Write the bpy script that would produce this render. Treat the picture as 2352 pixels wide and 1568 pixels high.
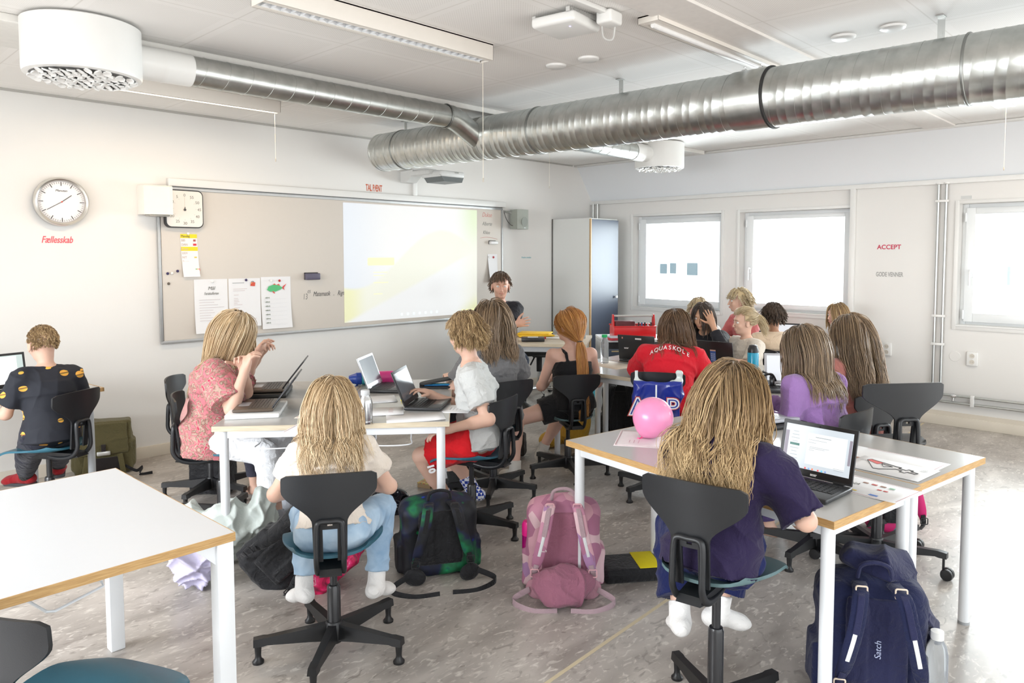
import bpy, bmesh, math, random
import numpy as np
from mathutils import Matrix, Vector
R = math.radians
PI = math.pi
scene = bpy.context.scene
for _o in list(bpy.data.objects): bpy.data.objects.remove(_o)
COL = scene.collection

# ------------------------------------------------------------------ camera
cam_d = bpy.data.cameras.new('camera'); cam = bpy.data.objects.new('camera', cam_d); COL.objects.link(cam)
cam_d.sensor_width = 36.0; cam_d.sensor_fit = 'HORIZONTAL'
cam_d.lens = 1690.51 / 2352 * 36
cam_d.shift_x = -54.0 / 2352; cam_d.shift_y = -98.07 / 2352
cam_d.clip_start = 0.05; cam_d.clip_end = 200
_yaw = math.atan2(0.68573, 0.72785); _pit = -R(3.4168)
fwd = Vector((math.cos(_pit)*math.cos(_yaw), math.cos(_pit)*math.sin(_yaw), math.sin(_pit)))
cam.location = (-7.494, -6.054, 1.57)
cam.rotation_euler = fwd.to_track_quat('-Z', 'Y').to_euler()
scene.camera = cam

# ------------------------------------------------------------------ view, world, lights
scene.view_settings.view_transform = 'Standard'
scene.view_settings.look = 'None'
scene.view_settings.exposure = 0.46
scene.view_settings.gamma = 1.0
scene.view_settings.use_curve_mapping = False
scene.cycles.use_denoising = True
scene.cycles.max_bounces = 6
scene.cycles.diffuse_bounces = 3
scene.cycles.glossy_bounces = 3
scene.cycles.transmission_bounces = 4
scene.cycles.transparent_max_bounces = 6
scene.cycles.use_adaptive_sampling = True
scene.cycles.adaptive_threshold = 0.05
scene.cycles.caustics_reflective = False
scene.cycles.caustics_refractive = False
scene.cycles.sample_clamp_indirect = 6.0
w = bpy.data.worlds.new('sky'); scene.world = w; w.use_nodes = True
nt = w.node_tree; bg = nt.nodes['Background']
tc = nt.nodes.new('ShaderNodeTexCoord'); sp = nt.nodes.new('ShaderNodeSeparateXYZ')
rp = nt.nodes.new('ShaderNodeValToRGB')
rp.color_ramp.elements[0].position = 0.42; rp.color_ramp.elements[0].color = (0.98, 0.94, 0.90, 1)
rp.color_ramp.elements[1].position = 0.60; rp.color_ramp.elements[1].color = (0.88, 0.95, 1.0, 1)
mp = nt.nodes.new('ShaderNodeMapRange'); mp.inputs[1].default_value = -1; mp.inputs[2].default_value = 1
nt.links.new(tc.outputs['Generated'], sp.inputs[0]); nt.links.new(sp.outputs[2], mp.inputs[0])
nt.links.new(mp.outputs[0], rp.inputs[0]); nt.links.new(rp.outputs[0], bg.inputs['Color'])
bg.inputs['Strength'].default_value = 2.6

def area_light(name, loc, rot, sx, sy, power, col=(1, 1, 1), parent=None, spread=180):
    d = bpy.data.lights.new(name, 'AREA'); d.shape = 'RECTANGLE'; d.size = sx; d.size_y = sy
    d.energy = power; d.color = col; d.spread = R(spread)
    o = bpy.data.objects.new(name, d); COL.objects.link(o); o.location = loc; o.rotation_euler = rot
    if parent: o.parent = parent
    return o
# daylight that comes in through each window opening of the window wall
for _n, (_y0, _y1) in enumerate(((-1.79, -0.80), (-3.20, -2.22), (-5.45, -4.40), (-7.0, -5.95))):
    area_light('daylight', (0.42, (_y0+_y1)/2, 1.5), (0, R(90), 0), 0.95, abs(_y1-_y0), 42, (0.90, 0.96, 1.0), spread=150)

area_light('daylight', (-9.85, -2.9, 1.55), (0, R(-58), 0), 1.5, 3.4, 95, (.93, .96, 1.0), spread=110)  # added area light, tilted down to brighten the lower-left floor

# ------------------------------------------------------------------ mesh helpers
class MB:
    """collects pieces of geometry; build with obj()"""
    def __init__(s): s.v = []; s.f = []; s.n = 0; s.m = []; s.att = []
    def add(s, v, f, mi=0, att=None):
        v = np.asarray(v, float).reshape(-1, 3)
        s.v.append(v); s.f += [tuple(int(i)+s.n for i in q) for q in f]; s.m += [mi]*len(f); s.n += len(v)
        if att is not None: s.att.append(np.asarray(att, float))
        return s
    def box(s, c, d, rot=None, bev=0.0, mi=0, seg=2):
        bm = bmesh.new(); bmesh.ops.create_cube(bm, size=1.0)
        for v in bm.verts: v.co = Vector((v.co.x*d[0], v.co.y*d[1], v.co.z*d[2]))
        if bev > 0: bmesh.ops.bevel(bm, geom=bm.edges[:], offset=bev, segments=seg, profile=0.5, affect='EDGES')
        M = Matrix.Identity(3) if rot is None else (rot if isinstance(rot, Matrix) else Matrix.Rotation(rot, 3, 'Z'))
        bm.verts.ensure_lookup_table()
        v = [M @ x.co + Vector(c) for x in bm.verts]; f = [[q.index for q in p.verts] for p in bm.faces]
        bm.free(); return s.add([tuple(x) for x in v], f, mi)
    def loft(s, rings, cap=True, closed=True, mi=0):
        rings = [np.asarray(r, float) for r in rings]; k = len(rings[0]); n = len(rings); f = []
        for i in range(n-1):
            for j in range(k if closed else k-1):
                a = i*k+j; b = i*k+(j+1) % k; f.append((a, b, b+k, a+k))
        if cap: f.append(tuple(range(k-1, -1, -1))); f.append(tuple(range((n-1)*k, n*k)))
        return s.add(np.vstack(rings), f, mi)
    def tube(s, path, r, seg=8, cap=True, mi=0, flat=None, up=None):
        P = np.asarray(path, float); n = len(P); rr = np.full(n, r, float) if np.isscalar(r) else np.asarray(r, float)
        T = np.gradient(P, axis=0); T /= np.linalg.norm(T, axis=1)[:, None] + 1e-12
        u = np.array(up if up is not None else ((0, 0, 1) if abs(T[0][2]) < .9 else (1, 0, 0)), float); rings = []
        for i in range(n):
            u = u - T[i]*np.dot(u, T[i]); u /= np.linalg.norm(u)+1e-12; w_ = np.cross(T[i], u)
            a = np.linspace(0, 2*PI, seg, endpoint=False)
            fu = 1.0 if flat is None else flat
            rings.append(P[i] + rr[i]*(np.cos(a)[:, None]*w_ + fu*np.sin(a)[:, None]*u))
        return s.loft(rings, cap, True, mi)
    def ribbon(s, path, w, t, side, mi=0):
        """strap: rectangular section, width w along side, thickness t"""
        P = np.asarray(path, float); n = len(P); T = np.gradient(P, axis=0); T /= np.linalg.norm(T, axis=1)[:, None]+1e-12
        S_ = np.asarray(side, float); S_ = np.tile(S_, (n, 1)) if S_.ndim == 1 else S_; rings = []
        ww = np.full(n, w, float) if np.isscalar(w) else np.asarray(w, float)
        for i in range(n):
            a = S_[i]-T[i]*np.dot(S_[i], T[i]); a /= np.linalg.norm(a)+1e-12; b = np.cross(T[i], a)
            h = ww[i]/2; q = t/2
            rings.append([P[i]+a*h*.8+b*q, P[i]+a*h, P[i]+a*h*.8-b*q, P[i]-a*h*.8-b*q, P[i]-a*h, P[i]-a*h*.8+b*q])
        return s.loft(rings, True, True, mi)
    def lathe(s, prof, c=(0, 0, 0), seg=24, axis='z', mi=0, M=None):
        rings = []
        for r, z in prof:
            a = np.linspace(0, 2*PI, seg, endpoint=False); r = max(r, 1e-5)
            rings.append(np.c_[r*np.cos(a), r*np.sin(a), np.full(seg, z)])
        rings = np.array(rings)
        if M is not None: rings = rings @ np.array(M, float).T
        elif axis == 'x': rings = rings[..., [2, 0, 1]]
        elif axis == 'y': rings = rings[..., [1, 2, 0]]
        return s.loft(list(rings+np.array(c, float)), True, True, mi)
    def prism(s, poly, t, o=(0, 0, 0), ax=(1, 0, 0), ay=(0, 0, 1), mi=0):
        """poly (2-D, ccw) in plane o + x*ax + y*ay, extruded by t along ax x ay"""
        o = np.array(o, float); ax = np.array(ax, float); ay = np.array(ay, float); nz = np.cross(ax, ay)
        P = np.array([o+p[0]*ax+p[1]*ay for p in poly]); n = len(P); v = np.vstack([P, P+nz*t])
        f = [tuple(range(n-1, -1, -1)), tuple(range(n, 2*n))]+[(i, (i+1) % n, (i+1) % n+n, i+n) for i in range(n)]
        return s.add(v, f, mi)
    def ell(s, c, r, M=None, seg=16, mi=0):
        th = np.linspace(1e-3, PI-1e-3, seg//2+1); prof = [(math.sin(t), -math.cos(t)) for t in th]
        m = MB(); m.lathe(prof, seg=seg); v = m.v[0]*np.array(r, float)
        if M is not None: v = v @ np.array(M, float).T
        return s.add(v+np.array(c, float), m.f, mi)

def _wloc(p):
    l = Vector((0, 0, 0))
    while p is not None: l += p.location; p = p.parent
    return l
def obj(name, mb, mat, parent=None, smooth=True, ang=40, origin=None, attname=None):
    """ONE mesh object; vertices are given in world space, or in its parent's frame when the parent stands at the origin"""
    me = bpy.data.meshes.new(name)
    V = np.vstack(mb.v)
    base = _wloc(parent) if parent is not None else Vector(origin if origin is not None else (0, 0, 0))
    V = V-np.array(base)
    me.from_pydata(V.tolist(), [], mb.f)
    mats = mat if isinstance(mat, (list, tuple)) else [mat]
    for m in mats: me.materials.append(m)
    if len(mats) > 1: me.polygons.foreach_set('material_index', mb.m)
    if mb.att:
        a = me.attributes.new('tint', 'FLOAT', 'POINT'); a.data.foreach_set('value', np.concatenate(mb.att))
    if smooth:
        me.polygons.foreach_set('use_smooth', [True]*len(me.polygons))
        if ang < 180:
            try: me.set_sharp_from_angle(angle=R(ang))
            except Exception: pass
    me.update()
    o = bpy.data.objects.new(name, me); COL.objects.link(o)
    if parent is not None: o.parent = parent
    elif origin is not None: o.location = origin
    return o
def tag(o, label, cat, group=None, kind=None):
    if label: o['label'] = label
    if cat: o['category'] = cat
    if group: o['group'] = group
    if kind: o['kind'] = kind
    return o
def thing(name, label, cat, loc=(0, 0, 0), rz=0, group=None):
    o = bpy.data.objects.new(name, None); COL.objects.link(o); o.empty_display_size = 0.1
    o.location = loc; o.rotation_euler = (0, 0, rz); return tag(o, label, cat, group)
def struct(name, mb, mat, **k):
    o = obj(name, mb, mat, **k)
    if k.get('parent') is None: o['kind'] = 'structure'
    return o
def dup(root, loc, rz, label, group=None, scale=None):
    r = root.copy(); COL.objects.link(r); r.location = loc; r.rotation_euler = (0, 0, rz); r['label'] = label
    if group: r['group'] = group
    if scale: r.scale = scale
    for ch in list(root.children):
        c = ch.copy(); COL.objects.link(c); c.parent = r
        for g in list(ch.children):
            d = g.copy(); COL.objects.link(d); d.parent = c
    return r
def rrect(w_, h_, r, n=5, cx=0, cy=0):
    out = []
    for sx, sy, a0 in ((1, 1, 0), (-1, 1, 90), (-1, -1, 180), (1, -1, 270)):
        for i in range(n+1):
            a = R(a0+90*i/n); out.append((cx+sx*(w_/2-r)+r*math.cos(a), cy+sy*(h_/2-r)+r*math.sin(a)))
    return out
def smoothpath(pts, n=24):
    P = np.array(pts, float); m = len(P); t = np.linspace(0, m-1, n); out = []
    for x in t:
        i = min(int(x), m-2); u = x-i; p0 = P[max(i-1, 0)]; p1 = P[i]; p2 = P[i+1]; p3 = P[min(i+2, m-1)]
        out.append(.5*((2*p1)+(-p0+p2)*u+(2*p0-5*p1+4*p2-p3)*u*u+(-p0+3*p1-3*p2+p3)*u**3))
    return np.array(out)

# ------------------------------------------------------------------ materials
def _new(name):
    m = bpy.data.materials.new(name); m.use_nodes = True; n = m.node_tree; return m, n, n.nodes['Principled BSDF']
def _c(c): return (c[0], c[1], c[2], 1.0)
def srgb(r, g, b): return tuple(((x/255+.055)/1.055)**2.4 if x/255 > .04045 else x/255/12.92 for x in (r, g, b))
def mat(name, col, rough=.5, metal=0., var=.06, scale=30., bump=0., bscale=80., spec=.5, trans=0., coat=0., emis=None, estr=0., sheen=0., alpha=None, aniso=0., coord='Object'):
    m, n, b = _new(name); L = n.links.new
    t = n.nodes.new('ShaderNodeTexCoord'); no = n.nodes.new('ShaderNodeTexNoise'); no.inputs['Scale'].default_value = scale
    no.inputs['Detail'].default_value = 3; L(t.outputs[coord], no.inputs['Vector'])
    mx = n.nodes.new('ShaderNodeMix'); mx.data_type = 'RGBA'
    mx.inputs['A'].default_value = _c([max(0, x*(1-var)) for x in col]); mx.inputs['B'].default_value = _c([min(1, x*(1+var)) for x in col])
    L(no.outputs['Fac'], mx.inputs['Factor']); L(mx.outputs['Result'], b.inputs['Base Color'])
    b.inputs['Roughness'].default_value = rough; b.inputs['Metallic'].default_value = metal
    b.inputs['Specular IOR Level'].default_value = spec; b.inputs['Transmission Weight'].default_value = trans
    b.inputs['Coat Weight'].default_value = coat; b.inputs['Sheen Weight'].default_value = sheen
    if emis: b.inputs['Emission Color'].default_value = _c(emis); b.inputs['Emission Strength'].default_value = estr
    if alpha is not None: b.inputs['Alpha'].default_value = alpha
    if bump > 0:
        nb = n.nodes.new('ShaderNodeTexNoise'); nb.inputs['Scale'].default_value = bscale; nb.inputs['Detail'].default_value = 4
        L(t.outputs[coord], nb.inputs['Vector']); bu = n.nodes.new('ShaderNodeBump'); bu.inputs['Strength'].default_value = bump
        bu.inputs['Distance'].default_value = .01; L(nb.outputs['Fac'], bu.inputs['Height']); L(bu.outputs[0], b.inputs['Normal'])
    return m
def ramp_mat(name, stops, tex='noise', scale=10., rough=.6, detail=4, dist=0., vec=None, bump=0., coord='Object', const=False, sheen=0., spec=.5, metal=0.):
    """colours picked by a noise / voronoi / wave pattern of the thing itself"""
    m, n, b = _new(name); L = n.links.new
    t = n.nodes.new('ShaderNodeTexCoord'); mpg = n.nodes.new('ShaderNodeMapping'); L(t.outputs[coord], mpg.inputs[0])
    if vec: mpg.inputs['Scale'].default_value = vec
    if tex == 'noise': x = n.nodes.new('ShaderNodeTexNoise'); x.inputs['Detail'].default_value = detail; x.inputs['Distortion'].default_value = dist; out = 'Fac'
    elif tex == 'voronoi': x = n.nodes.new('ShaderNodeTexVoronoi'); out = 'Color'
    else: x = n.nodes.new('ShaderNodeTexWave'); x.inputs['Distortion'].default_value = dist; x.inputs['Detail'].default_value = detail; out = 'Fac'
    x.inputs['Scale'].default_value = scale; L(mpg.outputs[0], x.inputs['Vector'])
    rr = n.nodes.new('ShaderNodeValToRGB'); el = rr.color_ramp.elements
    if const: rr.color_ramp.interpolation = 'CONSTANT'
    while len(el) > 1: el.remove(el[-1])
    el[0].position = stops[0][0]; el[0].color = _c(stops[0][1])
    for p, c in stops[1:]: e = el.new(p); e.color = _c(c)
    src = x.outputs[out]
    if tex == 'voronoi':
        s_ = n.nodes.new('ShaderNodeSeparateColor'); L(src, s_.inputs[0]); src = s_.outputs[0]
    L(src, rr.inputs[0]); L(rr.outputs[0], b.inputs['Base Color'])
    b.inputs['Roughness'].default_value = rough; b.inputs['Sheen Weight'].default_value = sheen; b.inputs['Specular IOR Level'].default_value = spec; b.inputs['Metallic'].default_value = metal
    if bump > 0:
        nb = n.nodes.new('ShaderNodeTexNoise'); nb.inputs['Scale'].default_value = 25; L(t.outputs[coord], nb.inputs['Vector'])
        bu = n.nodes.new('ShaderNodeBump'); bu.inputs['Strength'].default_value = bump; bu.inputs['Distance'].default_value = .01
        L(nb.outputs['Fac'], bu.inputs['Height']); L(bu.outputs[0], b.inputs['Normal'])
    return m

def text(s, size, loc, ax, ay, material, name, parent=None, shear=0., bold=0., squeeze=1., depth=.001, align='LEFT', space=1.0, label=None, cat=None, group=None):
    """flat lettering in the plane (ax, ay) at loc"""
    cu = bpy.data.curves.new('t', 'FONT'); cu.body = s; cu.size = size; cu.shear = shear; cu.offset = bold; cu.extrude = depth/2
    cu.align_x = align; cu.resolution_u = 4; cu.space_character = space
    t = bpy.data.objects.new('t', cu); COL.objects.link(t)
    dg = bpy.context.evaluated_depsgraph_get(); me = bpy.data.meshes.new_from_object(t.evaluated_get(dg))
    bpy.data.objects.remove(t); V = np.zeros(len(me.vertices)*3); me.vertices.foreach_get('co', V); V = V.reshape(-1, 3)
    F = [tuple(p.vertices) for p in me.polygons]; bpy.data.meshes.remove(me)
    ax = np.array(ax, float); ay = np.array(ay, float); nz = np.cross(ax, ay)
    W_ = np.array(loc, float)+V[:, :1]*ax*squeeze+V[:, 1:2]*ay+V[:, 2:3]*nz
    mb = MB(); mb.add(W_, F)
    o = obj(name, mb, material, parent, smooth=False, origin=None if parent else tuple(loc))
    if label: tag(o, label, cat, group)
    return o
# ------------------------------------------------------------------ room shell
WHITE = mat('wall_paint', (.80, .79, .765), .55, var=.015, scale=3, bump=.04, bscale=160)
WHITE2 = mat('panel_paint', (.86, .89, .92), .5, var=.01, scale=2)
TRIMW = mat('white_trim', (.80, .80, .78), .4, var=.01)
SKIRT = mat('skirting_paint', (.72, .66, .56), .45, var=.05, scale=8)
PVC = mat('window_pvc', (.84, .87, .88), .3, var=.01)
def glass_mat():
    m, n, b = _new('pane_glass'); L = n.links.new; tr = n.nodes.new('ShaderNodeBsdfTransparent'); tr.inputs[0].default_value = (.97, .985, .98, 1); gl = n.nodes.new('ShaderNodeBsdfGlossy'); gl.inputs['Roughness'].default_value = .02
    fr = n.nodes.new('ShaderNodeFresnel'); fr.inputs[0].default_value = 1.35; mx = n.nodes.new('ShaderNodeMixShader'); L(fr.outputs[0], mx.inputs[0]); L(tr.outputs[0], mx.inputs[1]); L(gl.outputs[0], mx.inputs[2]); L(mx.outputs[0], n.nodes['Material Output'].inputs['Surface']); n.nodes.remove(b); return m
GLASS = glass_mat()

def floor_mat():
    m, n, b = _new('linoleum'); L = n.links.new; N = n.nodes.new
    t = N('ShaderNodeTexCoord'); mp_ = N('ShaderNodeMapping'); mp_.inputs['Scale'].default_value = (1, 2.0, 1); mp_.inputs['Rotation'].default_value = (0, 0, R(-35)); L(t.outputs['Object'], mp_.inputs[0])
    a = N('ShaderNodeTexNoise'); a.inputs['Scale'].default_value = 2.2; a.inputs['Detail'].default_value = 6; a.inputs['Distortion'].default_value = .6; L(mp_.outputs[0], a.inputs['Vector'])
    r1 = N('ShaderNodeValToRGB'); e = r1.color_ramp.elements
    e[0].position = .3; e[0].color = _c((.27, .24, .215)); e[1].position = .72; e[1].color = _c((.58, .535, .49)); L(a.outputs['Fac'], r1.inputs[0])
    c = N('ShaderNodeTexNoise'); c.inputs['Scale'].default_value = 17; c.inputs['Detail'].default_value = 7; c.inputs['Distortion'].default_value = 1.2; L(mp_.outputs[0], c.inputs['Vector'])
    r2 = N('ShaderNodeValToRGB'); e = r2.color_ramp.elements; e[0].position = .55; e[0].color = (0, 0, 0, 1); e[1].position = .70; e[1].color = (.7, .7, .7, 1); L(c.outputs['Fac'], r2.inputs[0])
    mx = N('ShaderNodeMix'); mx.data_type = 'RGBA'; L(r2.outputs[0], mx.inputs['Factor']); L(r1.outputs[0], mx.inputs['A']); mx.inputs['B'].default_value = _c((.74, .70, .64))
    d = N('ShaderNodeTexNoise'); d.inputs['Scale'].default_value = 11; d.inputs['Detail'].default_value = 6; d.inputs['Distortion'].default_value = 1.5; L(mp_.outputs[0], d.inputs['Vector'])
    r3 = N('ShaderNodeValToRGB'); e = r3.color_ramp.elements; e[0].position = .30; e[0].color = (.6, .6, .6, 1); e[1].position = .42; e[1].color = (0, 0, 0, 1); L(d.outputs['Fac'], r3.inputs[0])
    m2 = N('ShaderNodeMix'); m2.data_type = 'RGBA'; L(r3.outputs[0], m2.inputs['Factor']); L(mx.outputs['Result'], m2.inputs['A']); m2.inputs['B'].default_value = _c((.19, .165, .145))
    L(m2.outputs['Result'], b.inputs['Base Color'])
    b.inputs['Roughness'].default_value = .30; b.inputs['Specular IOR Level'].default_value = .62
    rr = N('ShaderNodeMapRange'); rr.inputs[3].default_value = .26; rr.inputs[4].default_value = .42; L(c.outputs['Fac'], rr.inputs[0]); L(rr.outputs[0], b.inputs['Roughness'])
    return m
LINO = floor_mat()

def ceil_mat():
    m, n, b = _new('ceiling_tiles'); L = n.links.new; N = n.nodes.new
    t = N('ShaderNodeTexCoord'); s_ = N('ShaderNodeSeparateXYZ'); L(t.outputs['Object'], s_.inputs[0])
    def math_(op, a, bb=None, c=None):
        q = N('ShaderNodeMath'); q.operation = op
        for i, x in enumerate((a, bb, c)):
            if x is None: continue
            if isinstance(x, (int, float)): q.inputs[i].default_value = x
            else: L(x, q.inputs[i])
        return q.outputs[0]
    def edge(ax, off, pitch, wd):
        f = math_('FRACT', math_('DIVIDE', math_('SUBTRACT', ax, off), pitch)); f = math_('ABSOLUTE', math_('SUBTRACT', f, .5)); return math_('GREATER_THAN', f, .5-wd)
    x, y = s_.outputs[0], s_.outputs[1]
    gap = math_('MAXIMUM', edge(x, -4.11, .585, .006), edge(y, -2.57, .60, .006))
    brd = math_('MAXIMUM', edge(x, -4.11, .585, .075), edge(y, -2.57, .60, .075))
    v = N('ShaderNodeMath'); v.operation = 'SINE'; L(math_('MULTIPLY', x, 420), v.inputs[0]); v2 = N('ShaderNodeMath'); v2.operation = 'SINE'; L(math_('MULTIPLY', y, 420), v2.inputs[0])
    dots = math_('GREATER_THAN', math_('MULTIPLY', v.outputs[0], v2.outputs[0]), .35)
    dots = math_('MULTIPLY', dots, math_('SUBTRACT', 1.0, brd))
    m1 = N('ShaderNodeMix'); m1.data_type = 'RGBA'; m1.inputs['A'].default_value = _c((.90, .885, .86)); m1.inputs['B'].default_value = _c((.66, .645, .61)); L(math_('MULTIPLY', dots, .45), m1.inputs['Factor'])
    m2 = N('ShaderNodeMix'); m2.data_type = 'RGBA'; L(m1.outputs['Result'], m2.inputs['A']); m2.inputs['B'].default_value = _c((.70, .68, .64)); L(math_('MULTIPLY', gap, .6), m2.inputs['Factor'])
    L(m2.outputs['Result'], b.inputs['Base Color']); b.inputs['Roughness'].default_value = .7
    return m
CEIL = ceil_mat()
H = 2.69
m = MB(); m.box((-4.6, -3.9, -.05), (11.0, 9.2, .1)); struct('floor', m, LINO, smooth=False)
m = MB(); m.box((-4.6, -3.9, H+.05), (11.0, 9.2, .1)); struct('ceiling', m, CEIL, smooth=False)
m = MB(); m.box((-4.9, .05, H/2), (10.2, .1, H)); struct('wall_back', m, WHITE, smooth=False)
# window wall: piers, sills, lintels round four openings
WIN = [(-1.87, -.66, .92, 2.04), (-3.31, -2.10, .95, 2.035), (-5.56, -4.26, .925, 2.03), (-7.10, -5.82, .925, 2.03)]
m = MB(); T_ = .16
ys = [.2]+[v for w_ in WIN for v in (w_[1], w_[0])]+[-8.4]
for i in range(0, len(ys), 2): m.box((T_/2, (ys[i]+ys[i+1])/2, 1.25), (T_, abs(ys[i]-ys[i+1]), 2.5))
for y0, y1, z0, z1 in WIN:
    m.box((T_/2, (y0+y1)/2, z0/2), (T_, y1-y0, z0)); m.box((T_/2, (y0+y1)/2, (z1+2.5)/2), (T_, y1-y0, 2.5-z1))
struct('wall_right', m, WHITE, smooth=False)
GL = [(-1.80, -.79, 1.03, 1.95), (-3.205, -2.215, 1.038, 1.955), (-5.45, -4.37, 1.04, 1.935), (-7.0, -5.93, 1.04, 1.935)]
for i, ((y0, y1, z0, z1), (g0, g1, h0, h1)) in enumerate(zip(WIN, GL)):
    m = MB(); x0 = .09
    def ring(m, a, b_, c, d, e, f, g, h, x, dx):
        m.box((x, (a+e)/2, (c+d)/2), (dx, abs(e-a), d-c), bev=.004); m.box((x, (b_+f)/2, (c+d)/2), (dx, abs(b_-f), d-c), bev=.004)
        m.box((x, (e+f)/2, (c+g)/2), (dx, f-e, g-c), bev=.004); m.box((x, (e+f)/2, (d+h)/2), (dx, f-e, d-h), bev=.004)
    ring(m, y0, y1, z0, z1, y0+.05, y1-.05, z0+.05, z1-.05, x0+.045, .05)
    wn = struct('window_%d' % (i+1), m, PVC)
    m = MB(); ring(m, y0+.035, y1-.035, z0+.035, z1-.035, g0, g1, h0, h1, x0+.02, .045); obj('sash', m, PVC, wn)
    m = MB(); m.box((x0+.025, (g0+g1)/2, (h0+h1)/2), (.006, g1-g0, h1-h0)); obj('pane', m, GLASS, wn, smooth=False)
    m = MB(); k = .012   # thin casing lip and sill board round the reveal
    for a, b_, c, d in ((y0-.035, y0, z0-.035, z1+.03), (y1, y1+.035, z0-.035, z1+.03), (y0, y1, z1, z1+.03), (y0, y1, z0-.035, z0)): m.box((-k/2, (a+b_)/2, (c+d)/2), (k, b_-a, d-c), bev=.002)
    m.box((.03, (y0+y1)/2, z0+.006), (.10, y1-y0, .012))
    obj('casing', m, TRIMW, wn)
    if i > 0:
        m = MB(); hy = y1-.085; m.box((x0-.008, hy, 1.40), (.014, .028, .075), bev=.004); m.tube([(x0-.012, hy, 1.42), (x0-.05, hy, 1.42), (x0-.055, hy, 1.40), (x0-.055, hy, 1.29)], .009, 8); obj('handle', m, PVC, wn)
    m = MB()
    for z in (z0+.10, z1-.12): m.tube([(x0-.008, y1-.033, z-.04), (x0-.008, y1-.033, z+.04)], .008, 8)
    obj('hinge', m, PVC, wn)
# unseen left wall; its window is added to carry the left daylight
m = MB(); m.box((-9.95, -.45, H/2), (.1, .9, H)); m.box((-9.95, -6.4, H/2), (.1, 3.6, H)); m.box((-9.95, -2.75, .35), (.1, 3.7, .7)); m.box((-9.95, -2.75, 2.5), (.1, 3.7, .38)); struct('wall_left', m, WHITE, smooth=False)
m = MB()
for y in (-.93, -2.75, -4.57): m.box((-9.95, y, 1.5), (.07, .07, 1.62))
for z in (.73, 2.28): m.box((-9.95, -2.75, z), (.07, 3.7, .07))
struct('window_5', m, PVC)
# sloped panel between ceiling and window wall
m = MB(); m.prism([(-.31, H), (.02, 2.22), (.02, H)], 8.6, (0, .1, 0), (1, 0, 0), (0, 0, 1))
v = m.v[0]; v[:] = v*1.0
struct('wall_slope', m, WHITE2, smooth=False)
m = MB()
for y in (-1.22, -2.476, -3.749, -5.0): m.box((-.145, y, 2.47), (.004, .03, .57), rot=Matrix.Rotation(R(-35.1), 3, 'Y'))
struct('trim_1', m, mat('panel_seam', (.70, .72, .75), .5), smooth=False)
m = MB(); m.box((-.012, -4.1, 2.235), (.05, 8.4, .045), bev=.004); m.box((-.31, -4.1, H-.012), (.10, 8.4, .02), bev=.003); struct('trim_2', m, TRIMW)
m = MB(); m.box((-5.15, -.008, .045), (9.7, .016, .09), bev=.003); struct('baseboard_back', m, SKIRT)
m = MB(); m.box((-.008, -4.2, .045), (.016, 8.4, .09), bev=.003); m.box((-.004, -4.2, .11), (.008, 8.4, .04)); struct('baseboard_right', m, SKIRT)
m = MB(); m.box((-5.2, -.006, H-.008), (9.6, .012, .016)); struct('trim_3', m, mat('grey_joint', (.45, .44, .41), .6), smooth=False)  # grey strip along the top of the back wall
m = MB(); m.box((-.02, -3.325, 1.14), (.04, .05, 2.16), bev=.003); struct('trim_4', m, TRIMW)   # square post right of the second window
m = MB(); m.box((-4.9, -1.62, H-.02), (9.0, .52, .04), bev=.006); struct('trim_5', m, mat('ceiling_band', (.80, .79, .755), .6), smooth=False)
m = MB(); m.box((-3.2, -4.17, H-.008), (6.2, .24, .016), bev=.003); struct('trim_6', m, mat('ceiling_plate', (.80, .77, .735), .6), smooth=False)
# welded seams of the floor covering
def seam(a, b_, wd): 
    m = MB(); A = np.array(a); B = np.array(b_); d = (B-A)/np.linalg.norm(B-A); n_ = np.array([-d[1], d[0]])*wd/2
    m.prism([tuple(A-n_), tuple(B-n_), tuple(B+n_), tuple(A+n_)], .0012, (0, 0, 0), (1, 0, 0), (0, 1, 0)); return m
struct('floor_seam', seam((-6.6, -4.34), (-.05, -4.03), .016), mat('seam_tape', (.62, .53, .36), .5), smooth=False)
struct('floor_joint', seam((-4.6, -5.95), (-1.4, -6.05), .005), mat('floor_joint', (.12, .10, .09), .6), smooth=False)

# what stands outside the windows
m = MB(); m.box((20, -4, -.35), (39, 60, .1)); struct('exterior_ground', m, mat('pale_paving', (.75, .75, .74), .8), smooth=False)
PALE = mat('pale_render', (.9, .9, .9), .8, var=.01)
DGL = mat('dark_window_glass', (.10, .14, .16), .2)
b0 = thing('building', 'long pale rendered building seen faintly through the windows', 'building', (18, 4, -.3))
m = MB(); m.box((18.0, 4.0, 3.4), (4, 44, 7.4)); obj('wall', m, PALE, b0, smooth=False)
BGL = mat('bluish_glass', (.30, .40, .50), .2)
for (y0, y1, z0, z1), mt in (((9.58, 9.31, .87, 1.23), DGL), ((9.14, 8.91, .88, 1.26), DGL), ((8.41, 8.0, .83, 1.27), DGL), ((-1.05, -1.42, .89, 1.39), BGL), ((-1.65, -2.01, .75, 1.25), BGL)):
    q = MB(); q.box((15.98, (y0+y1)/2, (z0+z1)/2), (.06, y0-y1, z1-z0)); obj('window', q, mt, b0, smooth=False)

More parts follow.
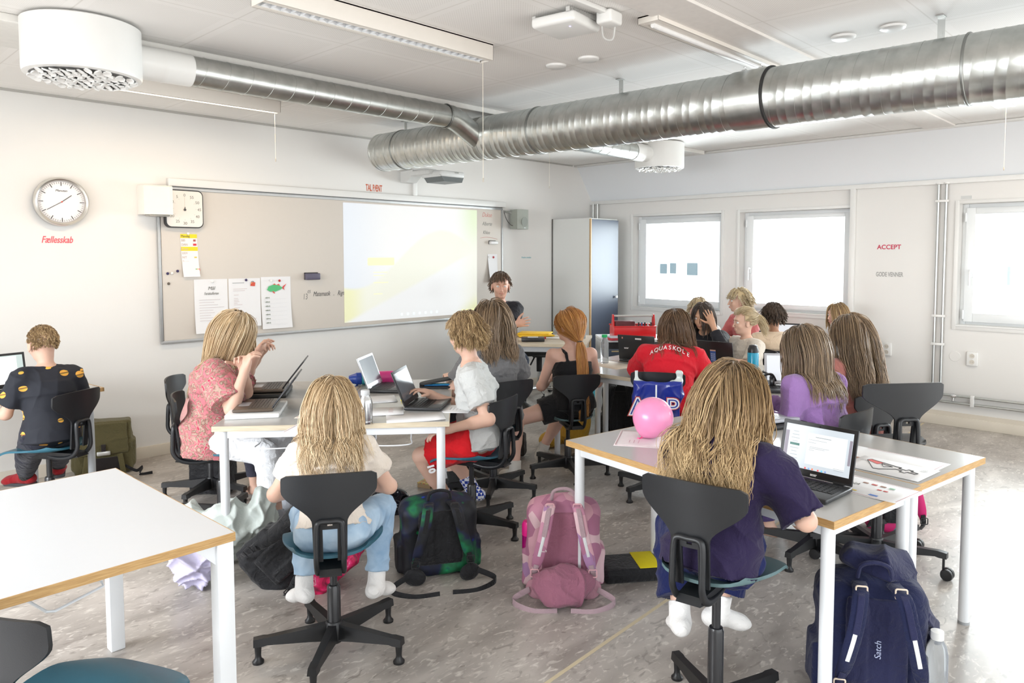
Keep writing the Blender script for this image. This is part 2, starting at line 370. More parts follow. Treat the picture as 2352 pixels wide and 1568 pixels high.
# ------------------------------------------------------------------ ventilation and ceiling gear
def duct_mat(name, pitch, rad, big=True):
    m, n, b = _new(name); L = n.links.new; N = n.nodes.new
    t = N('ShaderNodeTexCoord'); no = N('ShaderNodeTexNoise'); no.inputs['Scale'].default_value = 14; no.inputs['Detail'].default_value = 5; L(t.outputs['Object'], no.inputs['Vector'])
    r = N('ShaderNodeValToRGB'); e = r.color_ramp.elements; e[0].position = .3; e[0].color = _c((.50, .52, .50)); e[1].position = .7; e[1].color = _c((.64, .65, .63)); L(no.outputs['Fac'], r.inputs[0])
    L(r.outputs[0], b.inputs['Base Color']); b.inputs['Metallic'].default_value = 1; b.inputs['Roughness'].default_value = .31
    return m
GALV = duct_mat('galvanised_steel', .1, .16)
SEAMD = mat('duct_seam', (.30, .31, .30), .4, metal=1)
STEEL = mat('zinc_steel', (.55, .57, .56), .35, metal=1)
CHROME = mat('chrome', (.75, .76, .77), .15, metal=1)
WPL = mat('white_plastic', (.82, .82, .80), .35, var=.01)
def spiral_duct(axis0, axis1, rad, pitch, ribs):
    """spiral-wound pipe: a lock seam every pitch with fine ribs between, wound at a slant"""
    A = np.array(axis0, float); B = np.array(axis1, float); Lg = np.linalg.norm(B-A); d = (B-A)/Lg
    u = np.cross(d, (0, 0, 1)); u /= np.linalg.norm(u); v = np.cross(u, d); seg = 56
    th = np.linspace(0, 2*PI, seg, endpoint=False); rings = []
    prof = [(0, 0), (.0004, .0018), (.0042, .0018), (.0046, 0)]
    for j in range(1, ribs+1):
        c = pitch*j/(ribs+1); prof += [(c-.006, 0), (c-.002, .0010), (c+.002, .0010), (c+.006, 0)]
    n = int(Lg/pitch); offs = [(0, 0)]+[(k*pitch+o+pitch*.4, h) for k in range(n) for o, h in prof if k*pitch+o+pitch*.9 < Lg]+[(Lg, 0)]
    for i, (s_, h) in enumerate(offs):
        sl = 0 if i in (0, len(offs)-1) else pitch*.16; sh = s_+sl*np.sin(th+.6)
        rings.append(A+d*sh[:, None]+((rad+h)*np.cos(th))[:, None]*u+((rad+h)*np.sin(th))[:, None]*v)
    m = MB(); m.loft(rings); return m, d, u, v
D0 = np.array([-3.668, -.62, 2.462]); D1 = np.array([-3.575, -7.3, 2.405])
big = thing('ventilation_duct', 'large spiral galvanised ventilation duct hanging below the ceiling across the room', 'duct', tuple(D0))
mb, dd, uu, vv = spiral_duct(D0, D1, .160, .142, 2); obj('pipe', mb, GALV, big, ang=50)
def band(at, wdt, rad, nm, mt, par=None):
    m = MB(); c = D0+dd*at; th = np.linspace(0, 2*PI, 48, endpoint=False); rs = []
    for s_ in (0, .002, wdt-.002, wdt):
        rr = rad-.002 if s_ in (0, wdt) else rad
        rs.append(c+dd*s_+(rr*np.cos(th))[:, None]*uu+(rr*np.sin(th))[:, None]*vv)
    m.loft(rs); return obj(nm, m, mt, par or big)
band(-.006, .02, .163, 'end_cap', GALV)
band(.30, .012, .1665, 'joint', SEAMD); band(1.85, .012, .1665, 'joint', SEAMD)
band(3.36, .21, .1665, 'coupling', GALV); band(3.57, .014, .170, 'rubber_seal', mat('black_rubber', (.02, .02, .02), .6)); band(4.52, .012, .1665, 'joint', SEAMD)
m = MB()
for s_ in (3.40, 3.50): c = D0+dd*s_+vv*.17; m.box(c, (.018, .03, .012), bev=.003); m.tube([c+(.01, 0, .004), c+(.02, 0, .018), c+(-.005, 0, .02)], .003, 6)
obj('clamp_screw', m, CHROME, big)
for s_ in (4.40, 2.55, .32):
    c = D0+dd*s_; m = MB(); top = H; z0 = c[2]+.155
    m.box((c[0], c[1], (top+z0)/2), (.004, .032, top-z0)); m.box((c[0]-.012, c[1], top-.003), (.045, .036, .005)); m.tube([(c[0]-.006, c[1], z0+.03), (c[0]+.008, c[1], z0+.03)], .008, 6)
    h = obj('duct_hanger', m, STEEL, big)
# branch to the left diffuser
SY = -1.93
br = thing('branch_duct', 'thin spiral duct running from the left ceiling diffuser into the big duct', 'duct', (-5.84, SY, 2.555))
A = np.array([-5.84, SY, 2.56]); B = np.array([-4.04, SY, 2.56])
mb, d1, u1, v1 = spiral_duct(A, B, .080, .13, 0); obj('pipe', mb, GALV, br, ang=60)
m = MB(); pts = [B+(-.02, 0, 0), B+(.03, 0, 0), B+(.075, 0, -.012), B+(.11, 0, -.028), B+(.30, 0, -.125)]; m.tube(pts, [.083, .083, .083, .081, .081], 40, up=(0, 1, 0)); obj('elbow', m, GALV, br, ang=30)
m = MB(); m.lathe([(.086, 0), (.088, .004), (.086, .012)], B+(-.02, 0, 0), 40, 'x'); obj('collar_ring', m, SEAMD, br)
def diffuser(x, y, r, z0, side, label, ys):
    t = thing('ceiling_diffuser', label, 'air diffuser', (x, y, z0), group=None)
    m = MB(); zt = H-.005; m.lathe([(r*.93, zt), (r, zt-.01), (r, z0+.02), (r*.985, z0+.004), (r*.90, z0)], (x, y, 0), 64); obj('drum', m, WPL, t, ang=30)
    m = MB(); m.lathe([(r*.895, z0+.004), (r*.88, z0-.002), (r*.3, z0-.001), (0.001, z0-.001)], (x, y, 0), 48); obj('grille_plate', m, mat('grille_dark', (.12, .12, .12), .6), t)  # dark plate behind the nozzles
    m = MB(); q = .0405*r/.255
    for i in range(-6, 7):
        for j in range(-6, 7):
            cx = (i+.5*(j % 2))*q*1.0; cy = j*q*.866
            if math.hypot(cx, cy) < r*.86:
                a = random.Random(i*31+j*7).uniform(0, 2*PI); M_ = Matrix.Rotation(a, 3, 'Z') @ Matrix.Rotation(R(26), 3, 'X')
                mm = MB(); mm.lathe([(q*.30, -.002), (q*.44, -.004), (q*.475, 0), (q*.44, .003)], (0, 0, 0), 10, M=np.array(M_)); m.add(mm.v[0]+np.array((x+cx, y+cy, z0-.008)), mm.f)
    obj('swirl_nozzles', m, WPL, t)
    m = MB(); xa, xb = (x+r*.9, x+r+.26) if side > 0 else (x-r-.22, x-r*.9)
    m.lathe([(.085, xa), (.085, (xa*.5+xb*.5)-.012), (.088, xa*.5+xb*.5), (.085, xa*.5+xb*.5+.012), (.085, xb)], (0, ys, 2.56), 40, 'x'); obj('spigot', m, WPL, t)
    return t
diffuser(-6.35, -1.95, .255, 2.43, 1, 'big white drum diffuser with round swirl nozzles at the left of the ceiling', SY)
diffuser(-1.22, -1.85, .245, 2.43, -1, 'white drum diffuser with swirl nozzles hanging beyond the big duct near the window wall', -1.85)
b2 = thing('branch_duct', 'short thin duct joining the far drum diffuser to the big duct', 'duct', (-3.6, -1.85, 2.56))
mb, *_r = spiral_duct((-3.58, -1.85, 2.56), (-1.66, -1.85, 2.56), .080, .13, 0); obj('pipe', mb, GALV, b2, ang=60)

# ------------------------------------------------------------------ luminaires
LAMP = mat('lit_tube', (1, .93, .82), .4, emis=(1.0, .86, .68), estr=5.0)
REFL = mat('louvre_reflector', (.86, .88, .90), .15, spec=.8)
DIFF = mat('lit_diffuser', (1, .95, .88), .4, emis=(1.0, .88, .72), estr=4.5)
CREAM = mat('cream_enamel', (.80, .76, .70), .4, var=.01)
def luminaire(x0, x1, y, label, lit, wd=.13, hh=.085, zt=H, power=0, drop=None):
    t = thing('ceiling_luminaire', label, 'ceiling lamp', ((x0+x1)/2, y, zt)); z0 = zt-hh
    m = MB(); m.box(((x0+x1)/2, y, zt-.004), (x1-x0, wd, .008)); th = .006
    for s_ in (1, -1): m.box(((x0+x1)/2, y+s_*(wd/2-th/2), zt-hh/2), (x1-x0, th, hh), bev=.002)
    for xx in (x0+th/2, x1-th/2): m.box((xx, y, zt-hh/2), (th, wd, hh), bev=.002)
    for s_ in (1, -1): m.box(((x0+x1)/2, y+s_*(wd/2-.016), z0+.002), (x1-x0-.01, .03, .004))
    obj('housing', m, CREAM, t)
    m = MB(); m.tube([(x0+.04, y, zt-.04), (x1-.04, y, zt-.04)], .013, 12); obj('tube_lamp', m, LAMP if lit else mat('unlit_tube', (.9, .9, .9), .3), t)
    if lit: m = MB(); m.box(((x0+x1)/2, y, z0+.006), (x1-x0-.03, wd-.035, .005)); obj('diffuser', m, DIFF, t, smooth=False)
    if hh < .05: m = MB(); m.box(((x0+x1)/2, y, z0+.003), (x1-x0-.004, wd-.004, .004), bev=.001); obj('cover', m, CREAM, t, smooth=False)
    m = MB(); n_ = int((x1-x0)/.045)
    for i in range(n_): m.box((x0+.03+i*.045, y, z0+.016), (.002, wd-.06, .026), rot=Matrix.Rotation(R(12), 3, 'Y'))
    for s_ in (1, -1): m.box(((x0+x1)/2, y+s_*(wd/2-.032), z0+.020), (x1-x0-.02, .002, .034), rot=Matrix.Rotation(R(18*s_), 3, 'X'))
    obj('louvre', m, REFL, t)
    if drop:
        m = MB(); m.tube([(x1-.03, y-.01, z0), (x1-.03, y-.01, z0-drop)], .0013, 6); c = obj('pull_cord', m, mat('cord_ivory', (.85, .78, .66), .6), t)
        m = MB(); m.lathe([(.002, 0), (.004, -.003), (.004, -.020), (.002, -.023)], (x1-.03, y-.01, z0-drop), 8); obj('cord_grip', m, mat('grip_grey', (.5, .45, .38), .5), c)
    if power:
        l = area_light('lamp_light', (0, 0, -hh-.012), (0, 0, 0), (x1-x0)*.95, wd*.7, power, (1.0, .74, .48), parent=t)
    return t
luminaire(-6.02, -4.74, -3.09, 'unlit cream luminaire with silver louvres at the top centre of the ceiling', False, wd=.125, drop=.62)
luminaire(-6.15, -4.82, -.95, 'lit luminaire between the left drum diffuser and the whiteboard wall', True, wd=.09, hh=.09, power=9, drop=.33)
luminaire(-2.70, -1.40, -4.86, 'lit luminaire partly hidden by the big duct at the right edge', True, wd=.13, power=7, drop=.42)
luminaire(-4.58, -3.30, -4.03, 'flat unlit luminaire beside the big duct near the ceiling router', False, wd=.12, hh=.035, drop=.22)
luminaire(-3.10, -1.85, -.95, 'unlit luminaire above the projector by the whiteboard wall', False, wd=.09, hh=.08, drop=.34)
t = thing('wifi_router', 'white rounded wireless router on the ceiling beside the unlit lamp', 'router', (-4.83, -3.74, H))
m = MB(); m.box((-4.83, -3.74, H-.045), (.24, .24, .05), rot=R(8), bev=.018, seg=4); obj('case', m, WPL, t, ang=60)
for s_ in (1, -1):
  m = MB()
  for i in range(22): m.box((-4.83+(i-10.5)*.0102, -3.74+s_*.105, H-.017), (.004, .02, .02), rot=R(8))
  obj('vent_fins', m, mat('fins_grey', (.6, .6, .58), .5), t)
m = MB(); m.box((-4.87, -3.80, H-.0715), (.006, .006, .002)); obj('status_light', m, mat('violet_led', (.3, .25, 1), .4, emis=(.35, .25, 1), estr=4), t)
t = thing('junction_box', 'small white cable box on the ceiling right of the router', 'box', (-4.745, -3.93, H))
m = MB(); m.box((-4.745, -3.93, H-.035), (.10, .085, .06), rot=R(4), bev=.012, seg=3); obj('case', m, WPL, t, ang=60)
m = MB(); m.tube(smoothpath([(-4.76, -3.90, H-.05), (-4.71, -3.87, H-.10), (-4.68, -3.90, H-.11), (-4.70, -3.93, H-.06)]), .004, 6); obj('cable_loop', m, mat('cable_grey', (.6, .6, .58), .5), t)
m = MB(); m.box((-5.6, -3.93, H-.012), (1.64, .035, .022), bev=.003); tag(obj('cable_trunking', m, TRIMW, origin=(-5.6, -3.93, H)), 'thin white cable trunking running along the ceiling to the small box', 'cable trunking')
for i, (x, y, lab) in enumerate(((-4.18, -3.10, 'round white ceiling disc below the router, the left of the pair'), (-4.17, -3.34, 'round white ceiling disc below the router, the right of the pair'), (-3.60, -4.56, 'round white ceiling disc above the big duct, the left of the right-hand pair'), (-3.60, -4.80, 'round white ceiling disc above the big duct, the right of the right-hand pair'))):
    m = MB(); m.lathe([(.001, H-.016), (.045, H-.016), (.058, H-.010), (.062, H)], (x, y, 0), 32); tag(obj('ceiling_disc', m, WPL, origin=(x, y, H)), lab, 'ceiling disc', 'round ceiling discs')
# ------------------------------------------------------------------ things on the whiteboard wall (y = 0), lettering faces -y
X = (1, 0, 0); Z = (0, 0, 1)
BOARD = mat('whiteboard_enamel', (.66, .61, .55), .28, var=.01, spec=.4)
ALU = mat('brushed_aluminium', (.50, .51, .51), .48, metal=.8)
t = thing('whiteboard', 'very wide whiteboard in an aluminium frame on the back wall', 'whiteboard', (-3.49, 0, .89))
m = MB(); m.box((-3.49, -.012, 1.49), (3.66, .016, 1.19)); obj('surface', m, BOARD, t, smooth=False)
m = MB()
m.box((-3.49, -.014, 2.09), (3.70, .026, .03), bev=.003); m.box((-3.49, -.014, .885), (3.70, .026, .025), bev=.003); m.box((-5.335, -.014, 1.49), (.02, .026, 1.2), bev=.003); m.box((-1.645, -.014, 1.49), (.02, .026, 1.2), bev=.003); obj('frame', m, ALU, t)
m = MB(); m.box((-3.43, -.02, 2.135), (3.66, .04, .06), bev=.004); obj('top_rail', m, TRIMW, t)
m = MB(); m.box((-3.45, -.032, 2.104), (3.6, .012, .006)); obj('rail_groove', m, mat('groove_dark', (.08, .08, .08), .6), t, smooth=False)
INK = mat('black_ink', (.06, .06, .06), .5); INKG = mat('faded_marker', (.22, .22, .20), .6); INKR = mat('red_marker', (.62, .26, .22), .6)
text('13', .075, (-4.13, -.0205, 1.17), X, Z, INKG, 'handwriting', t, shear=.1, squeeze=.62)
text('05', .04, (-4.085, -.0205, 1.225), X, Z, INKG, 'handwriting', t, shear=.3, squeeze=.8)
text('Matematik   .   Rigmor', .062, (-4.03, -.0205, 1.195), X, Z, INK, 'handwriting', t, shear=.35, squeeze=.66)
text('Dukse', .07, (-1.95, -.0205, 1.99), X, Z, INKR, 'handwriting', t, shear=.3, squeeze=.8)
text('Alberte', .06, (-1.95, -.0205, 1.895), X, Z, INKG, 'handwriting', t, shear=.3, squeeze=.8)
text('Khloe', .055, (-1.94, -.0205, 1.80), X, Z, INKG, 'handwriting', t, shear=.3, squeeze=.8)
m = MB(); m.tube(smoothpath([(-1.98, -.021, 1.755), (-1.9, -.021, 1.765), (-1.8, -.021, 1.76), (-1.72, -.021, 1.745)]), .0018, 4); obj('marker_line', m, INKR, t)

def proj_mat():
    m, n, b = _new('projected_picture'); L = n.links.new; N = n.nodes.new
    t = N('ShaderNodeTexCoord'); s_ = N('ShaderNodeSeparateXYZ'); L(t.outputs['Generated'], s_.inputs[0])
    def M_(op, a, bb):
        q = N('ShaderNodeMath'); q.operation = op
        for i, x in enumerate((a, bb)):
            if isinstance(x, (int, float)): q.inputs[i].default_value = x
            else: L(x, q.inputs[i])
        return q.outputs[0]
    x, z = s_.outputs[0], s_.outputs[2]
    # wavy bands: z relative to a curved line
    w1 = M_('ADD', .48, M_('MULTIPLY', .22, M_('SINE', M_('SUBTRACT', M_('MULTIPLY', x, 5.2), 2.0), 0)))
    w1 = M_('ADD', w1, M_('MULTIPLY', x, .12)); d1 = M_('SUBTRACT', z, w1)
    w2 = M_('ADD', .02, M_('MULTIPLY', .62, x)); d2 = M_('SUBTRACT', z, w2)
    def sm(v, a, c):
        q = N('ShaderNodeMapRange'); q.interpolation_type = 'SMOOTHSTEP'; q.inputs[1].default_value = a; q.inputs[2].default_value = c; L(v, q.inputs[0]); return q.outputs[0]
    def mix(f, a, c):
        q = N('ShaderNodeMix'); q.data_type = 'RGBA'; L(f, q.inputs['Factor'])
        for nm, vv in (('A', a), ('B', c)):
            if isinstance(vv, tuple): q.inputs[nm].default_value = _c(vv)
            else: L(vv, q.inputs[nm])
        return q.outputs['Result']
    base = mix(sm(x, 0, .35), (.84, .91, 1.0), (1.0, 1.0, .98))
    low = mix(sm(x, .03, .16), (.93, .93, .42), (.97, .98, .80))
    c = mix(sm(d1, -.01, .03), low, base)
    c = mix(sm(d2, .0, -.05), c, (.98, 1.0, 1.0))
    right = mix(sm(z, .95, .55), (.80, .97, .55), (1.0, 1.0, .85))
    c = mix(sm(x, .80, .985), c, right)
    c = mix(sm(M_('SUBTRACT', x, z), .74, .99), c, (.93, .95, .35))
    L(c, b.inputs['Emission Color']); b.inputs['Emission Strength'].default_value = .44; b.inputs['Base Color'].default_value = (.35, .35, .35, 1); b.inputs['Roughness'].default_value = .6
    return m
p0 = thing('projected_image', 'bright white and lime desktop picture projected on the right half of the whiteboard', 'projection', (-2.87, -.0215, .93))  # glowing sheet on the board stands in for the projector's light
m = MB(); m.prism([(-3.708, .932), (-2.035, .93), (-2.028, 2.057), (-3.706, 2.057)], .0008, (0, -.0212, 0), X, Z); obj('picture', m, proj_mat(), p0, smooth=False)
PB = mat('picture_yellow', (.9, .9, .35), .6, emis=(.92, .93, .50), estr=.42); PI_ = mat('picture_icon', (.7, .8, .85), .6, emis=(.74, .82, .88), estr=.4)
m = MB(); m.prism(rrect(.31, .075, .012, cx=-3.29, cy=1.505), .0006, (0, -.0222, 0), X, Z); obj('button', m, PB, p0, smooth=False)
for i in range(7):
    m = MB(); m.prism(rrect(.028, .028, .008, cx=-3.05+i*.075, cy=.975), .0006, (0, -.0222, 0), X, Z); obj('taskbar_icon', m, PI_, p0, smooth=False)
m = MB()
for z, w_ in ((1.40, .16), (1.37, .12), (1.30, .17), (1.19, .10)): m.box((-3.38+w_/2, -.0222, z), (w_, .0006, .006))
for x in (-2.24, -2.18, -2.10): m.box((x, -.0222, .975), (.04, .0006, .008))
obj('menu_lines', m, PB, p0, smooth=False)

# clock
CL = (-5.982, 1.943); t = thing('wall_clock', 'round wall clock with silver rim above the red word on the left wall', 'clock', (CL[0], 0, CL[1]))
m = MB(); m.lathe([(.168, 0), (.172, -.02), (.170, -.042), (.160, -.052), (.150, -.046), (.1435, -.027)], (CL[0], 0, CL[1]), 64, M=[[1, 0, 0], [0, 0, 1], [0, -1, 0]]); obj('rim', m, mat('satin_aluminium', (.72, .70, .66), .3, metal=1), t)
m = MB(); m.lathe([(.144, -.0275), (.144, -.0302), (.001, -.0302)], (CL[0], 0, CL[1]), 48, M=[[1, 0, 0], [0, 0, 1], [0, -1, 0]]); 
obj('dial', m, mat('dial_white', (.86, .85, .86), .5, var=0), t)
def wdisc(m, x, z, y, rad, t_=.001, n=20): m.prism([(x+rad*math.cos(a), z+rad*math.sin(a)) for a in np.linspace(0, 2*PI, n, endpoint=False)], t_, (0, y, 0), X, Z)
def wbar(m, x0, z0, x1, z1, wd, y=-.031, t_=.001):
    d = np.array([x1-x0, z1-z0]); d = d/np.linalg.norm(d); n_ = np.array([-d[1], d[0]])*wd/2
    m.prism([(x0-n_[0], z0-n_[1]), (x1-n_[0], z1-n_[1]), (x1+n_[0], z1+n_[1]), (x0+n_[0], z0+n_[1])], t_, (0, y, 0), X, Z)
m = MB()
for i in range(60):
    a = 2*PI*i/60; r0, wd = (.112, .0050) if i % 5 == 0 else (.127, .0018)
    wbar(m, CL[0]+r0*math.sin(a), CL[1]+r0*math.cos(a), CL[0]+.140*math.sin(a), CL[1]+.140*math.cos(a), wd)
obj('hour_marks', m, INK, t, smooth=False)
def hand(ang, l, b_, wd, nm):
    m = MB(); a = R(ang); wbar(m, CL[0]-b_*math.sin(a), CL[1]-b_*math.cos(a), CL[0]+l*math.sin(a), CL[1]+l*math.cos(a), wd, -.034); return obj(nm, m, INK, t, smooth=False)
hand(52, .078, .0, .0045, 'hour_hand'); hand(238, .108, .0, .0035, 'minute_hand')
m = MB(); wdisc(m, CL[0], CL[1], -.036, .005); obj('hub', m, mat('hub_red', (.7, .06, .03), .4), t)
text('Manutan', .021, (CL[0], -.0312, CL[1]+.072), X, Z, INK, 'dial_lettering', t, shear=.2, align='CENTER')
RED1 = mat('red_vinyl', (.78, .10, .13), .5)
text('Fællesskab', .067, (-6.108, -.001, 1.655), X, Z, RED1, 'wall_lettering', None, shear=.32, squeeze=.68, bold=.0008, label='red slanted word sticker under the round clock', cat='lettering')
text('TAL PÆNT', .088, (-3.44, -.001, 2.185), X, Z, mat('brick_red_vinyl', (.58, .12, .05), .5), 'wall_lettering', None, squeeze=.44, bold=.002, label='brick red capital words on the wall above the whiteboard', cat='lettering')
text('Koncentration', .050, (-4.86, -.001, .798), X, Z, mat('teal_vinyl', (.10, .30, .36), .5), 'wall_lettering', None, squeeze=.95, bold=.001, label='small teal word sticker below the whiteboard', cat='lettering')
text('Positivt mindset', .028, (-1.31, -.001, 1.53), X, Z, mat('pale_teal_vinyl', (.12, .42, .48), .5), 'wall_lettering', None, shear=.3, squeeze=.9, label='tiny pale teal handwriting on the wall right of the whiteboard', cat='lettering')
text('ACCEPT', .060, (-.001, -3.555, 1.625), (0, -1, 0), Z, mat('crimson_vinyl', (.55, .02, .07), .5), 'wall_lettering', None, squeeze=.98, bold=.0012, label='crimson capital word between the windows', cat='lettering')
text('GODE VENNER', .060, (-.001, -3.55, 1.362), (0, -1, 0), Z, mat('grey_vinyl', (.36, .36, .35), .5), 'wall_lettering', None, squeeze=.60, bold=.0012, label='grey capital words below the crimson word between the windows', cat='lettering')

# time timer
tt = thing('countdown_timer', 'square white timer with black rounded edge at the upper left corner of the whiteboard', 'timer', (-5.15, -.024, 1.93))
m = MB(); m.prism(rrect(.292, .298, .045, 6, -5.152, 1.93), .035, (0, -.0205, 0), X, Z); obj('case', m, mat('black_case', (.02, .02, .02), .4), tt, ang=30)
m = MB(); m.prism(rrect(.274, .280, .038, 6, -5.150, 1.93), .003, (0, -.055, 0), X, Z); obj('face', m, mat('face_ivory', (.84, .80, .74), .5, var=0), tt, smooth=False)
for i, s_ in enumerate(('0', '55', '50', '45', '40', '35', '30', '25', '20', '15', '10', '5')):
    a = 2*PI*i/12; text(s_, .031, (-5.150+.112*math.sin(a)*(1 if i % 6 else 1), -.0585, 1.917+.110*math.cos(a)), X, Z, INKG, 'numeral', tt, align='CENTER')
m = MB()
for i in range(12):
    a = 2*PI*i/12; wbar(m, -5.15+.082*math.sin(a), 1.93+.082*math.cos(a), -5.15+.09*math.sin(a), 1.93+.09*math.cos(a), .0015, -.0582, .0006)
wbar(m, -5.15, 1.93, -5.15, 2.01, .001, -.0582, .0006); obj('tick_marks', m, mat('tick_brown', (.5, .42, .35), .5), tt, smooth=False)
m = MB(); wdisc(m, -5.15, 1.923, -.06, .009, .004); wbar(m, -5.15, 1.923, -5.149, 1.945, .005, -.06, .003); obj('knob', m, INK, tt)
# soap dispenser like box
t = thing('wall_dispenser', 'white curved plastic sensor box projecting from the wall beside the timer', 'dispenser', (-5.375, 0, 1.98))
m = MB(); pr = [(-5.475, 0), (-5.475, -.06), (-5.462, -.10), (-5.42, -.125), (-5.375, -.13), (-5.33, -.155), (-5.30, -.165), (-5.275, -.155), (-5.265, -.12), (-5.265, 0)]
m.loft([[(x, y, 1.875-.0*0) for x, y in pr], [(x, y, 1.885) for x, y in pr], [(x, y, 2.085) for x, y in pr], [(x*.98-5.375*.02, y*.94, 2.095) for x, y in pr]]); obj('cover', m, mat('ivory_plastic', (.84, .80, .74), .35, var=.01), t, ang=35)
m = MB(); m.box((-5.36, -.075, 1.868), (.15, .09, .012), bev=.004); obj('underside_lens', m, mat('grey_lens', (.4, .38, .34), .3), t)

# timetable strip
PAPER = mat('white_paper', (.84, .84, .85), .6, var=.015, scale=5); YEL = mat('yellow_print', (.86, .70, .02), .6, var=.02)
t = thing('timetable_strip', 'narrow paper timetable with yellow rows below the square timer', 'timetable', (-5.113, -.021, 1.395))
m = MB(); x0, x1, z0, z1 = -5.178, -5.048, 1.395, 1.735
m.loft([[(x0+.012*(1-k), -.0215-.006*math.sin(k*3)*0-(.02*(1-k)**4), z0+(z1-z0)*k), (x1+.012*(1-k), -.0215-(.02*(1-k)**4), z0+(z1-z0)*k)] for k in np.linspace(0, 1, 12)], cap=False, closed=False)
obj('paper', m, PAPER, t)
rows = ['Mandag', 'BIB', 'DAN', 'Pause', 'UUV', 'N/T', 'Pause', 'UUV', 'MAT', 'MAT']
for i, r_ in enumerate(rows):
    z = z1-.017-i*.0335; xo = .0012*i
    if r_ in ('Mandag', 'Pause'):
        m = MB(); m.box(((x0+x1)/2+xo, -.0235, z), (.128, .001, .032)); obj('yellow_row', m, YEL, t, smooth=False)
    text(r_, .026, (x0+.005+xo, -.0246-.0008*(i > 7)*6, z-.009), X, Z, INK if i == 0 else mat('faint_print', (.62, .50, .42), .6), 'printed_word', t, squeeze=.85, depth=.0006)
def wquad(par, nm, x, z, w_, h_, col, y=-.026, poly=None):
    m = MB()
    if poly: m.prism(poly, .0006, (0, y, 0), X, Z)
    else: m.box((x, y, z), (w_, .0006, h_))
    return obj(nm, m, mat('print_'+nm, col, .6), par, smooth=False)
wquad(t, 'book_icon', -5.070, 1.684, .018, .016, (.45, .10, .08)); wquad(t, 'flag_icon', -5.068, 1.651, .026, .016, (.7, .04, .05)); wquad(t, 'flask_icon', -5.064, 1.55, .020, .010, (.75, .6, .1))
for k in (8, 9):
    for j, c in enumerate(((.15, .45, .08), (.8, .45, .05), (.75, .15, .12))): wquad(t, 'figure_icon', -5.070+j*.013+.006, 1.718-k*.0335, .008, .020, c, y=-.031)
# three printed sheets
FISHG = (.10, .50, .20); RD = (.72, .07, .06)
def sheet(xl, xr, zb, zt, label, curl=.012, tilt=0):
    t = thing('paper_sheet', label, 'paper', ((xl+xr)/2, -.021, zb), group='printed sheets on the whiteboard'); m = MB()
    m.loft([[(xl+tilt*(1-k)+0, -.0218-curl*(1-k)**3, zb+(zt-zb)*k), ((xl+xr)/2+tilt*(1-k), -.0218-curl*(1-k)**3*1.15, zb+(zt-zb)*k), (xr+tilt*(1-k), -.0218-curl*(1-k)**3*1.3, zb+(zt-zb)*k)] for k in np.linspace(0, 1, 14)], cap=False, closed=False)
    obj('paper', m, PAPER, t, ang=180); return t
def hlines(t, nm, rows_, col, h_=.0035, y=-.0245, zb=0, zt=1, curl=.012):
    m = MB()
    for x, z, l in rows_:
        k = (z-zb)/(zt-zb); yy = -.0232-curl*1.25*(1-k)**3-.0012; m.box((x+l/2, yy, z), (l, .0006, h_))
    return obj(nm, m, mat('ink_'+nm, col, .6), t, smooth=False)
def suitcase(t, x, z, s_, y=-.028):
    wquad(t, 'suitcase_picture', 0, 0, 0, 0, (.66, .09, .05), y, [(x-s_, z-s_*.8), (x+s_*.8, z-s_*.95), (x+s_, z+s_*.5), (x-s_*.7, z+s_*.7)])
    m = MB(); m.tube([(x-s_*.4, y, z+s_*.6), (x-s_*.3, y, z+s_), (x+s_*.35, y, z+s_*.95), (x+s_*.4, y, z+s_*.55)], .002, 5); obj('suitcase_handle', m, INK, t)
    wquad(t, 'suitcase_label', x-s_*.5, z+s_*.3, s_*.35, s_*.3, (.85, .55, .2), y-.001)
a = sheet(-5.082, -4.812, .935, 1.372, 'first printed sheet with the word Mål and a red suitcase, left of the row', .02)
text('Mål', .040, (-4.945, -.0245, 1.285), X, Z, INKG, 'printed_word', a, shear=.25, align='CENTER', depth=.0006); text('Feriekufferten', .033, (-4.945, -.0246, 1.245), X, Z, INKG, 'printed_word', a, shear=.25, align='CENTER', squeeze=.62, depth=.0006)
hlines(a, 'body_text', [(-5.045, 1.205-i*.021, l) for i, l in enumerate((.17, .12, .15, .20, .11, .12, .09, .19, .17))], (.55, .48, .47), .0025, zb=.935, zt=1.372, curl=.02); suitcase(a, -4.935, .998, .030, -.040)
b_ = sheet(-4.802, -4.528, .965, 1.372, 'middle printed sheet with small red suitcase at its top right', .008)
hlines(b_, 'heading_text', [(-4.77, 1.335, .10), (-4.77, 1.09, .0)], (.3, .3, .3), .004, zb=.965, zt=1.372, curl=.008)
hlines(b_, 'body_text', [(-4.765, 1.285, .12), (-4.765, 1.27, .10), (-4.76, 1.235, .04)]+[(-4.76, 1.205-i*.013, l) for i, l in enumerate((.035, .04, .045, .03, .07, 0, .05, .04, .035, .04, .03, .03))]+[(-4.76, 1.03, .19), (-4.76, 1.015, .15)], (.58, .45, .43), .0025, zb=.965, zt=1.372, curl=.008); suitcase(b_, -4.595, 1.325, .022, -.026)
c_ = sheet(-4.522, -4.248, .932, 1.380, 'third printed sheet with a green and red fish, right of the row', .02)
wquad(c_, 'fish_body', 0, 0, 0, 0, FISHG, -.0262, [(-4.47, 1.268), (-4.44, 1.252), (-4.395, 1.250), (-4.345, 1.268), (-4.325, 1.283), (-4.36, 1.305), (-4.41, 1.312), (-4.455, 1.298)])
wquad(c_, 'fish_fin', 0, 0, 0, 0, RD, -.0266, [(-4.425, 1.255), (-4.405, 1.235), (-4.395, 1.238), (-4.41, 1.255)]); wquad(c_, 'fish_fin', 0, 0, 0, 0, RD, -.0258, [(-4.42, 1.308), (-4.345, 1.293), (-4.36, 1.318), (-4.385, 1.308), (-4.40, 1.322)])
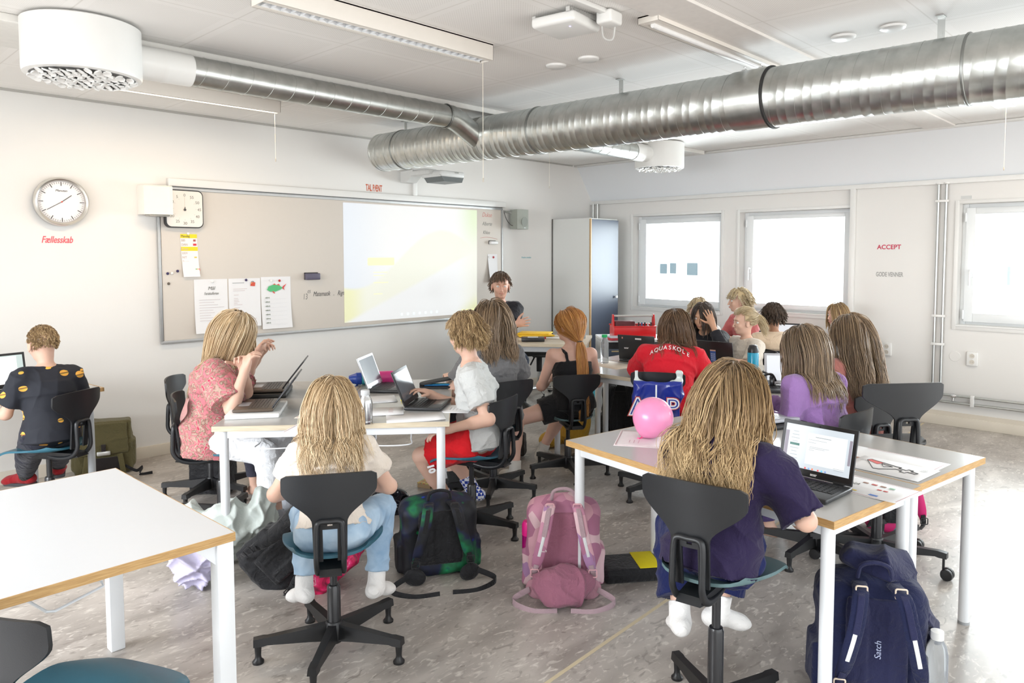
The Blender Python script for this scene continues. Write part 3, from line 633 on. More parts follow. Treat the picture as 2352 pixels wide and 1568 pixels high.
wquad(c_, 'fish_tail', 0, 0, 0, 0, RD, -.0262, [(-4.33, 1.28), (-4.308, 1.262), (-4.315, 1.283), (-4.288, 1.318), (-4.32, 1.298)])
m = MB()
for i in range(7): z = 1.20-i*.036; m.prism([(-4.49, z), (-4.48, z-.006), (-4.455, z-.003), (-4.447, z-.008), (-4.449, z+.006), (-4.458, z+.002), (-4.475, z+.006)], .0006, (0, -.026-.0024*i*.9, 0), X, Z)
obj('small_fish_pictures', m, mat('fish_grey', (.30, .33, .28), .6), c_, smooth=False)
hlines(c_, 'writing_lines', [(-4.49, 1.187-i*.036, .20) for i in range(7)]+[(-4.39, .962, .08), (-4.50, 1.355, .10)], (.72, .72, .74), .0015, zb=.932, zt=1.38, curl=.02)
d_ = thing('paper_sheet', 'narrow white sheet hanging at the right end of the whiteboard above the adult', 'paper', (-1.80, -.021, 1.26))
m = MB(); m.loft([[(-1.87, -.0218-.05*(1-k)**1.5, 1.262+.315*k), (-1.80, -.0218-.045*(1-k)**1.5, 1.262+.315*k), (-1.725, -.0218-.018*(1-k)**1.5, 1.262+.315*k)] for k in np.linspace(0, 1, 10)], cap=False, closed=False); obj('paper', m, PAPER, d_, ang=180)
# magnets
def magnet(x, z, col, lab, rad=.010, y=-.0215):
    m = MB(); m.lathe([(rad*.9, 0), (rad, -.003), (rad*.75, -.009), (.001, -.012)], (x, y, z), 16, M=[[1, 0, 0], [0, 0, 1], [0, -1, 0]]); tag(obj('magnet', m, mat('magnet_paint', col, .3), origin=(x, y, z)), lab, 'magnet', 'round magnets on the whiteboard')
NV = (.03, .02, .09); WH = (.85, .84, .82)
for x, z, c, l in ((-5.28, 1.424, NV, 'dark magnet at the far left of the whiteboard, leftmost of the upper row'), (-5.248, 1.426, WH, 'white magnet between two dark magnets left of the timetable'), (-5.205, 1.442, NV, 'dark magnet closest to the timetable strip'), (-5.275, 1.345, (.12, .10, .08), 'small brown magnet alone below the row of three'),
                   (-5.118, 1.738, WH, 'white magnet holding the top of the timetable strip'), (-4.935, 1.352, WH, 'white magnet on the first printed sheet'), (-4.652, 1.358, NV, 'dark magnet holding the middle printed sheet'), (-4.43, 1.345, WH, 'white magnet above the fish sheet'), (-4.353, 1.345, (.5, .02, .03), 'red magnet above the green fish'),
                   (-1.85, 1.545, WH, 'white magnet on the narrow hanging sheet'), (-1.785, 1.543, (.45, .03, .05), 'red magnet on the narrow hanging sheet')):
    magnet(x, z, c, l, .011 if x < -2 else .013, -.0235 if x > -5.15 else -.0215)
def eraser(x, z, w_, h_, col, lab):
    t = thing('board_eraser', lab, 'board eraser', (x, -.021, z-h_/2)); m = MB(); m.box((x, -.045, z), (w_, .040, h_), bev=.008, seg=3); obj('grip', m, mat('eraser_shell', col, .4), t)
    m = MB(); m.box((x-.002, -.024, z+.004), (w_-.006, .006, h_+.006)); obj('felt', m, mat('felt_black', (.03, .03, .03), .9), t)
eraser(-4.045, 1.375, .14, .058, (.10, .09, .14), 'dark violet eraser in the middle of the whiteboard'); eraser(-1.80, 1.705, .11, .035, (.8, .8, .8), 'white eraser under the handwritten names')
# wall speaker
t = thing('wall_speaker', 'grey loudspeaker on the wall at the right end of the whiteboard', 'speaker', (-1.46, -.02, 1.86))
m = MB(); m.loft([[(x, y, 1.862+k*.222) for x, y in ((-1.545, -.05), (-1.56, -.18), (-1.50, -.205), (-1.40, -.20), (-1.37, -.16), (-1.385, -.05))] for k in (0, .03, .97, 1)]); obj('cabinet', m, mat('speaker_grey', (.33, .35, .31), .6), t, ang=30)
m = MB(); m.prism([(.055*math.cos(a), .055*math.sin(a)) for a in np.linspace(0, 2*PI, 28, endpoint=False)], .003, (-1.463, -.2015, 1.945), (.97, .06, 0), Z); obj('cone', m, mat('cone_grey', (.27, .29, .26), .7), t)
m = MB(); m.box((-1.465, -.206, 1.875), (.03, .004, .006)); obj('badge', m, ALU, t)
m = MB(); m.tube([(-1.60, -.01, 2.06), (-1.545, -.08, 2.04)], .008, 6); m.tube([(-1.61, -.01, 2.07), (-1.53, -.10, 2.06)], .004, 6); obj('bracket', m, STEEL, t)
m = MB(); m.tube(smoothpath([(-1.61, -.02, 2.05), (-1.60, -.05, 1.97), (-1.575, -.09, 1.91), (-1.54, -.10, 1.90)]), .004, 6); obj('cable', m, INK, t)
# projector on its arm
t = thing('projector', 'grey and white short throw projector on a wall arm above the whiteboard', 'projector', (-2.86, 0, 2.3))
m = MB(); m.box((-2.865, -.012, 2.28), (.05, .024, .32), bev=.003); obj('wall_rail', m, WPL, t)
m = MB(); m.box((-2.90, -.16, 2.39), (.16, .30, .05), bev=.008); m.box((-2.99, -.38, 2.355), (.20, .30, .045), bev=.012); m.prism([(0, .0), (.10, 0), (.20, .07), (.20, .11), (0, .11)], .12, (-2.95, -.05, 2.28), (0, -1, 0), Z); obj('arm', m, mat('arm_grey', (.68, .69, .68), .4), t, ang=30)
m = MB(); m.box((-2.90, -.50, 2.335), (.30, .30, .06), bev=.02, seg=3); obj('body', m, mat('projector_white', (.72, .73, .72), .4), t, ang=30)
m = MB(); m.prism([(0, 0), (.22, 0), (.24, .045), (.24, .062), (-.05, .062)], .26, (-3.0, -.38, 2.262), X, Z); obj('lens_housing', m, mat('projector_grey', (.13, .145, .145), .4), t, ang=30)
text('SONY', .020, (-2.88, -.6515, 2.343), X, Z, INKG, 'brand_lettering', t)
# cupboard in the corner
GREYP = mat('cupboard_front', (.70, .71, .69), .4, var=.01); DOORD = mat('dark_door_laminate', (.05, .065, .10), .38, var=.02, spec=.4); PLY = mat('plywood_edge', (.52, .34, .17), .5, var=.15, scale=40)
t = thing('cupboard', 'tall pale grey cupboard with a dark door in the corner by the windows', 'cupboard', (-.51, -.31, 0))
m = MB(); m.box((-.508, -.297, 1.0), (.536, .585, 2.0)); obj('body', m, GREYP, t, smooth=False)
dr = MB(); dr.box((-.505, -.605, 1.0), (.515, .018, 1.97), bev=.001); dob = obj('door', dr, DOORD, t, smooth=False)
m = MB(); m.box((-.772, -.605, 1.0), (.014, .022, 1.985)); obj('door_edge', m, PLY, dob, smooth=False)
m = MB(); m.lathe([(.008, 0), (.008, -.012), (.016, -.018), (.016, -.026), (.001, -.03)], (-.30, -.614, 1.06), 16, M=[[1, 0, 0], [0, 0, 1], [0, -1, 0]]); obj('knob', m, WPL, dob)
m = MB()
for z in (.4, .95, 1.25, 1.75): m.box((-.777, -.585, z), (.002, .006, .006))
obj('screw_heads', m, STEEL, t)
m = MB(); m.box((-.779, -.012, 1.0), (.006, .012, 2.01)); obj('side_joint', m, mat('joint_dark', (.10, .10, .09), .6), t, smooth=False)
# pipes
def pipeset(pts_list, lab, nm='water_pipes'):
    t = thing(nm, lab, 'pipes', pts_list[0][0])
    for p in pts_list:
        m = MB(); m.tube(p, .011, 12); obj('pipe', m, STEEL, t)
    return t
t = pipeset([[(-.03, -4.09, 2.22), (-.03, -4.09, .26)], [(-.03, -4.155, 2.22), (-.03, -4.155, .26)]], 'pair of vertical steel heating pipes right of the crimson word', 'heating_pipes')
m = MB()
for z in (2.06, 1.01, .75): m.box((-.035, -4.122, z), (.03, .11, .022), bev=.003)
obj('pipe_clip', m, WPL, t)
m = MB()
for y in (-4.09, -4.155): m.lathe([(.025, 2.225), (.025, 2.215), (.012, 2.21)], (-.03, y, 0), 14)
obj('rosette', m, WPL, t)
t = pipeset([[(-.03, -4.09, .287), (-.03, -8.2, .287)], [(-.03, -4.09, .222), (-.03, -8.2, .222)]], 'two horizontal steel heating pipes above the skirting under the right window', 'heating_pipes')
m = MB()
for y in (-4.42, -5.3): m.box((-.035, y, .255), (.03, .03, .10), bev=.003)
obj('pipe_clip', m, WPL, t)
m = MB(); m.lathe([(.016, -.02), (.02, 0), (.016, .02)], (-.04, -4.27, .285), 10, 'y'); m.tube([(-.04, -4.27, .28), (-.06, -4.27, .24)], .008, 8); obj('valve', m, CHROME, t)
pipeset([[(-.05, -.06, 2.22), (-.05, -.06, 2.02)], [(-.05, -.13, 2.22), (-.05, -.13, 2.02)]], 'short pair of steel pipes above the corner cupboard', 'heating_pipes')
def socket(y, z, lab):
    t = thing('wall_socket', lab, 'socket', (0, y, z)); m = MB(); m.box((-.012, y, z), (.024, .09, .125), bev=.006, seg=3); obj('plate', m, WPL, t)
    for dz in (.027, -.027):
        m = MB(); m.lathe([(.021, -.0235), (.021, -.0262), (.017, -.0262), (.016, -.0245), (.001, -.0245)], (0, y, z+dz), 20, 'x'); o_ = obj('outlet', m, mat('outlet_ivory', (.66, .62, .55), .4), t)
        m = MB(); m.box((-.0252, y-.007, z+dz), (.001, .004, .004)); m.box((-.0252, y+.007, z+dz), (.001, .004, .004)); obj('pin_hole', m, INK, o_, smooth=False)
socket(-3.673, .66, 'double wall socket below the crimson word'); socket(-4.403, .635, 'double wall socket right of the vertical pipes')
m = MB(); m.lathe([(.001, -.004), (.045, -.004), (.047, 0)], (0, -4.26, .645), 28, 'x'); tag(obj('cover_plate', m, WHITE, origin=(0, -4.26, .645)), 'round painted cover plate between the pipes and the socket', 'cover plate')
m = MB(); m.box((-.002, -4.31, 2.085), (.003, .085, .028)); tl = thing('label_sticker', 'tiny grey label above the right window corner', 'label', (0, -4.31, 2.085)); obj('tag', m, mat('label_grey', (.62, .63, .62), .5), tl, smooth=False)
# ------------------------------------------------------------------ tables
TOPG = mat('laminate_grey', (.47, .465, .45), .24, var=.01, spec=.5)
TOPW = mat('laminate_white', (.60, .615, .635), .32, var=.01)
BIRCH = ramp_mat('birch_ply_edge', [(.3, (.50, .42, .30)), (.7, (.66, .58, .44))], 'noise', 12, .5, vec=(1, 1, 30))
OAK = ramp_mat('oak_edge', [(.3, (.42, .24, .085)), (.7, (.60, .38, .16))], 'noise', 14, .5, vec=(1.5, 1.5, 26))
LEGW = mat('white_powder_coat', (.80, .82, .84), .3, var=.01)
LEGG = mat('grey_tube_paint', (.46, .48, .50), .3)
def make_table(name, label, w_, d, h, edge, top, leg='round', grp=None, thick=.026, inset=.045, r=.0225, hook=True):
    """origin: centre of the table on the floor; w_ along x, d along y"""
    t = thing(name, label, 'table', (0, 0, 0), 0, grp)
    m = MB(); m.box((0, 0, h-thick/2+.0005), (w_-.004, d-.004, thick-.001), bev=.001); obj('tabletop', m, top, t, smooth=False)
    m = MB(); a = .003
    m.box((0, d/2-a/2, h-thick/2), (w_, a, thick)); m.box((0, -d/2+a/2, h-thick/2), (w_, a, thick)); m.box((w_/2-a/2, 0, h-thick/2), (a, d-2*a, thick)); m.box((-w_/2+a/2, 0, h-thick/2), (a, d-2*a, thick))
    obj('edge_band', m, edge, t, smooth=False)
    m = MB(); z = h-thick-.022; lx, ly = w_/2-inset, d/2-inset
    for s_ in (1, -1): m.box((0, s_*(ly if leg == 'round' else ly-.30), z), (2*lx, .022, .042), bev=.003); m.box((s_*lx, 0, z), (.022, 2*ly, .042), bev=.003)
    obj('frame', m, LEGW, t)
    for sx in (1, -1):
        for sy in (1, -1):
            m = MB()
            if leg == 'round': m.lathe([(r*.9, .0), (r, .006), (r, h-thick-.001)], (sx*lx, sy*ly, 0), 24)
            else:
                m.box((sx*lx, sy*ly, (h-thick)/2), (.052, .052, h-thick), bev=.004)
                m.prism([(0, 0), (.07, 0), (0, -.07)], .03, (sx*(lx-.02), sy*ly-.015*1, h-thick), (-sx, 0, 0), (0, 0, 1))
            lg = obj('leg', m, LEGW, t)
            if leg == 'round': m = MB(); m.lathe([(r*1.02, 0), (r*1.02, .012), (r*.9, .014)], (sx*lx, sy*ly, 0), 20); obj('foot_cap', m, mat('cap_grey', (.35, .36, .37), .5), lg)
    if hook:
        m = MB(); y = 0; xx = -w_/2+.12; m.tube(smoothpath([(xx, -.09, h-.045), (xx, -.09, h-.11), (xx-.10, -.085, h-.118), (xx-.10, .085, h-.118), (xx, .09, h-.11), (xx, .09, h-.045)], 40), .0035, 6); obj('bag_hook', m, LEGW, t)
    return t
TH = .72
def place(t, corner, ang, w_, d):
    """corner = near-left corner looking along +y of the table; returns centre"""
    ca, sa = math.cos(ang), math.sin(ang); t.location = (corner[0]+ca*w_/2-sa*d/2, corner[1]+sa*w_/2+ca*d/2, 0); t.rotation_euler = (0, 0, ang); return t
# pair in the right foreground (oak edge, round legs).  long side direction u = (-.152,-.988)
aAB = math.atan2(-.988, -.152)
A_T = make_table('school_table', 'near right table with the open laptop and brown edge', 1.32, .60, TH, OAK, TOPG, grp='school tables pushed together in pairs')
place(A_T, (-4.968, -3.866), aAB, 1.32, .60)
tb = dup(A_T, (0, 0, 0), 0, 'right table behind the laptop table, with the big number sheet on it'); place(tb, (-4.968+.988*.605, -3.866-.130*.605+.0, 0), aAB, 1.32, .60)
# double table in the middle (birch edge)
aM = math.atan2(-.656, .753)+0.0
vM = np.array([.656, .753]); uM = np.array([.753, -.656]); M0 = np.array([-5.974, -2.417])
mt = make_table('school_table', 'middle table under the laptops of the girl in the pink blouse', 1.30, .585, TH, BIRCH, TOPG, grp='school tables pushed together in pairs')
place(mt, tuple(M0+vM*0+uM*.585), math.atan2(vM[1], vM[0]), 1.30, .585)
# far cluster
ct = dup(mt, (-3.37+.30, -2.95, 0), -PI/2, 'middle table under the steel bottle and the boy with the grey shirt'); place(ct, tuple(M0+uM*1.172), math.atan2(vM[1], vM[0]), 1.30, .585)
ft = dup(mt, (-3.075, -2.96, 0), -PI/2, 'far table in front of the girl with the red shirt'); ft2 = dup(mt, (-2.475, -2.96, 0), -PI/2, 'far table carrying the two dark laptops with closed backs to the room')
ft3 = dup(mt, (-2.73, -3.915, 0), PI, 'far table with the blue bottle and the headphones'); 
ft4 = dup(mt, (-1.06, -3.10, 0), -PI/2, 'table nearest to the second window behind the group of children')
# front left table, square legs
E_T = make_table('front_table', 'large white table in the left foreground with brown edge and square legs', 1.45, 1.02, TH, OAK, TOPW, leg='square', inset=.03, hook=False)
E_T.location = (-6.525-.725, -3.37, 0); E_T.rotation_euler = (0, 0, R(1.2))
m = MB(); m.tube([(.42, -.28, .69), (.42, -.28, .60), (.42, -.30, .59), (.28, -.36, .585), (.26, -.36, .59), (.17, -.2, .66)], .004, 6); 
hk = obj('bag_hook', m, LEGW, None); hk.parent = E_T
# desk by the wall
t = thing('wall_desk', 'pale desk with arched grey legs by the left wall under the clock', 'desk', (-6.75, -.55, 0))
m = MB(); ang = R(6); Rz = Matrix.Rotation(ang, 3, 'Z'); cdx = np.array([-6.72, -.60, 0])
m.box(cdx+(0, 0, TH-.012), (1.40, .60, .022), rot=Rz); obj('tabletop', m, TOPG, t, smooth=False)
m = MB()
for s_ in (1, -1): m.box(cdx+np.array(Rz @ Vector((0, s_*.3, TH-.012))), (1.41, .006, .024), rot=Rz)
m.box(cdx+np.array(Rz @ Vector((.705, 0, TH-.012))), (.006, .606, .024), rot=Rz); obj('edge_band', m, OAK, t, smooth=False)
for s_ in (.60, -.60):
    m = MB(); pts = [(s_, -.27, .0), (s_, -.27, .55), (s_, -.25, .64), (s_, -.16, .69), (s_, .16, .69), (s_, .25, .64), (s_, .27, .55), (s_, .27, 0)] if s_ < 0 else [(.645, -.235, 0), (.645, -.235, .50), (.635, -.235, .60), (.60, -.235, .66), (.55, -.235, .692), (.40, -.235, .695)]
    m.tube([cdx+np.array(Rz @ Vector(p)) for p in smoothpath(pts, 30)], .022, 14); obj('leg', m, LEGG, t)
m = MB(); m.tube([cdx+np.array(Rz @ Vector(p)) for p in ((.48, .24, 0), (.48, .24, .695))], .020, 12); obj('leg', m, LEGG, t)
m = MB(); m.tube([cdx+np.array(Rz @ Vector(p)) for p in ((-.6, .2, .685), (.55, .2, .685))], .015, 10); obj('frame', m, LEGG, t)
# teacher's desk
t = thing('teacher_desk', 'pale desk with grey legs by the end of the whiteboard, yellow folder on top', 'desk', (-2.26, -1.1, 0))
TZ = .745; aT = math.atan2(-.381, .271); Rt = Matrix.Rotation(aT, 3, 'Z'); cT = np.array([-2.26, -1.096, 0])
def T_(x, y, z): return cT+np.array(Rt @ Vector((x, y, z)))
m = MB(); m.box(T_(0, 0, TZ-.012), (1.10, .80, .024), rot=Rt); obj('tabletop', m, mat('laminate_birch', (.62, .52, .40), .35), t, smooth=False)
m = MB(); m.box(T_(0, -.401, TZ-.014), (1.102, .004, .028), rot=Rt); obj('edge_band', m, BIRCH, t, smooth=False)
m = MB(); m.box(T_(0, -.35, TZ-.055), (1.0, .03, .05), rot=Rt); obj('frame', m, LEGG, t)
for sx, sy in ((1, -1), (-1, -1), (1, 1), (-1, 1)): m = MB(); m.box(T_(sx*.48, sy*.34, .36), (.05, .04, .72), rot=Rt, bev=.004); obj('leg', m, LEGG, t)
# drawer cabinet carrying the red toolbox
t = thing('drawer_cabinet', 'white cabinet with dark compartments under the red toolbox', 'cabinet', (-1.75, -1.75, 0))
cC = np.array([-1.62, -1.80, 0]); aC = math.atan2(-.68, .73); Rc = Matrix.Rotation(aC, 3, 'Z')
def Cc(x, y, z): return cC+np.array(Rc @ Vector((x, y, z)))
m = MB()
m.box(Cc(0, 0, .755), (.62, .50, .025), rot=Rc, bev=.003); m.box(Cc(-.295, 0, .37), (.03, .48, .74), rot=Rc); m.box(Cc(.295, 0, .37), (.03, .48, .74), rot=Rc); m.box(Cc(0, .23, .37), (.6, .02, .74), rot=Rc); m.box(Cc(0, 0, .04), (.6, .48, .03), rot=Rc); m.box(Cc(-.06, 0, .37), (.02, .46, .70), rot=Rc)
obj('body', m, mat('cabinet_white', (.74, .75, .76), .35), t, smooth=False)
for x in (-.175, .115):
    for z in (.13, .29, .45, .61):
        m = MB(); m.box(Cc(x, -.22, z), (.20 if x < 0 else .31, .02, .135), rot=Rc, bev=.003); d_ = obj('drawer', m, mat('drawer_dark', (.035, .05, .08), .3), t)
        m = MB(); m.box(Cc(x, -.233, z+.045), (.10, .008, .01), rot=Rc); obj('pull', m, mat('pull_wood', (.5, .38, .2), .5), d_)

# ------------------------------------------------------------------ swivel chairs
BLK = mat('black_chair_plastic', (.010, .011, .013), .40, var=.15, scale=20, bump=.05, bscale=400)
BLK2 = mat('black_base_plastic', (.010, .010, .011), .42, var=.2, scale=15)
SEATB = mat('petrol_seat', (.028, .125, .18), .35, var=.06, bump=.06, bscale=500)
SEATG = mat('grey_green_seat', (.10, .17, .18), .4, var=.05, bump=.06, bscale=500)
BLKM = mat('black_steel', (.02, .02, .022), .25)
def make_chair(hs, seatm, name='swivel_chair', label='', cat='chair', castor=False, W=1.0):
    """origin on the floor under the seat; faces +y; hs = seat height"""
    t = thing(name, label, cat, (0, 0, 0))
    # seat shell: rounded trapezoid with rolled front and slightly raised sides
    m = MB(); n = 13; th = .011; g = {}; vs = []; fs = []
    def sp(u, v):                 # u across -1..1, v 0 back .. 1 front
        hw = (.165+.055*math.sin(min(v*1.25, 1)*PI/2))*W; c = 1-max(0, (abs(u)-.0))**4*(.10+.06*abs(v-.5)**2*4)
        y = (-.185+.40*v); y = y+(.5-v)*.12*abs(u)**3
        z = hs+.018*u*u*(1-v*.6)-.030*max(0, (v-.62)/.38)**2+.010*max(0, (.2-v)/.2)**2-.012*math.exp(-((v-.35)/.25)**2)*(1-u*u)
        return (u*hw*c, y, z)
    P = [[sp(-1+2*i/(n-1), j/(n-1)) for i in range(n)] for j in range(n)]
    for lay in (0, 1):
        for j in range(n):
            for i in range(n): x, y, z = P[j][i]; vs.append((x, y, z-lay*th))
    for j in range(n-1):
        for i in range(n-1):
            a = j*n+i; fs.append((a, a+1, a+n+1, a+n)); a += n*n; fs.append((a, a+n, a+n+1, a+1))
    rim = [(0, i) for i in range(n)]+[(j, n-1) for j in range(1, n)]+[(n-1, i) for i in range(n-2, -1, -1)]+[(j, 0) for j in range(n-2, 0, -1)]
    for k in range(len(rim)):
        a = rim[k]; b_ = rim[(k+1) % len(rim)]; a = a[0]*n+a[1]; b_ = b_[0]*n+b_[1]; fs.append((a, a+n*n, b_+n*n, b_))
    m.add(vs, fs); obj('seat', m, seatm, t, ang=55)
    # backrest: shield narrowing to two bars, curved round the sitter
    zt = hs+.325; th = .010
    def back(x, z):               # surface depth at (x, z)
        k = (zt-z)/(.325); return -.205+.02*(1-k)*0-.035*(1-k)+1.35*x*x*(.6+.4*(1-k))-.018*math.sin(k*PI)*0
    def halfw(z):
        k = (zt-z)/.325
        if k < .05: return (.150+.020*math.sqrt(max(0, 1-((.05-k)/.05)**2)))*W
        if k < .18: return .170*W
        if k < .55: s_ = (k-.18)/.37; return (.170*W-(.170*W-.062)*(.5-.5*math.cos(PI*s_))**.9)
        return .062-.006*(k-.55)
    # rows of quads; a slot is left open between the bars
    nz = 30; cols = 15; vs = []; fs = []; zs = [zt-.325*j/(nz-1) for j in range(nz)]
    for lay in (0, 1):
        for z in zs:
            hw = halfw(z); crown = .010*0
            for i in range(cols):
                u = -1+2*i/(cols-1); x = hw*u; zz = z
                if z > zt-.02: zz = z+.008*(1-u*u)-.012*abs(u)**6*0
                vs.append((x, back(x, z)-lay*th, zz))
    N_ = nz*cols; hole = set()
    for j in range(nz-1):
        k = (zt-(zs[j]+zs[j+1])/2)/.325
        for i in range(cols-1):
            u = abs(-1+2*(i+.5)/(cols-1)); op = (k > .62 and u < .50) or (.505 < k < .575 and u < .17)
            if op: hole.add((j, i))
    for j in range(nz-1):
        for i in range(cols-1):
            if (j, i) in hole: continue
            a = j*cols+i; fs.append((a, a+cols, a+cols+1, a+1)); fs.append((a+N_, a+N_+1, a+N_+cols+1, a+N_+cols))
            for (dj, di, p, q) in ((-1, 0, a, a+1), (1, 0, a+cols+1, a+cols), (0, -1, a+cols, a), (0, 1, a+1, a+cols+1)):
                J, I = j+dj, i+di
                if not (0 <= J < nz-1 and 0 <= I < cols-1) or (J, I) in hole: fs.append((p, q, q+N_, p+N_))
    m = MB(); m.add(vs, fs); obj('backrest', m, BLK, t, ang=50)
    # loop behind the slot that curves in under the seat
    m = MB()
    for s_ in (1, -1):
        pts = [(0, -.235, hs+.155), (s_*.034, -.236, hs+.155), (s_*.046, -.238, hs+.135), (s_*.048, -.242, hs+.06), (s_*.048, -.240, hs+.0), (s_*.047, -.20, hs-.045), (s_*.044, -.12, hs-.062), (s_*.04, -.04, hs-.055)]
        m.tube(smoothpath(pts, 34), .0125, 10, flat=.8)
    obj('back_frame', m, BLK, t, ang=60)
    m = MB(); m.loft([[(x*.9, -.02, hs-.02), (x*.9, .13, hs-.02), (-x*.9, .13, hs-.02), (-x*.9, -.02, hs-.02)] if 0 else [(x, -.235, hs-.05), (x, -.10, hs-.075), (-x, -.10, hs-.075), (-x, -.235, hs-.05)] for x in (.04,)]+[[(.04, -.215, hs-.03), (.06, .10, hs-.022), (-.06, .10, hs-.022), (-.04, -.215, hs-.03)]])
    m.box((0, .0, hs-.05), (.09, .18, .05), bev=.015); obj('mechanism', m, BLK, t)
    m = MB(); m.lathe([(.0145, .20), (.0145, hs-.04)], (0, 0, 0), 18); m.lathe([(.026, .065), (.026, hs*.58), (.022, hs*.58+.008), (.015, hs*.58+.009)], (0, 0, 0), 24); obj('column', m, BLKM, t, ang=40)
    m = MB(); m.lathe([(.030, .04), (.036, .05), (.036, .115), (.030, .125)], (0, 0, 0), 24); obj('hub', m, BLK2, t)
    rl = .285*(1.1 if castor else 1); zo = .035 if castor else 0
    for i in range(5):
        a = 2*PI*i/5; ca, sa = math.cos(a), math.sin(a); m = MB()
        def sec(r_, hw, z0, z1): return [(r_*ca-hw*sa, r_*sa+hw*ca, z0), (r_*ca-hw*.8*sa, r_*sa+hw*.8*ca, z1), (r_*ca+hw*.8*sa, r_*sa-hw*.8*ca, z1), (r_*ca+hw*sa, r_*sa-hw*ca, z0)]
        m.loft([sec(.028, .020, .052+zo*0, .118), sec(.10, .019, .060+zo*.4, .112+zo*.2), sec(rl-.035, .017, .072+zo, .100+zo), sec(rl-.02, .019, .070+zo, .101+zo), sec(rl+.016, .018, .070+zo, .098+zo)])
        arm = obj('base_arm', m, BLK2, t, ang=35); m = MB()
        if not castor: m.lathe([(.0215, 0), (.022, .008), (.013, .018), (.011, .03), (.0125, .05), (.014, .072)], (rl*ca, rl*sa, 0), 16); obj('glide', m, BLK2, arm)
        else:
            m.lathe([(.006, .045), (.006, .11)], (rl*ca, rl*sa, 0), 10); wx, wy = rl*ca+.018, rl*sa
            for s_ in (1, -1): m.lathe([(.010, -.012), (.026, -.011), (.029, 0), (.026, .009), (.010, .010)], (wx, wy+s_*.014, .029), 24, 'y')
            obj('castor', m, BLK2, arm)
    return t
CH = make_chair(.455, SEATB, label='x')
chairs = []
def place_chair(x, y, face, label, hs=.455, seat=None, base=0, sc=1.0, first=[True]):
    """face: direction (degrees, world) the sitter looks; base: extra turn of the five arms"""
    if first[0]: r = CH; first[0] = False; r.location = (x, y, 0); r.rotation_euler = (0, 0, R(face-90)); r['label'] = label
    else: r = dup(CH, (x, y, 0), R(face-90), label)
    k = hs/.455; 
    for c in r.children:
        nm = c.name.split('.')[0]
        if nm in ('hub', 'base_arm'): c.rotation_euler = (0, 0, R(base-face+90))
        elif nm == 'column': c.scale = (1, 1, (hs-.04)/(.455-.04))
        else: c.location.z = hs-.455
        if nm == 'seat' and seat: c.data = c.data.copy() if False else c.data
    if seat:
        for c in r.children:
            if c.name.startswith('seat'): me = c.data.copy(); me.materials[0] = seat; c.data = me
    r['group'] = 'swivel school chairs'
    chairs.append(r); return r
place_chair(-5.975, -3.526, 56.5, 'black and blue swivel chair under the girl with long blond hair at the middle table', hs=.452, base=7.5)
place_chair(-5.36, -4.865, 8, 'black swivel chair with grey green seat under the girl in dark blue at the right', hs=.56, seat=SEATG, base=58)
place_chair(-4.75, -2.97, 108, 'black and blue swivel chair under the boy in red shorts', base=-76)
place_chair(-4.23, -2.60, 80, 'swivel chair of the child with the dark grey shirt behind the boy in red shorts', base=-68)
place_chair(-3.53, -2.64, 58, 'black swivel chair with grey blue seat under the red haired girl', hs=.42, seat=SEATG, base=17)
place_chair(-3.46, -3.38, 28, 'black swivel chair behind the red shirt with the blue carrier bag hung on it', hs=.51, seat=SEATG, base=100)
place_chair(-5.69, -1.855, -36+8, 'swivel chair under the girl in the pink blouse', base=112)
place_chair(-5.50, -1.26, -40, 'swivel chair of the child hidden behind the girl in the pink blouse')
place_chair(-6.36, -1.08, 122, 'black and blue swivel chair under the boy in the burger shirt', hs=.462, base=30)
place_chair(-6.97, -3.98, 24, 'swivel chair with petrol seat in the bottom left corner, cut off by the picture edge', base=0, hs=.45)
place_chair(-3.74, -4.53, 84, 'swivel chair under the girl in the lilac sweater', hs=.47, base=-110)
place_chair(-3.06, -4.46, 62, 'swivel chair under the girl with long brown hair and pink top', base=20)
place_chair(-1.98, -3.20, 155, 'swivel chair under the blond girl with the short ponytail and cream shirt')
place_chair(-1.58, -3.27, 40, 'swivel chair under the dark haired boy with his back to the room')
place_chair(-1.86, -2.80, 188, 'swivel chair under the child in black who holds up a hand')
place_chair(-1.38, -2.42, 205, 'swivel chair under the pale haired child at the first window')
place_chair(-.62, -2.50, 150, 'swivel chair under the boy with curly hair between the windows')
place_chair(-.56, -3.45, 150, 'swivel chair under the blond child at the second window')
place_chair(-2.10, -.47, -128, 'black chair of the adult at the back wall', hs=.47)
E_ = make_chair(.50, BLK, label='empty black chair on castors behind the table with the number sheet', castor=True, W=1.22)
E_.location = (-3.60, -4.79, 0); E_.rotation_euler = (0, 0, R(50-90))
for c in E_.children:
    if c.name.split('.')[0] in ('hub', 'base_arm'): c.rotation_euler = (0, 0, R(-50))
    elif c.name.split('.')[0] != 'column': c.location.z = .13
    else: c.scale = (1, 1, 1.25)
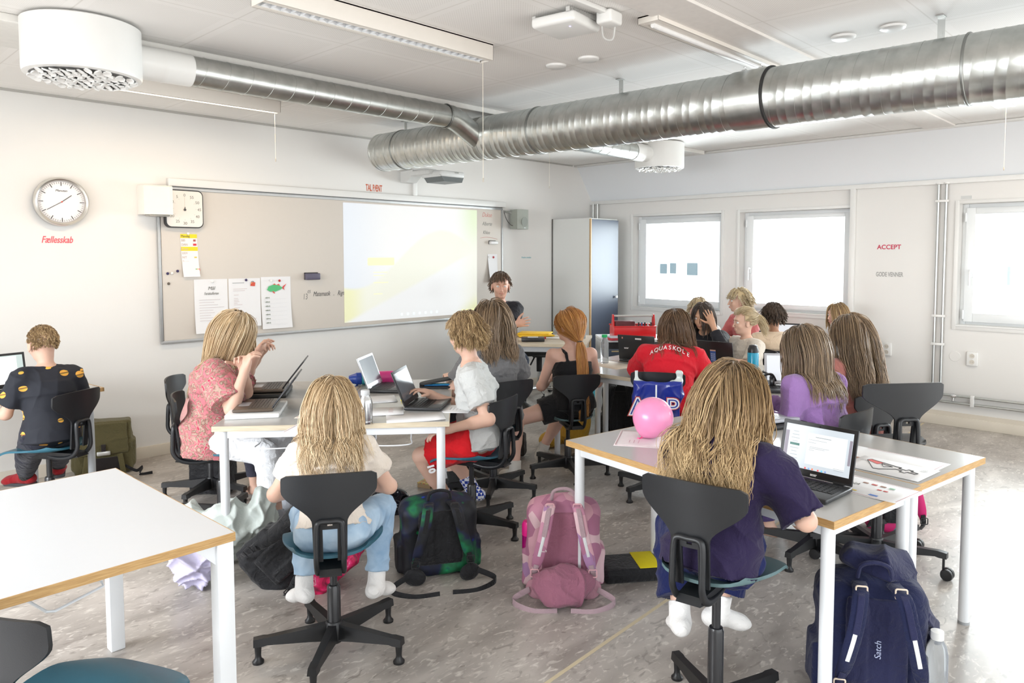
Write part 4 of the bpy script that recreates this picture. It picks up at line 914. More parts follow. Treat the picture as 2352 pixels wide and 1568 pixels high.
# saddle stool in front of the teacher's desk
t = thing('saddle_stool', 'black padded stool on a chrome star base by the adult desk', 'stool', (-1.56, -.52, 0))
x, y = -1.56, -.52
m = MB(); m.box((x, y, .505), (.44, .34, .08), rot=R(-40), bev=.035, seg=4); obj('seat', m, mat('black_vinyl', (.015, .015, .016), .35), t, ang=60)
m = MB(); m.lathe([(.030, .28), (.032, .42), (.028, .47)], (x, y, 0), 18); m.box((x, y, .455), (.16, .12, .03), rot=R(-40), bev=.01); m.tube([(x-.08, y, .44), (x-.16, y-.02, .37)], .009, 8); obj('mechanism', m, BLK2, t)
m = MB(); m.lathe([(.022, .07), (.022, .30)], (x, y, 0), 18); obj('column', m, CHROME, t)
for i in range(5):
    a = 2*PI*i/5+.3; m = MB(); m.tube([(x, y, .10), (x+.29*math.cos(a), y+.29*math.sin(a), .075)], [.018, .011], 8); arm = obj('base_arm', m, CHROME, t)
    m = MB(); m.lathe([(.012, -.018), (.027, -.016), (.027, .016), (.012, .018)], (x+.29*math.cos(a), y+.29*math.sin(a), .028), 18, 'y'); m.tube([(x+.29*math.cos(a), y+.29*math.sin(a), .03), (x+.29*math.cos(a), y+.29*math.sin(a), .08)], .006, 6); obj('castor', m, BLK2, arm)
# ------------------------------------------------------------------ people: smooth-union bodies polygonised into one continuous skin
def _n(v): v = np.asarray(v, float); return v/(np.linalg.norm(v)+1e-12)
def P_cap(a, b, ra, rb, k=.02): return ('cap', np.array(a, float), np.array(b, float), ra, rb, k)
def P_ell(c, r, M=None, k=.02): return ('ell', np.array(c, float), np.array(r, float), np.eye(3) if M is None else np.array(M, float), k)
def P_oval(a, b, xd, prof, k=.015):
    """elliptical tube with flat ends from a to b; prof = [(t, rx, ry)]"""
    return ('oval', np.array(a, float), np.array(b, float), np.array(xd, float), prof, k)
def P_box(c, r, M=None, rd=.02, k=.02): return ('box', np.array(c, float), np.array(r, float), np.eye(3) if M is None else np.array(M, float), rd, k)
def _bb(p):
    if p[0] == 'cap': r = max(p[3], p[4]); return np.minimum(p[1], p[2])-r, np.maximum(p[1], p[2])+r
    if p[0] in ('ell', 'box'): r = np.abs(p[3]) @ p[2]+(p[4] if p[0] == 'box' else 0); return p[1]-r, p[1]+r
    r = max(max(q[1], q[2]) for q in p[4]); return np.minimum(p[1], p[2])-r, np.maximum(p[1], p[2])+r
def sdf_mesh(prims, h, subs=()):
    lo = np.min([_bb(p)[0] for p in prims], 0)-3*h; hi = np.max([_bb(p)[1] for p in prims], 0)+3*h
    n = np.ceil((hi-lo)/h).astype(int)+1; D = np.full(n, .06, np.float32)
    ax = [lo[i]+h*np.arange(n[i]) for i in range(3)]
    for p, op in [(q, 0) for q in prims]+[(q, 1) for q in subs]:
        b0, b1 = _bb(p); mg = p[-1]+.022
        i0 = np.maximum(((b0-mg-lo)/h).astype(int), 0); i1 = np.minimum(((b1+mg-lo)/h).astype(int)+2, n)
        if np.any(i1 <= i0): continue
        sl = tuple(slice(i0[i], i1[i]) for i in range(3))
        X_, Y_, Z_ = np.meshgrid(*(ax[i][sl[i]].astype(np.float32) for i in range(3)), indexing='ij')
        if p[0] == 'cap':
            a, b = p[1], p[2]; d = b-a; L2 = float(d @ d)+1e-9; x, y, z = X_-a[0], Y_-a[1], Z_-a[2]
            t = np.clip((x*d[0]+y*d[1]+z*d[2])/L2, 0, 1); f = np.sqrt((x-t*d[0])**2+(y-t*d[1])**2+(z-t*d[2])**2)-(p[3]+(p[4]-p[3])*t)
        elif p[0] in ('ell', 'box'):
            M = p[3]; x, y, z = X_-p[1][0], Y_-p[1][1], Z_-p[1][2]
            u = x*M[0, 0]+y*M[1, 0]+z*M[2, 0]; v = x*M[0, 1]+y*M[1, 1]+z*M[2, 1]; w_ = x*M[0, 2]+y*M[1, 2]+z*M[2, 2]; r = p[2]
            if p[0] == 'ell':
                k0 = np.sqrt((u/r[0])**2+(v/r[1])**2+(w_/r[2])**2); k1 = np.sqrt((u/r[0]**2)**2+(v/r[1]**2)**2+(w_/r[2]**2)**2)+1e-6; f = k0*(k0-1)/k1
            else:
                rd = p[4]; qx, qy, qz = np.abs(u)-(r[0]-rd), np.abs(v)-(r[1]-rd), np.abs(w_)-(r[2]-rd)
                f = np.sqrt(np.maximum(qx, 0)**2+np.maximum(qy, 0)**2+np.maximum(qz, 0)**2)+np.minimum(np.maximum(qx, np.maximum(qy, qz)), 0)-rd
        else:
            a, b = p[1], p[2]; d = b-a; Ln = np.linalg.norm(d); d = d/Ln; xd = p[3]-d*(p[3] @ d); xd = _n(xd); yd = np.cross(d, xd)
            x, y, z = X_-a[0], Y_-a[1], Z_-a[2]; s_ = x*d[0]+y*d[1]+z*d[2]; t = np.clip(s_/Ln, 0, 1)
            ts = [q[0] for q in p[4]]; rx = np.interp(t, ts, [q[1] for q in p[4]]); ry = np.interp(t, ts, [q[2] for q in p[4]])
            u = x*xd[0]+y*xd[1]+z*xd[2]; v = x*yd[0]+y*yd[1]+z*yd[2]
            f = (np.sqrt((u/rx)**2+(v/ry)**2)-1)*np.minimum(rx, ry); f = np.maximum(f, np.abs(s_-Ln/2)-Ln/2)
        k = p[-1]; g = D[sl]; f = f.astype(np.float32)
        if op: D[sl] = np.maximum(g, -f); continue
        if k > 0: q = np.clip(.5+.5*(g-f)/k, 0, 1); D[sl] = g*(1-q)+f*q-k*q*(1-q)
        else: D[sl] = np.minimum(g, f)
    return surface_nets(D, lo, h)
def surface_nets(D, lo, h):
    ins = D < 0; c = np.zeros(tuple(np.array(D.shape)-1), np.int8)
    for i in (0, 1):
        for j in (0, 1):
            for k in (0, 1): c += ins[i:D.shape[0]-1+i, j:D.shape[1]-1+j, k:D.shape[2]-1+k]
    I, J, K = np.nonzero((c > 0) & (c < 8)); idx = np.full(c.shape, -1, np.int64); idx[I, J, K] = np.arange(len(I))
    acc = np.zeros((len(I), 3)); cnt = np.zeros(len(I))
    for a in range(3):
        o1, o2 = [q for q in range(3) if q != a]
        for u in (0, 1):
            for v in (0, 1):
                s0 = [I, J, K]; s0 = [s0[0].copy(), s0[1].copy(), s0[2].copy()]; s0[o1] += u; s0[o2] += v; s1 = [x.copy() for x in s0]; s1[a] += 1
                d0 = D[tuple(s0)]; d1 = D[tuple(s1)]; m = (d0 < 0) != (d1 < 0); t = np.where(m, d0/(d0-d1+1e-12), 0)
                p = np.stack([x.astype(float) for x in s0], 1); p[:, a] += t; acc += p*m[:, None]; cnt += m
    V = lo+h*acc/cnt[:, None]; F = []
    for a in range(3):
        o1, o2 = (a+1) % 3, (a+2) % 3; sl0 = [slice(None)]*3; sl1 = [slice(None)]*3; sl0[a] = slice(0, -1); sl1[a] = slice(1, None)
        A = ins[tuple(sl0)]; B = ins[tuple(sl1)]; E = np.stack(np.nonzero(A != B), 1)
        ok = (E[:, o1] > 0) & (E[:, o2] > 0) & (E[:, o1] < D.shape[o1]-1) & (E[:, o2] < D.shape[o2]-1); E = E[ok]; fl = A[tuple(E.T)]
        q = []
        for du, dv in ((-1, -1), (0, -1), (0, 0), (-1, 0)):
            e = E.copy(); e[:, o1] += du; e[:, o2] += dv; q.append(idx[tuple(e.T)])
        q = np.stack(q, 1); q = np.where(fl[:, None], q, q[:, ::-1]); F.append(q)
    return V, np.vstack(F)
def smooth_verts(V, F, it=2, lam=.5):
    n = len(V)
    for _ in range(it):
        S_ = np.zeros((n, 3)); c = np.zeros(n)
        for a, b in ((0, 1), (1, 2), (2, 3), (3, 0)):
            for p, q in ((a, b), (b, a)):
                for d in range(3): S_[:, d] += np.bincount(F[:, p], V[F[:, q], d], n)
                c += np.bincount(F[:, p], minlength=n)
        V = V+lam*(S_/np.maximum(c, 1)[:, None]-V)
    return V
def vnormals(V, F):
    fn = np.cross(V[F[:, 2]]-V[F[:, 0]], V[F[:, 3]]-V[F[:, 1]]); N_ = np.zeros_like(V)
    for j in range(4):
        for d in range(3): N_[:, d] += np.bincount(F[:, j], fn[:, d], len(V))
    return N_/(np.linalg.norm(N_, axis=1)[:, None]+1e-12)
def folds(V, F, amp, freq=38., seed=0, dirs=None):
    """cloth folds: warped ripples pushed along the normal"""
    if amp <= 0: return V
    N_ = vnormals(V, F); rs = np.random.RandomState(seed); d = np.zeros(len(V))
    for k in range(6):
        a = _n(rs.normal(size=3)*np.array((.6, .6, 1.3))); b = _n(rs.normal(size=3)); w_ = rs.uniform(.5, 1.6)
        x = V @ a*freq*w_+2.4*np.sin(V @ b*freq*.40+rs.uniform(0, 6))+1.1*np.sin(V @ _n(rs.normal(size=3))*freq*.9)+rs.uniform(0, 6)
        d += ((1-np.abs(np.sin(x*.5)))**2.2*2.2-.75)*(.35+.65*np.maximum(0, np.sin(V @ _n(rs.normal(size=3))*11+rs.uniform(0, 6))))
    d = d/1.5
    return V+N_*(amp*d)[:, None]
def blob(name, prims, h, material, parent, subs=(), sm=2, fold=0, freq=38., seed=0, ang=180):
    V, F = sdf_mesh(prims, h, subs); V = smooth_verts(V, F, sm)
    if fold: V = folds(V, F, fold, freq, seed)
    me = bpy.data.meshes.new(name); me.vertices.add(len(V)); base = np.array(_wloc(parent)) if parent is not None else 0
    me.vertices.foreach_set('co', (V-base).ravel()); me.loops.add(F.size); me.loops.foreach_set('vertex_index', F.ravel().astype(np.int32))
    me.polygons.add(len(F)); me.polygons.foreach_set('loop_start', np.arange(0, F.size, 4, dtype=np.int32)); me.update(calc_edges=True); me.validate()
    me.polygons.foreach_set('use_smooth', [True]*len(me.polygons)); me.materials.append(material)
    o = bpy.data.objects.new(name, me); COL.objects.link(o)
    if parent is not None: o.parent = parent
    return o
def rotm(yaw=0, pitch=0, roll=0):
    """head frame: columns right, forward, up; pitch > 0 looks down, yaw > 0 turns left"""
    return np.array(Matrix.Rotation(R(yaw), 3, 'Z') @ Matrix.Rotation(R(-pitch), 3, 'X') @ Matrix.Rotation(R(roll), 3, 'Y'))
def ik(a, b, l1, l2, pole):
    a, b = np.array(a, float), np.array(b, float); d = b-a; L_ = np.linalg.norm(d); mx = (l1+l2)*.999
    if L_ > mx: b = a+d/L_*mx; d = b-a; L_ = mx
    x = (l1*l1-l2*l2+L_*L_)/(2*L_); y = math.sqrt(max(l1*l1-x*x, 0)); u = d/L_; p = np.array(pole, float); p = _n(p-u*(p @ u))
    return a+u*x+p*y, b
def head_prims(c, M, s):
    g = lambda x, y, z: c+M @ (np.array((x, y, z))*s)
    E = lambda x, y, z, rx, ry, rz, k=.012: P_ell(g(x, y, z), np.array((rx, ry, rz))*s, M, k)
    pr = [E(0, -.012, .028, .072, .092, .086), E(0, .018, -.030, .058, .066, .066, .02), E(0, .058, -.082, .022, .018, .017, .022), E(0, .010, -.075, .044, .050, .022, .02),
          E(.034, .058, -.025, .022, .020, .022, .012), E(-.034, .058, -.025, .022, .020, .022, .012), E(0, .074, .030, .046, .014, .014, .016),
          P_cap(g(0, .086, .006), g(0, .103, -.030), .0062*s, .0085*s, .009), E(.009, .094, -.033, .007, .008, .006, .004), E(-.009, .094, -.033, .007, .008, .006, .004),
          E(0, .086, -.052, .021, .009, .0055, .004), E(0, .084, -.062, .018, .010, .006, .004)]
    for q in (1, -1): pr.append(E(q*.075, -.004, -.006, .008, .019, .031, .006)); pr.append(E(q*.077, .004, -.028, .006, .009, .012, .005))
    return pr
def hand_prims(W, d, nrm, curl, side, s=1.0):
    d = _n(d); nrm = _n(np.array(nrm, float)-d*(np.array(nrm, float) @ d)); lat = np.cross(d, nrm)*side; pr = []
    M = np.stack([lat, d, nrm], 1)
    pr.append(P_ell(W+d*.040*s, np.array((.036, .046, .0135))*s, M, .014)); pr.append(P_cap(W-d*.01*s, W+d*.03*s, .020*s, .020*s, .02))
    for i, (o, L_) in enumerate(((.030, .060), (.0102, .067), (-.0102, .062), (-.029, .050))):
        p = W+d*(.070-.006*abs(i-1.2))*s+lat*o*s; fd = _n(d+lat*o*4.5); r = .0078*s
        for k_, fr in enumerate((.42, .33, .25)):
            a = R(curl*(.55+.5*k_)); ax = np.cross(fd, nrm); fd = _n(fd*math.cos(a)-nrm*math.sin(a)); q = p+fd*L_*fr*s; pr.append(P_cap(p, q, r, r*.92, .003)); p = q; r *= .92
            nrm2 = nrm
    p = W+d*.018*s+lat*.026*s; td = _n(d*.62+lat*.80-nrm*.25)
    for k_, L_ in enumerate((.032, .028, .022)):
        q = p+td*L_*s; pr.append(P_cap(p, q, .0105*s-.001*k_, .0095*s-.001*k_, .006)); p = q; td = _n(td*.92+d*.30-nrm*math.sin(R(curl))*.25)
    return pr
SKIN = {}
def skin_mat(col):
    if col not in SKIN:
        m = mat('skin', col, .52, var=.07, scale=14, bump=.03, bscale=120, spec=.35); b = m.node_tree.nodes['Principled BSDF']
        b.inputs['Subsurface Weight'].default_value = .12; b.inputs['Subsurface Radius'].default_value = (.012, .005, .003); b.inputs['Subsurface Scale'].default_value = 1.0; SKIN[col] = m
    return SKIN[col]
EYEW = mat('eye_white', (.75, .74, .72), .2, var=.01); IRIS = mat('iris', (.06, .09, .11), .15, var=.2); LIPS = mat('lip', (.50, .20, .17), .45); 
def cloth(name, col, var=.08, bump=.25, bscale=260, rough=.85, sheen=.15):
    m = mat(name, col, rough, var=var, scale=9, bump=bump, bscale=bscale, spec=.2, sheen=sheen); n = m.node_tree; b = n.nodes['Principled BSDF']
    t = n.nodes.new('ShaderNodeTexCoord'); w_ = n.nodes.new('ShaderNodeTexNoise'); w_.inputs['Scale'].default_value = 13; w_.inputs['Detail'].default_value = 2.5; w_.inputs['Distortion'].default_value = 1.8; n.links.new(t.outputs['Object'], w_.inputs['Vector'])
    bu = n.nodes.new('ShaderNodeBump'); bu.inputs['Strength'].default_value = .55; bu.inputs['Distance'].default_value = .02; n.links.new(w_.outputs['Fac'], bu.inputs['Height'])
    old = b.inputs['Normal'].links[0].from_node if b.inputs['Normal'].links else None
    if old: n.links.new(bu.outputs[0], old.inputs['Normal'])
    else: n.links.new(bu.outputs[0], b.inputs['Normal'])
    return m

def human(label, loc, yaw, seat, s=1.0, lean=8, lean2=None, side=0, twist=0, head=(0, 5, 0), hands=None, curl=(25, 25), hnorm=((0, 0, 1), (0, 0, 1)), feet=None, pole=None, kpole=None, py=-.05,
          skin=(.66, .42, .32), shirt=None, bottom=None, socks=None, shoes=None, h=.006, face=False, hand_r=.02, legs=True, hoff=(0, 0, 0), eyes=(.06, .09, .11), width=1.0):
    """origin on the floor under the seat, local +y = facing; returns dict with the joints"""
    t = thing('person', label, 'person', loc); t.rotation_euler = (0, 0, 0); lean2 = lean+14 if lean2 is None else lean2
    # build in the person's own frame (root at the world origin while building)
    t.location = (0, 0, 0)
    P = np.array((0, py, seat+.088*s)); d1 = _n((math.sin(R(side)), math.sin(R(lean)), math.cos(R(lean)))); d2 = _n((math.sin(R(side))*.8, math.sin(R(lean2)), math.cos(R(lean2))))
    Cw = P+d1*.15*s; Cc = Cw+_n(d1+d2)*.13*s; Nk = Cc+d2*.12*s; tw = np.array(Matrix.Rotation(R(twist), 3, 'Z')); xs = tw @ np.array((1., 0, 0)); xs = _n(xs-d2*(xs @ d2)); ys = np.cross(d2, xs)
    hm = rotm(*head); Hc = Nk+_n(d2*.45+hm[:, 2]*.75)*.118*s+hm @ (np.array((0, .018, .028))*s)+np.array(hoff)
    W_ = width; Sh = [Cc+d2*.065*s-xs*.138*s*W_, Cc+d2*.065*s+xs*.138*s*W_]; J = dict(P=P, Cw=Cw, Cc=Cc, N=Nk, Hc=Hc, hm=hm, S=Sh, root=t, s=s, ys=ys, xs=xs, d2=d2)
    hands = hands or ((-.17, .30, seat+.20), (.17, .30, seat+.20)); pr = head_prims(Hc, hm, s*1.02)
    pr.append(P_cap(Nk-d2*.02, Hc-hm[:, 2]*.05*s-hm[:, 1]*.015*s, .043*s, .041*s, .03))
    torso = [P_ell(P, np.array((.132*W_, .100, .095))*s, None, .03), P_oval(P-d1*.02*s, Cc+d2*.02, (1, 0, 0), [(0, .128*W_*s, .092*s), (.35, .106*W_*s, .078*s), (.8, .120*W_*s, .086*s), (1, .118*W_*s, .080*s)], .04),
             P_oval(Cc-d2*.05*s, Nk, xs, [(0, .120*W_*s, .084*s), (.55, .125*W_*s, .074*s), (.85, .080*s, .060*s), (1, .045*s, .045*s)], .04), P_cap(Sh[0], Sh[1], .046*s, .046*s, .04)]
    pr += torso; E_ = []; Wr = []; hp = hands
    for i, q in enumerate((-1, 1)):
        po = (q*.6, -.35, -.75) if pole is None else pole[i]
        e, w_ = ik(Sh[i], hp[i], .245*s, .215*s, po); E_.append(e); Wr.append(w_)
        pr += [P_cap(Sh[i], e, .043*s, .032*s, .02), P_cap(e, w_, .033*s, .022*s, .012), P_cap(e, e+(w_-e)*.35, .034*s, .034*s, .015)]
        pr += hand_prims(w_, w_-e, hnorm[i], curl[i], -q, s)
    J['E'] = E_; J['W'] = Wr; Hp = [P+np.array((q*.072*s, .01, -.015*s)) for q in (-1, 1)]
    feet = feet or ((-.13, .33, .07), (.13, .33, .07)); K = []; A = []
    for i, q in enumerate((-1, 1)):
        kp = (q*.15, .5, 1) if kpole is None else kpole[i]; k, a = ik(Hp[i], feet[i], .345*s, .35*s, kp); K.append(k); A.append(a)
        if legs: pr += [P_cap(Hp[i], k, .074*s, .049*s, .03), P_cap(k, a, .048*s, .031*s, .015), P_cap(k+(a-k)*.15, k+(a-k)*.45, .050*s, .044*s, .02)]
    J['K'] = K; J['A'] = A; fd = []
    for i, q in enumerate((-1, 1)):
        f = K[i]-A[i]; f = np.array((f[0]*.3+q*.15, max(.3, 0)+0, -.0)); f = _n(f); f = _n(f+np.array((0, 0, -.35 if feet[i][2] > .10 else -.12))); fd.append(f)
        if legs: pr += [P_cap(A[i]+(0, 0, -.025*s), A[i]-f*.035*s+(0, 0, -.035*s), .030*s, .028*s, .02), P_cap(A[i]+(0, 0, -.02*s), A[i]+f*.115*s+(0, 0, -.036*s), .030*s, .022*s, .02), P_ell(A[i]+f*.12*s+(0, 0, -.036*s), np.array((.036, .045, .018))*s, np.stack([_n(np.cross(f, (0, 0, 1))), f, _n(np.cross(np.cross(f, (0, 0, 1)), f))], 1), .02)]
    J['F'] = fd; col_mat = skin_mat(skin); J['body'] = blob('body', pr, h, col_mat, t, sm=2)
    g = lambda x, y, z: Hc+hm @ (np.array((x, y, z))*s*1.02)
    if face:
        for q in (1, -1):
            m = MB(); m.ell(g(q*.030, .0715, .006), np.array((.0125, .0125, .0095))*s, hm, 14); e = obj('eye', m, EYEW, t)
            m = MB(); m.ell(g(q*.030, .0800, .006), np.array((.0052, .0042, .0052))*s, hm, 12); obj('iris', m, mat('iris', eyes, .15, var=.2), e)
        m = MB()
        for q in (1, -1): m.tube([g(q*.014, .088, .024), g(q*.028, .0885, .030), g(q*.046, .078, .025)], [.0022*s, .0032*s, .0016*s], 6)
        obj('eyebrows', m, mat('brow_hair', (.22, .14, .08), .8), t)
        m = MB(); m.tube(smoothpath([g(-.021, .0865, -.056), g(-.008, .0935, -.0535), g(0, .094, -.0545), g(.008, .0935, -.0535), g(.021, .0865, -.056)], 12), [.0015*s]+[.0036*s]*10+[.0015*s], 6, flat=.9); obj('lips', m, LIPS, t)
    # clothing
    if shirt:
        c = .012*s+shirt.get('loose', 0); hem = shirt.get('hem', .05); f = shirt.get('sleeve', .55); m_ = shirt['mat']; sp = []
        top = shirt.get('top', 1.0)
        dn = _n(-d1*.9+np.array((0, .12, 0))); hemp = P-d1*hem*s
        sp += [P_ell(P+np.array((0, 0, .01))*s, np.array((.142*W_, .114, .092))*s+c*1.0, None, .03)] if hem > .0 else []
        sp += [P_oval(hemp, Cc+d2*.02, (1, 0, 0), [(0, .142*W_*s+c*1.2, .112*s+c*1.2), (.3, .118*W_*s+c*1.2, .092*s+c*1.2), (.8, .124*W_*s+c, .090*s+c), (1, .122*W_*s+c, .084*s+c)], .03)]
        if shirt.get('tank'):
            sp += [P_oval(Cc-d2*.05*s, Cc+d2*.03*s, xs, [(0, .126*W_*s+c*.6, .088*s+c*.6), (.8, .112*W_*s, .086*s+c*.5), (1, .08*W_*s, .082*s)], .02)]
            for q in (-1, 1): sp += [P_cap(Cc+d2*.0*s+xs*q*.050*s-ys*.090*s, Cc+d2*.075*s+xs*q*.060*s-ys*.072*s, .013, .011, .006), P_cap(Cc+d2*.075*s+xs*q*.060*s-ys*.072*s, Nk-d2*.020*s+xs*q*.075*s-ys*.020*s, .011, .011, .006), P_cap(Nk-d2*.025*s+xs*q*.070*s-ys*.020*s, Cc+d2*.02*s+xs*q*.06*s+ys*.085*s, .009, .010, .01)]
        else:
            nk = Nk-d2*.012*s
            sp += [P_oval(Cc-d2*.05*s, nk, xs, [(0, .124*W_*s+c, .088*s+c), (.6, .128*W_*s+c*.8, .078*s+c), (.88, .085*s+c*.6, .064*s+c*.6), (1, .053*s+c*.4, .052*s+c*.4)], .03), P_cap(Sh[0], Sh[1], .050*s+c*.7, .050*s+c*.7, .04)]
            for i in (0, 1):
                r0 = .048*s+c; fr = min(f, 1.0)
                if f <= 1: sp.append(P_oval(Sh[i]+(Sh[i]-E_[i])*.05, Sh[i]+(E_[i]-Sh[i])*fr, (1, .3, 0), [(0, r0, r0), (1, r0*.93+shirt.get('flare', 0), r0*.93+shirt.get('flare', 0))], .02))
                else: sp += [P_cap(Sh[i], E_[i], r0, .038*s+c, .02), P_oval(E_[i]-(Wr[i]-E_[i])*.02, E_[i]+(Wr[i]-E_[i])*(f-1), (1, .3, 0), [(0, .037*s+c, .037*s+c), (1, .027*s+c*.7, .027*s+c*.7)], .012)]
        J['shirt'] = blob(shirt.get('name', 'shirt'), sp, shirt.get('h', h), m_, t, sm=2, fold=shirt.get('fold', .0022), seed=int(abs(loc[0]*100)) % 97, freq=shirt.get('freq', 42))
    if bottom:
        c = .009*s+bottom.get('loose', 0); ln = bottom.get('len', 1.95); sp = [P_ell(P, np.array((.134*W_, .104, .092))*s+c*.7, None, .03), P_oval(P-(0, 0, .02), P+d1*bottom.get('rise', .06)*s, (1, 0, 0), [(0, .130*W_*s+c*.5, .096*s+c*.5), (1, .118*W_*s+c*.4, .090*s+c*.4)], .02)]
        for i in (0, 1):
            fr = min(ln, 1.0)
            if ln <= 1: sp.append(P_oval(Hp[i], Hp[i]+(K[i]-Hp[i])*fr, (1, 0, 0), [(0, .080*s+c, .078*s+c), (1, .064*s+c*1.6+bottom.get('flare', 0), .060*s+c*1.6+bottom.get('flare', 0))], .03))
            else:
                sp += [P_cap(Hp[i], K[i], .077*s+c, .052*s+c, .03), P_oval(K[i]-(A[i]-K[i])*.03, K[i]+(A[i]-K[i])*(ln-1), (1, 0, 0), [(0, .052*s+c, .052*s+c), (.3, .054*s+c, .054*s+c), (1, .037*s+c+bottom.get('flare', 0), .037*s+c+bottom.get('flare', 0))], .02)]
        J['bottom'] = blob(bottom.get('name', 'trousers'), sp, bottom.get('h', h), bottom['mat'], t, sm=2, fold=bottom.get('fold', .0025), seed=5+int(abs(loc[1]*100)) % 91)
    for spec, nm in ((socks, 'sock'), (shoes, 'shoe')):
        if not spec: continue
        for i, q in enumerate((-1, 1)):
            f = fd[i]; c = .0075*s if nm == 'sock' else .010*s; sz = np.stack([_n(np.cross(f, (0, 0, 1))), f, _n(np.cross(np.cross(f, (0, 0, 1)), f))], 1); up = _n(K[i]-A[i])
            sp = [P_cap(A[i]+(0, 0, -.025*s), A[i]-f*.035*s+(0, 0, -.035*s), .031*s+c, .029*s+c, .02), P_cap(A[i]+(0, 0, -.02*s), A[i]+f*.115*s+(0, 0, -.036*s), .031*s+c, .023*s+c, .02), P_ell(A[i]+f*.12*s+(0, 0, -.036*s), np.array((.036, .045, .018))*s+c, sz, .02)]
            hh = spec.get('high', .06)
            sp.append(P_oval(A[i]+(0, 0, -.02), A[i]+up*hh*s, (1, 0, 0), [(0, .034*s+c, .034*s+c), (1, .034*s+c, .034*s+c)], .01))
            so = blob(nm, sp, h, spec['mat'], t, sm=2)
            if nm == 'shoe':
                m = MB(); b_ = A[i]+(0, 0, -.060*s); rr = []
                for zz, gg in ((-.018, .95), (-.004, 1.0), (.002, .96)):
                    rr.append([b_+np.array((0, 0, zz))+sz[:, 0]*x*gg*s+np.array((f[0], f[1], 0))*y*gg*s for x, y in rrect(.078, .235, .036, 5, 0, .045)])
                m.loft(rr); obj('sole', m, spec['sole'], so)
    t.location = loc; t.rotation_euler = (0, 0, R(yaw-90)); J['yaw'] = yaw
    return J

# ------------------------------------------------------------------ hair grown as many locks that fall over head, neck and back
def hair_mat(name, c0, c1, c2, rough=.38):
    m, n, b = _new(name); L = n.links.new; a = n.nodes.new('ShaderNodeAttribute'); a.attribute_name = 'tint'; r = n.nodes.new('ShaderNodeValToRGB'); e = r.color_ramp.elements
    e[0].position = 0; e[0].color = _c(c0); e[1].position = 1; e[1].color = _c(c2); q = e.new(.5); q.color = _c(c1); L(a.outputs['Fac'], r.inputs[0]); L(r.outputs[0], b.inputs['Base Color'])
    b.inputs['Roughness'].default_value = rough; b.inputs['Specular IOR Level'].default_value = .45; b.inputs['Sheen Weight'].default_value = .15; return m
def tubes_np(paths, radii, tints, seg=3):
    """paths (N,K,3) radii (N,K)"""
    N_, K_ = paths.shape[:2]; T = np.gradient(paths, axis=1); T /= np.linalg.norm(T, axis=2, keepdims=True)+1e-9
    ref = np.tile(np.array((.31, .52, .11)), (N_, K_, 1)); u = np.cross(T, ref); u /= np.linalg.norm(u, axis=2, keepdims=True)+1e-9; v = np.cross(T, u)
    a = np.arange(seg)*2*PI/seg; V = paths[:, :, None, :]+radii[:, :, None, None]*(np.cos(a)[None, None, :, None]*u[:, :, None, :]+np.sin(a)[None, None, :, None]*v[:, :, None, :])
    idx = np.arange(N_*K_*seg).reshape(N_, K_, seg); A = idx[:, :-1, :]; B = np.roll(A, -1, 2); C_ = idx[:, 1:, :]; D_ = np.roll(C_, -1, 2)
    F = np.stack([A, B, D_, C_], -1).reshape(-1, 4); return V.reshape(-1, 3), F, np.repeat(tints.reshape(-1), seg)
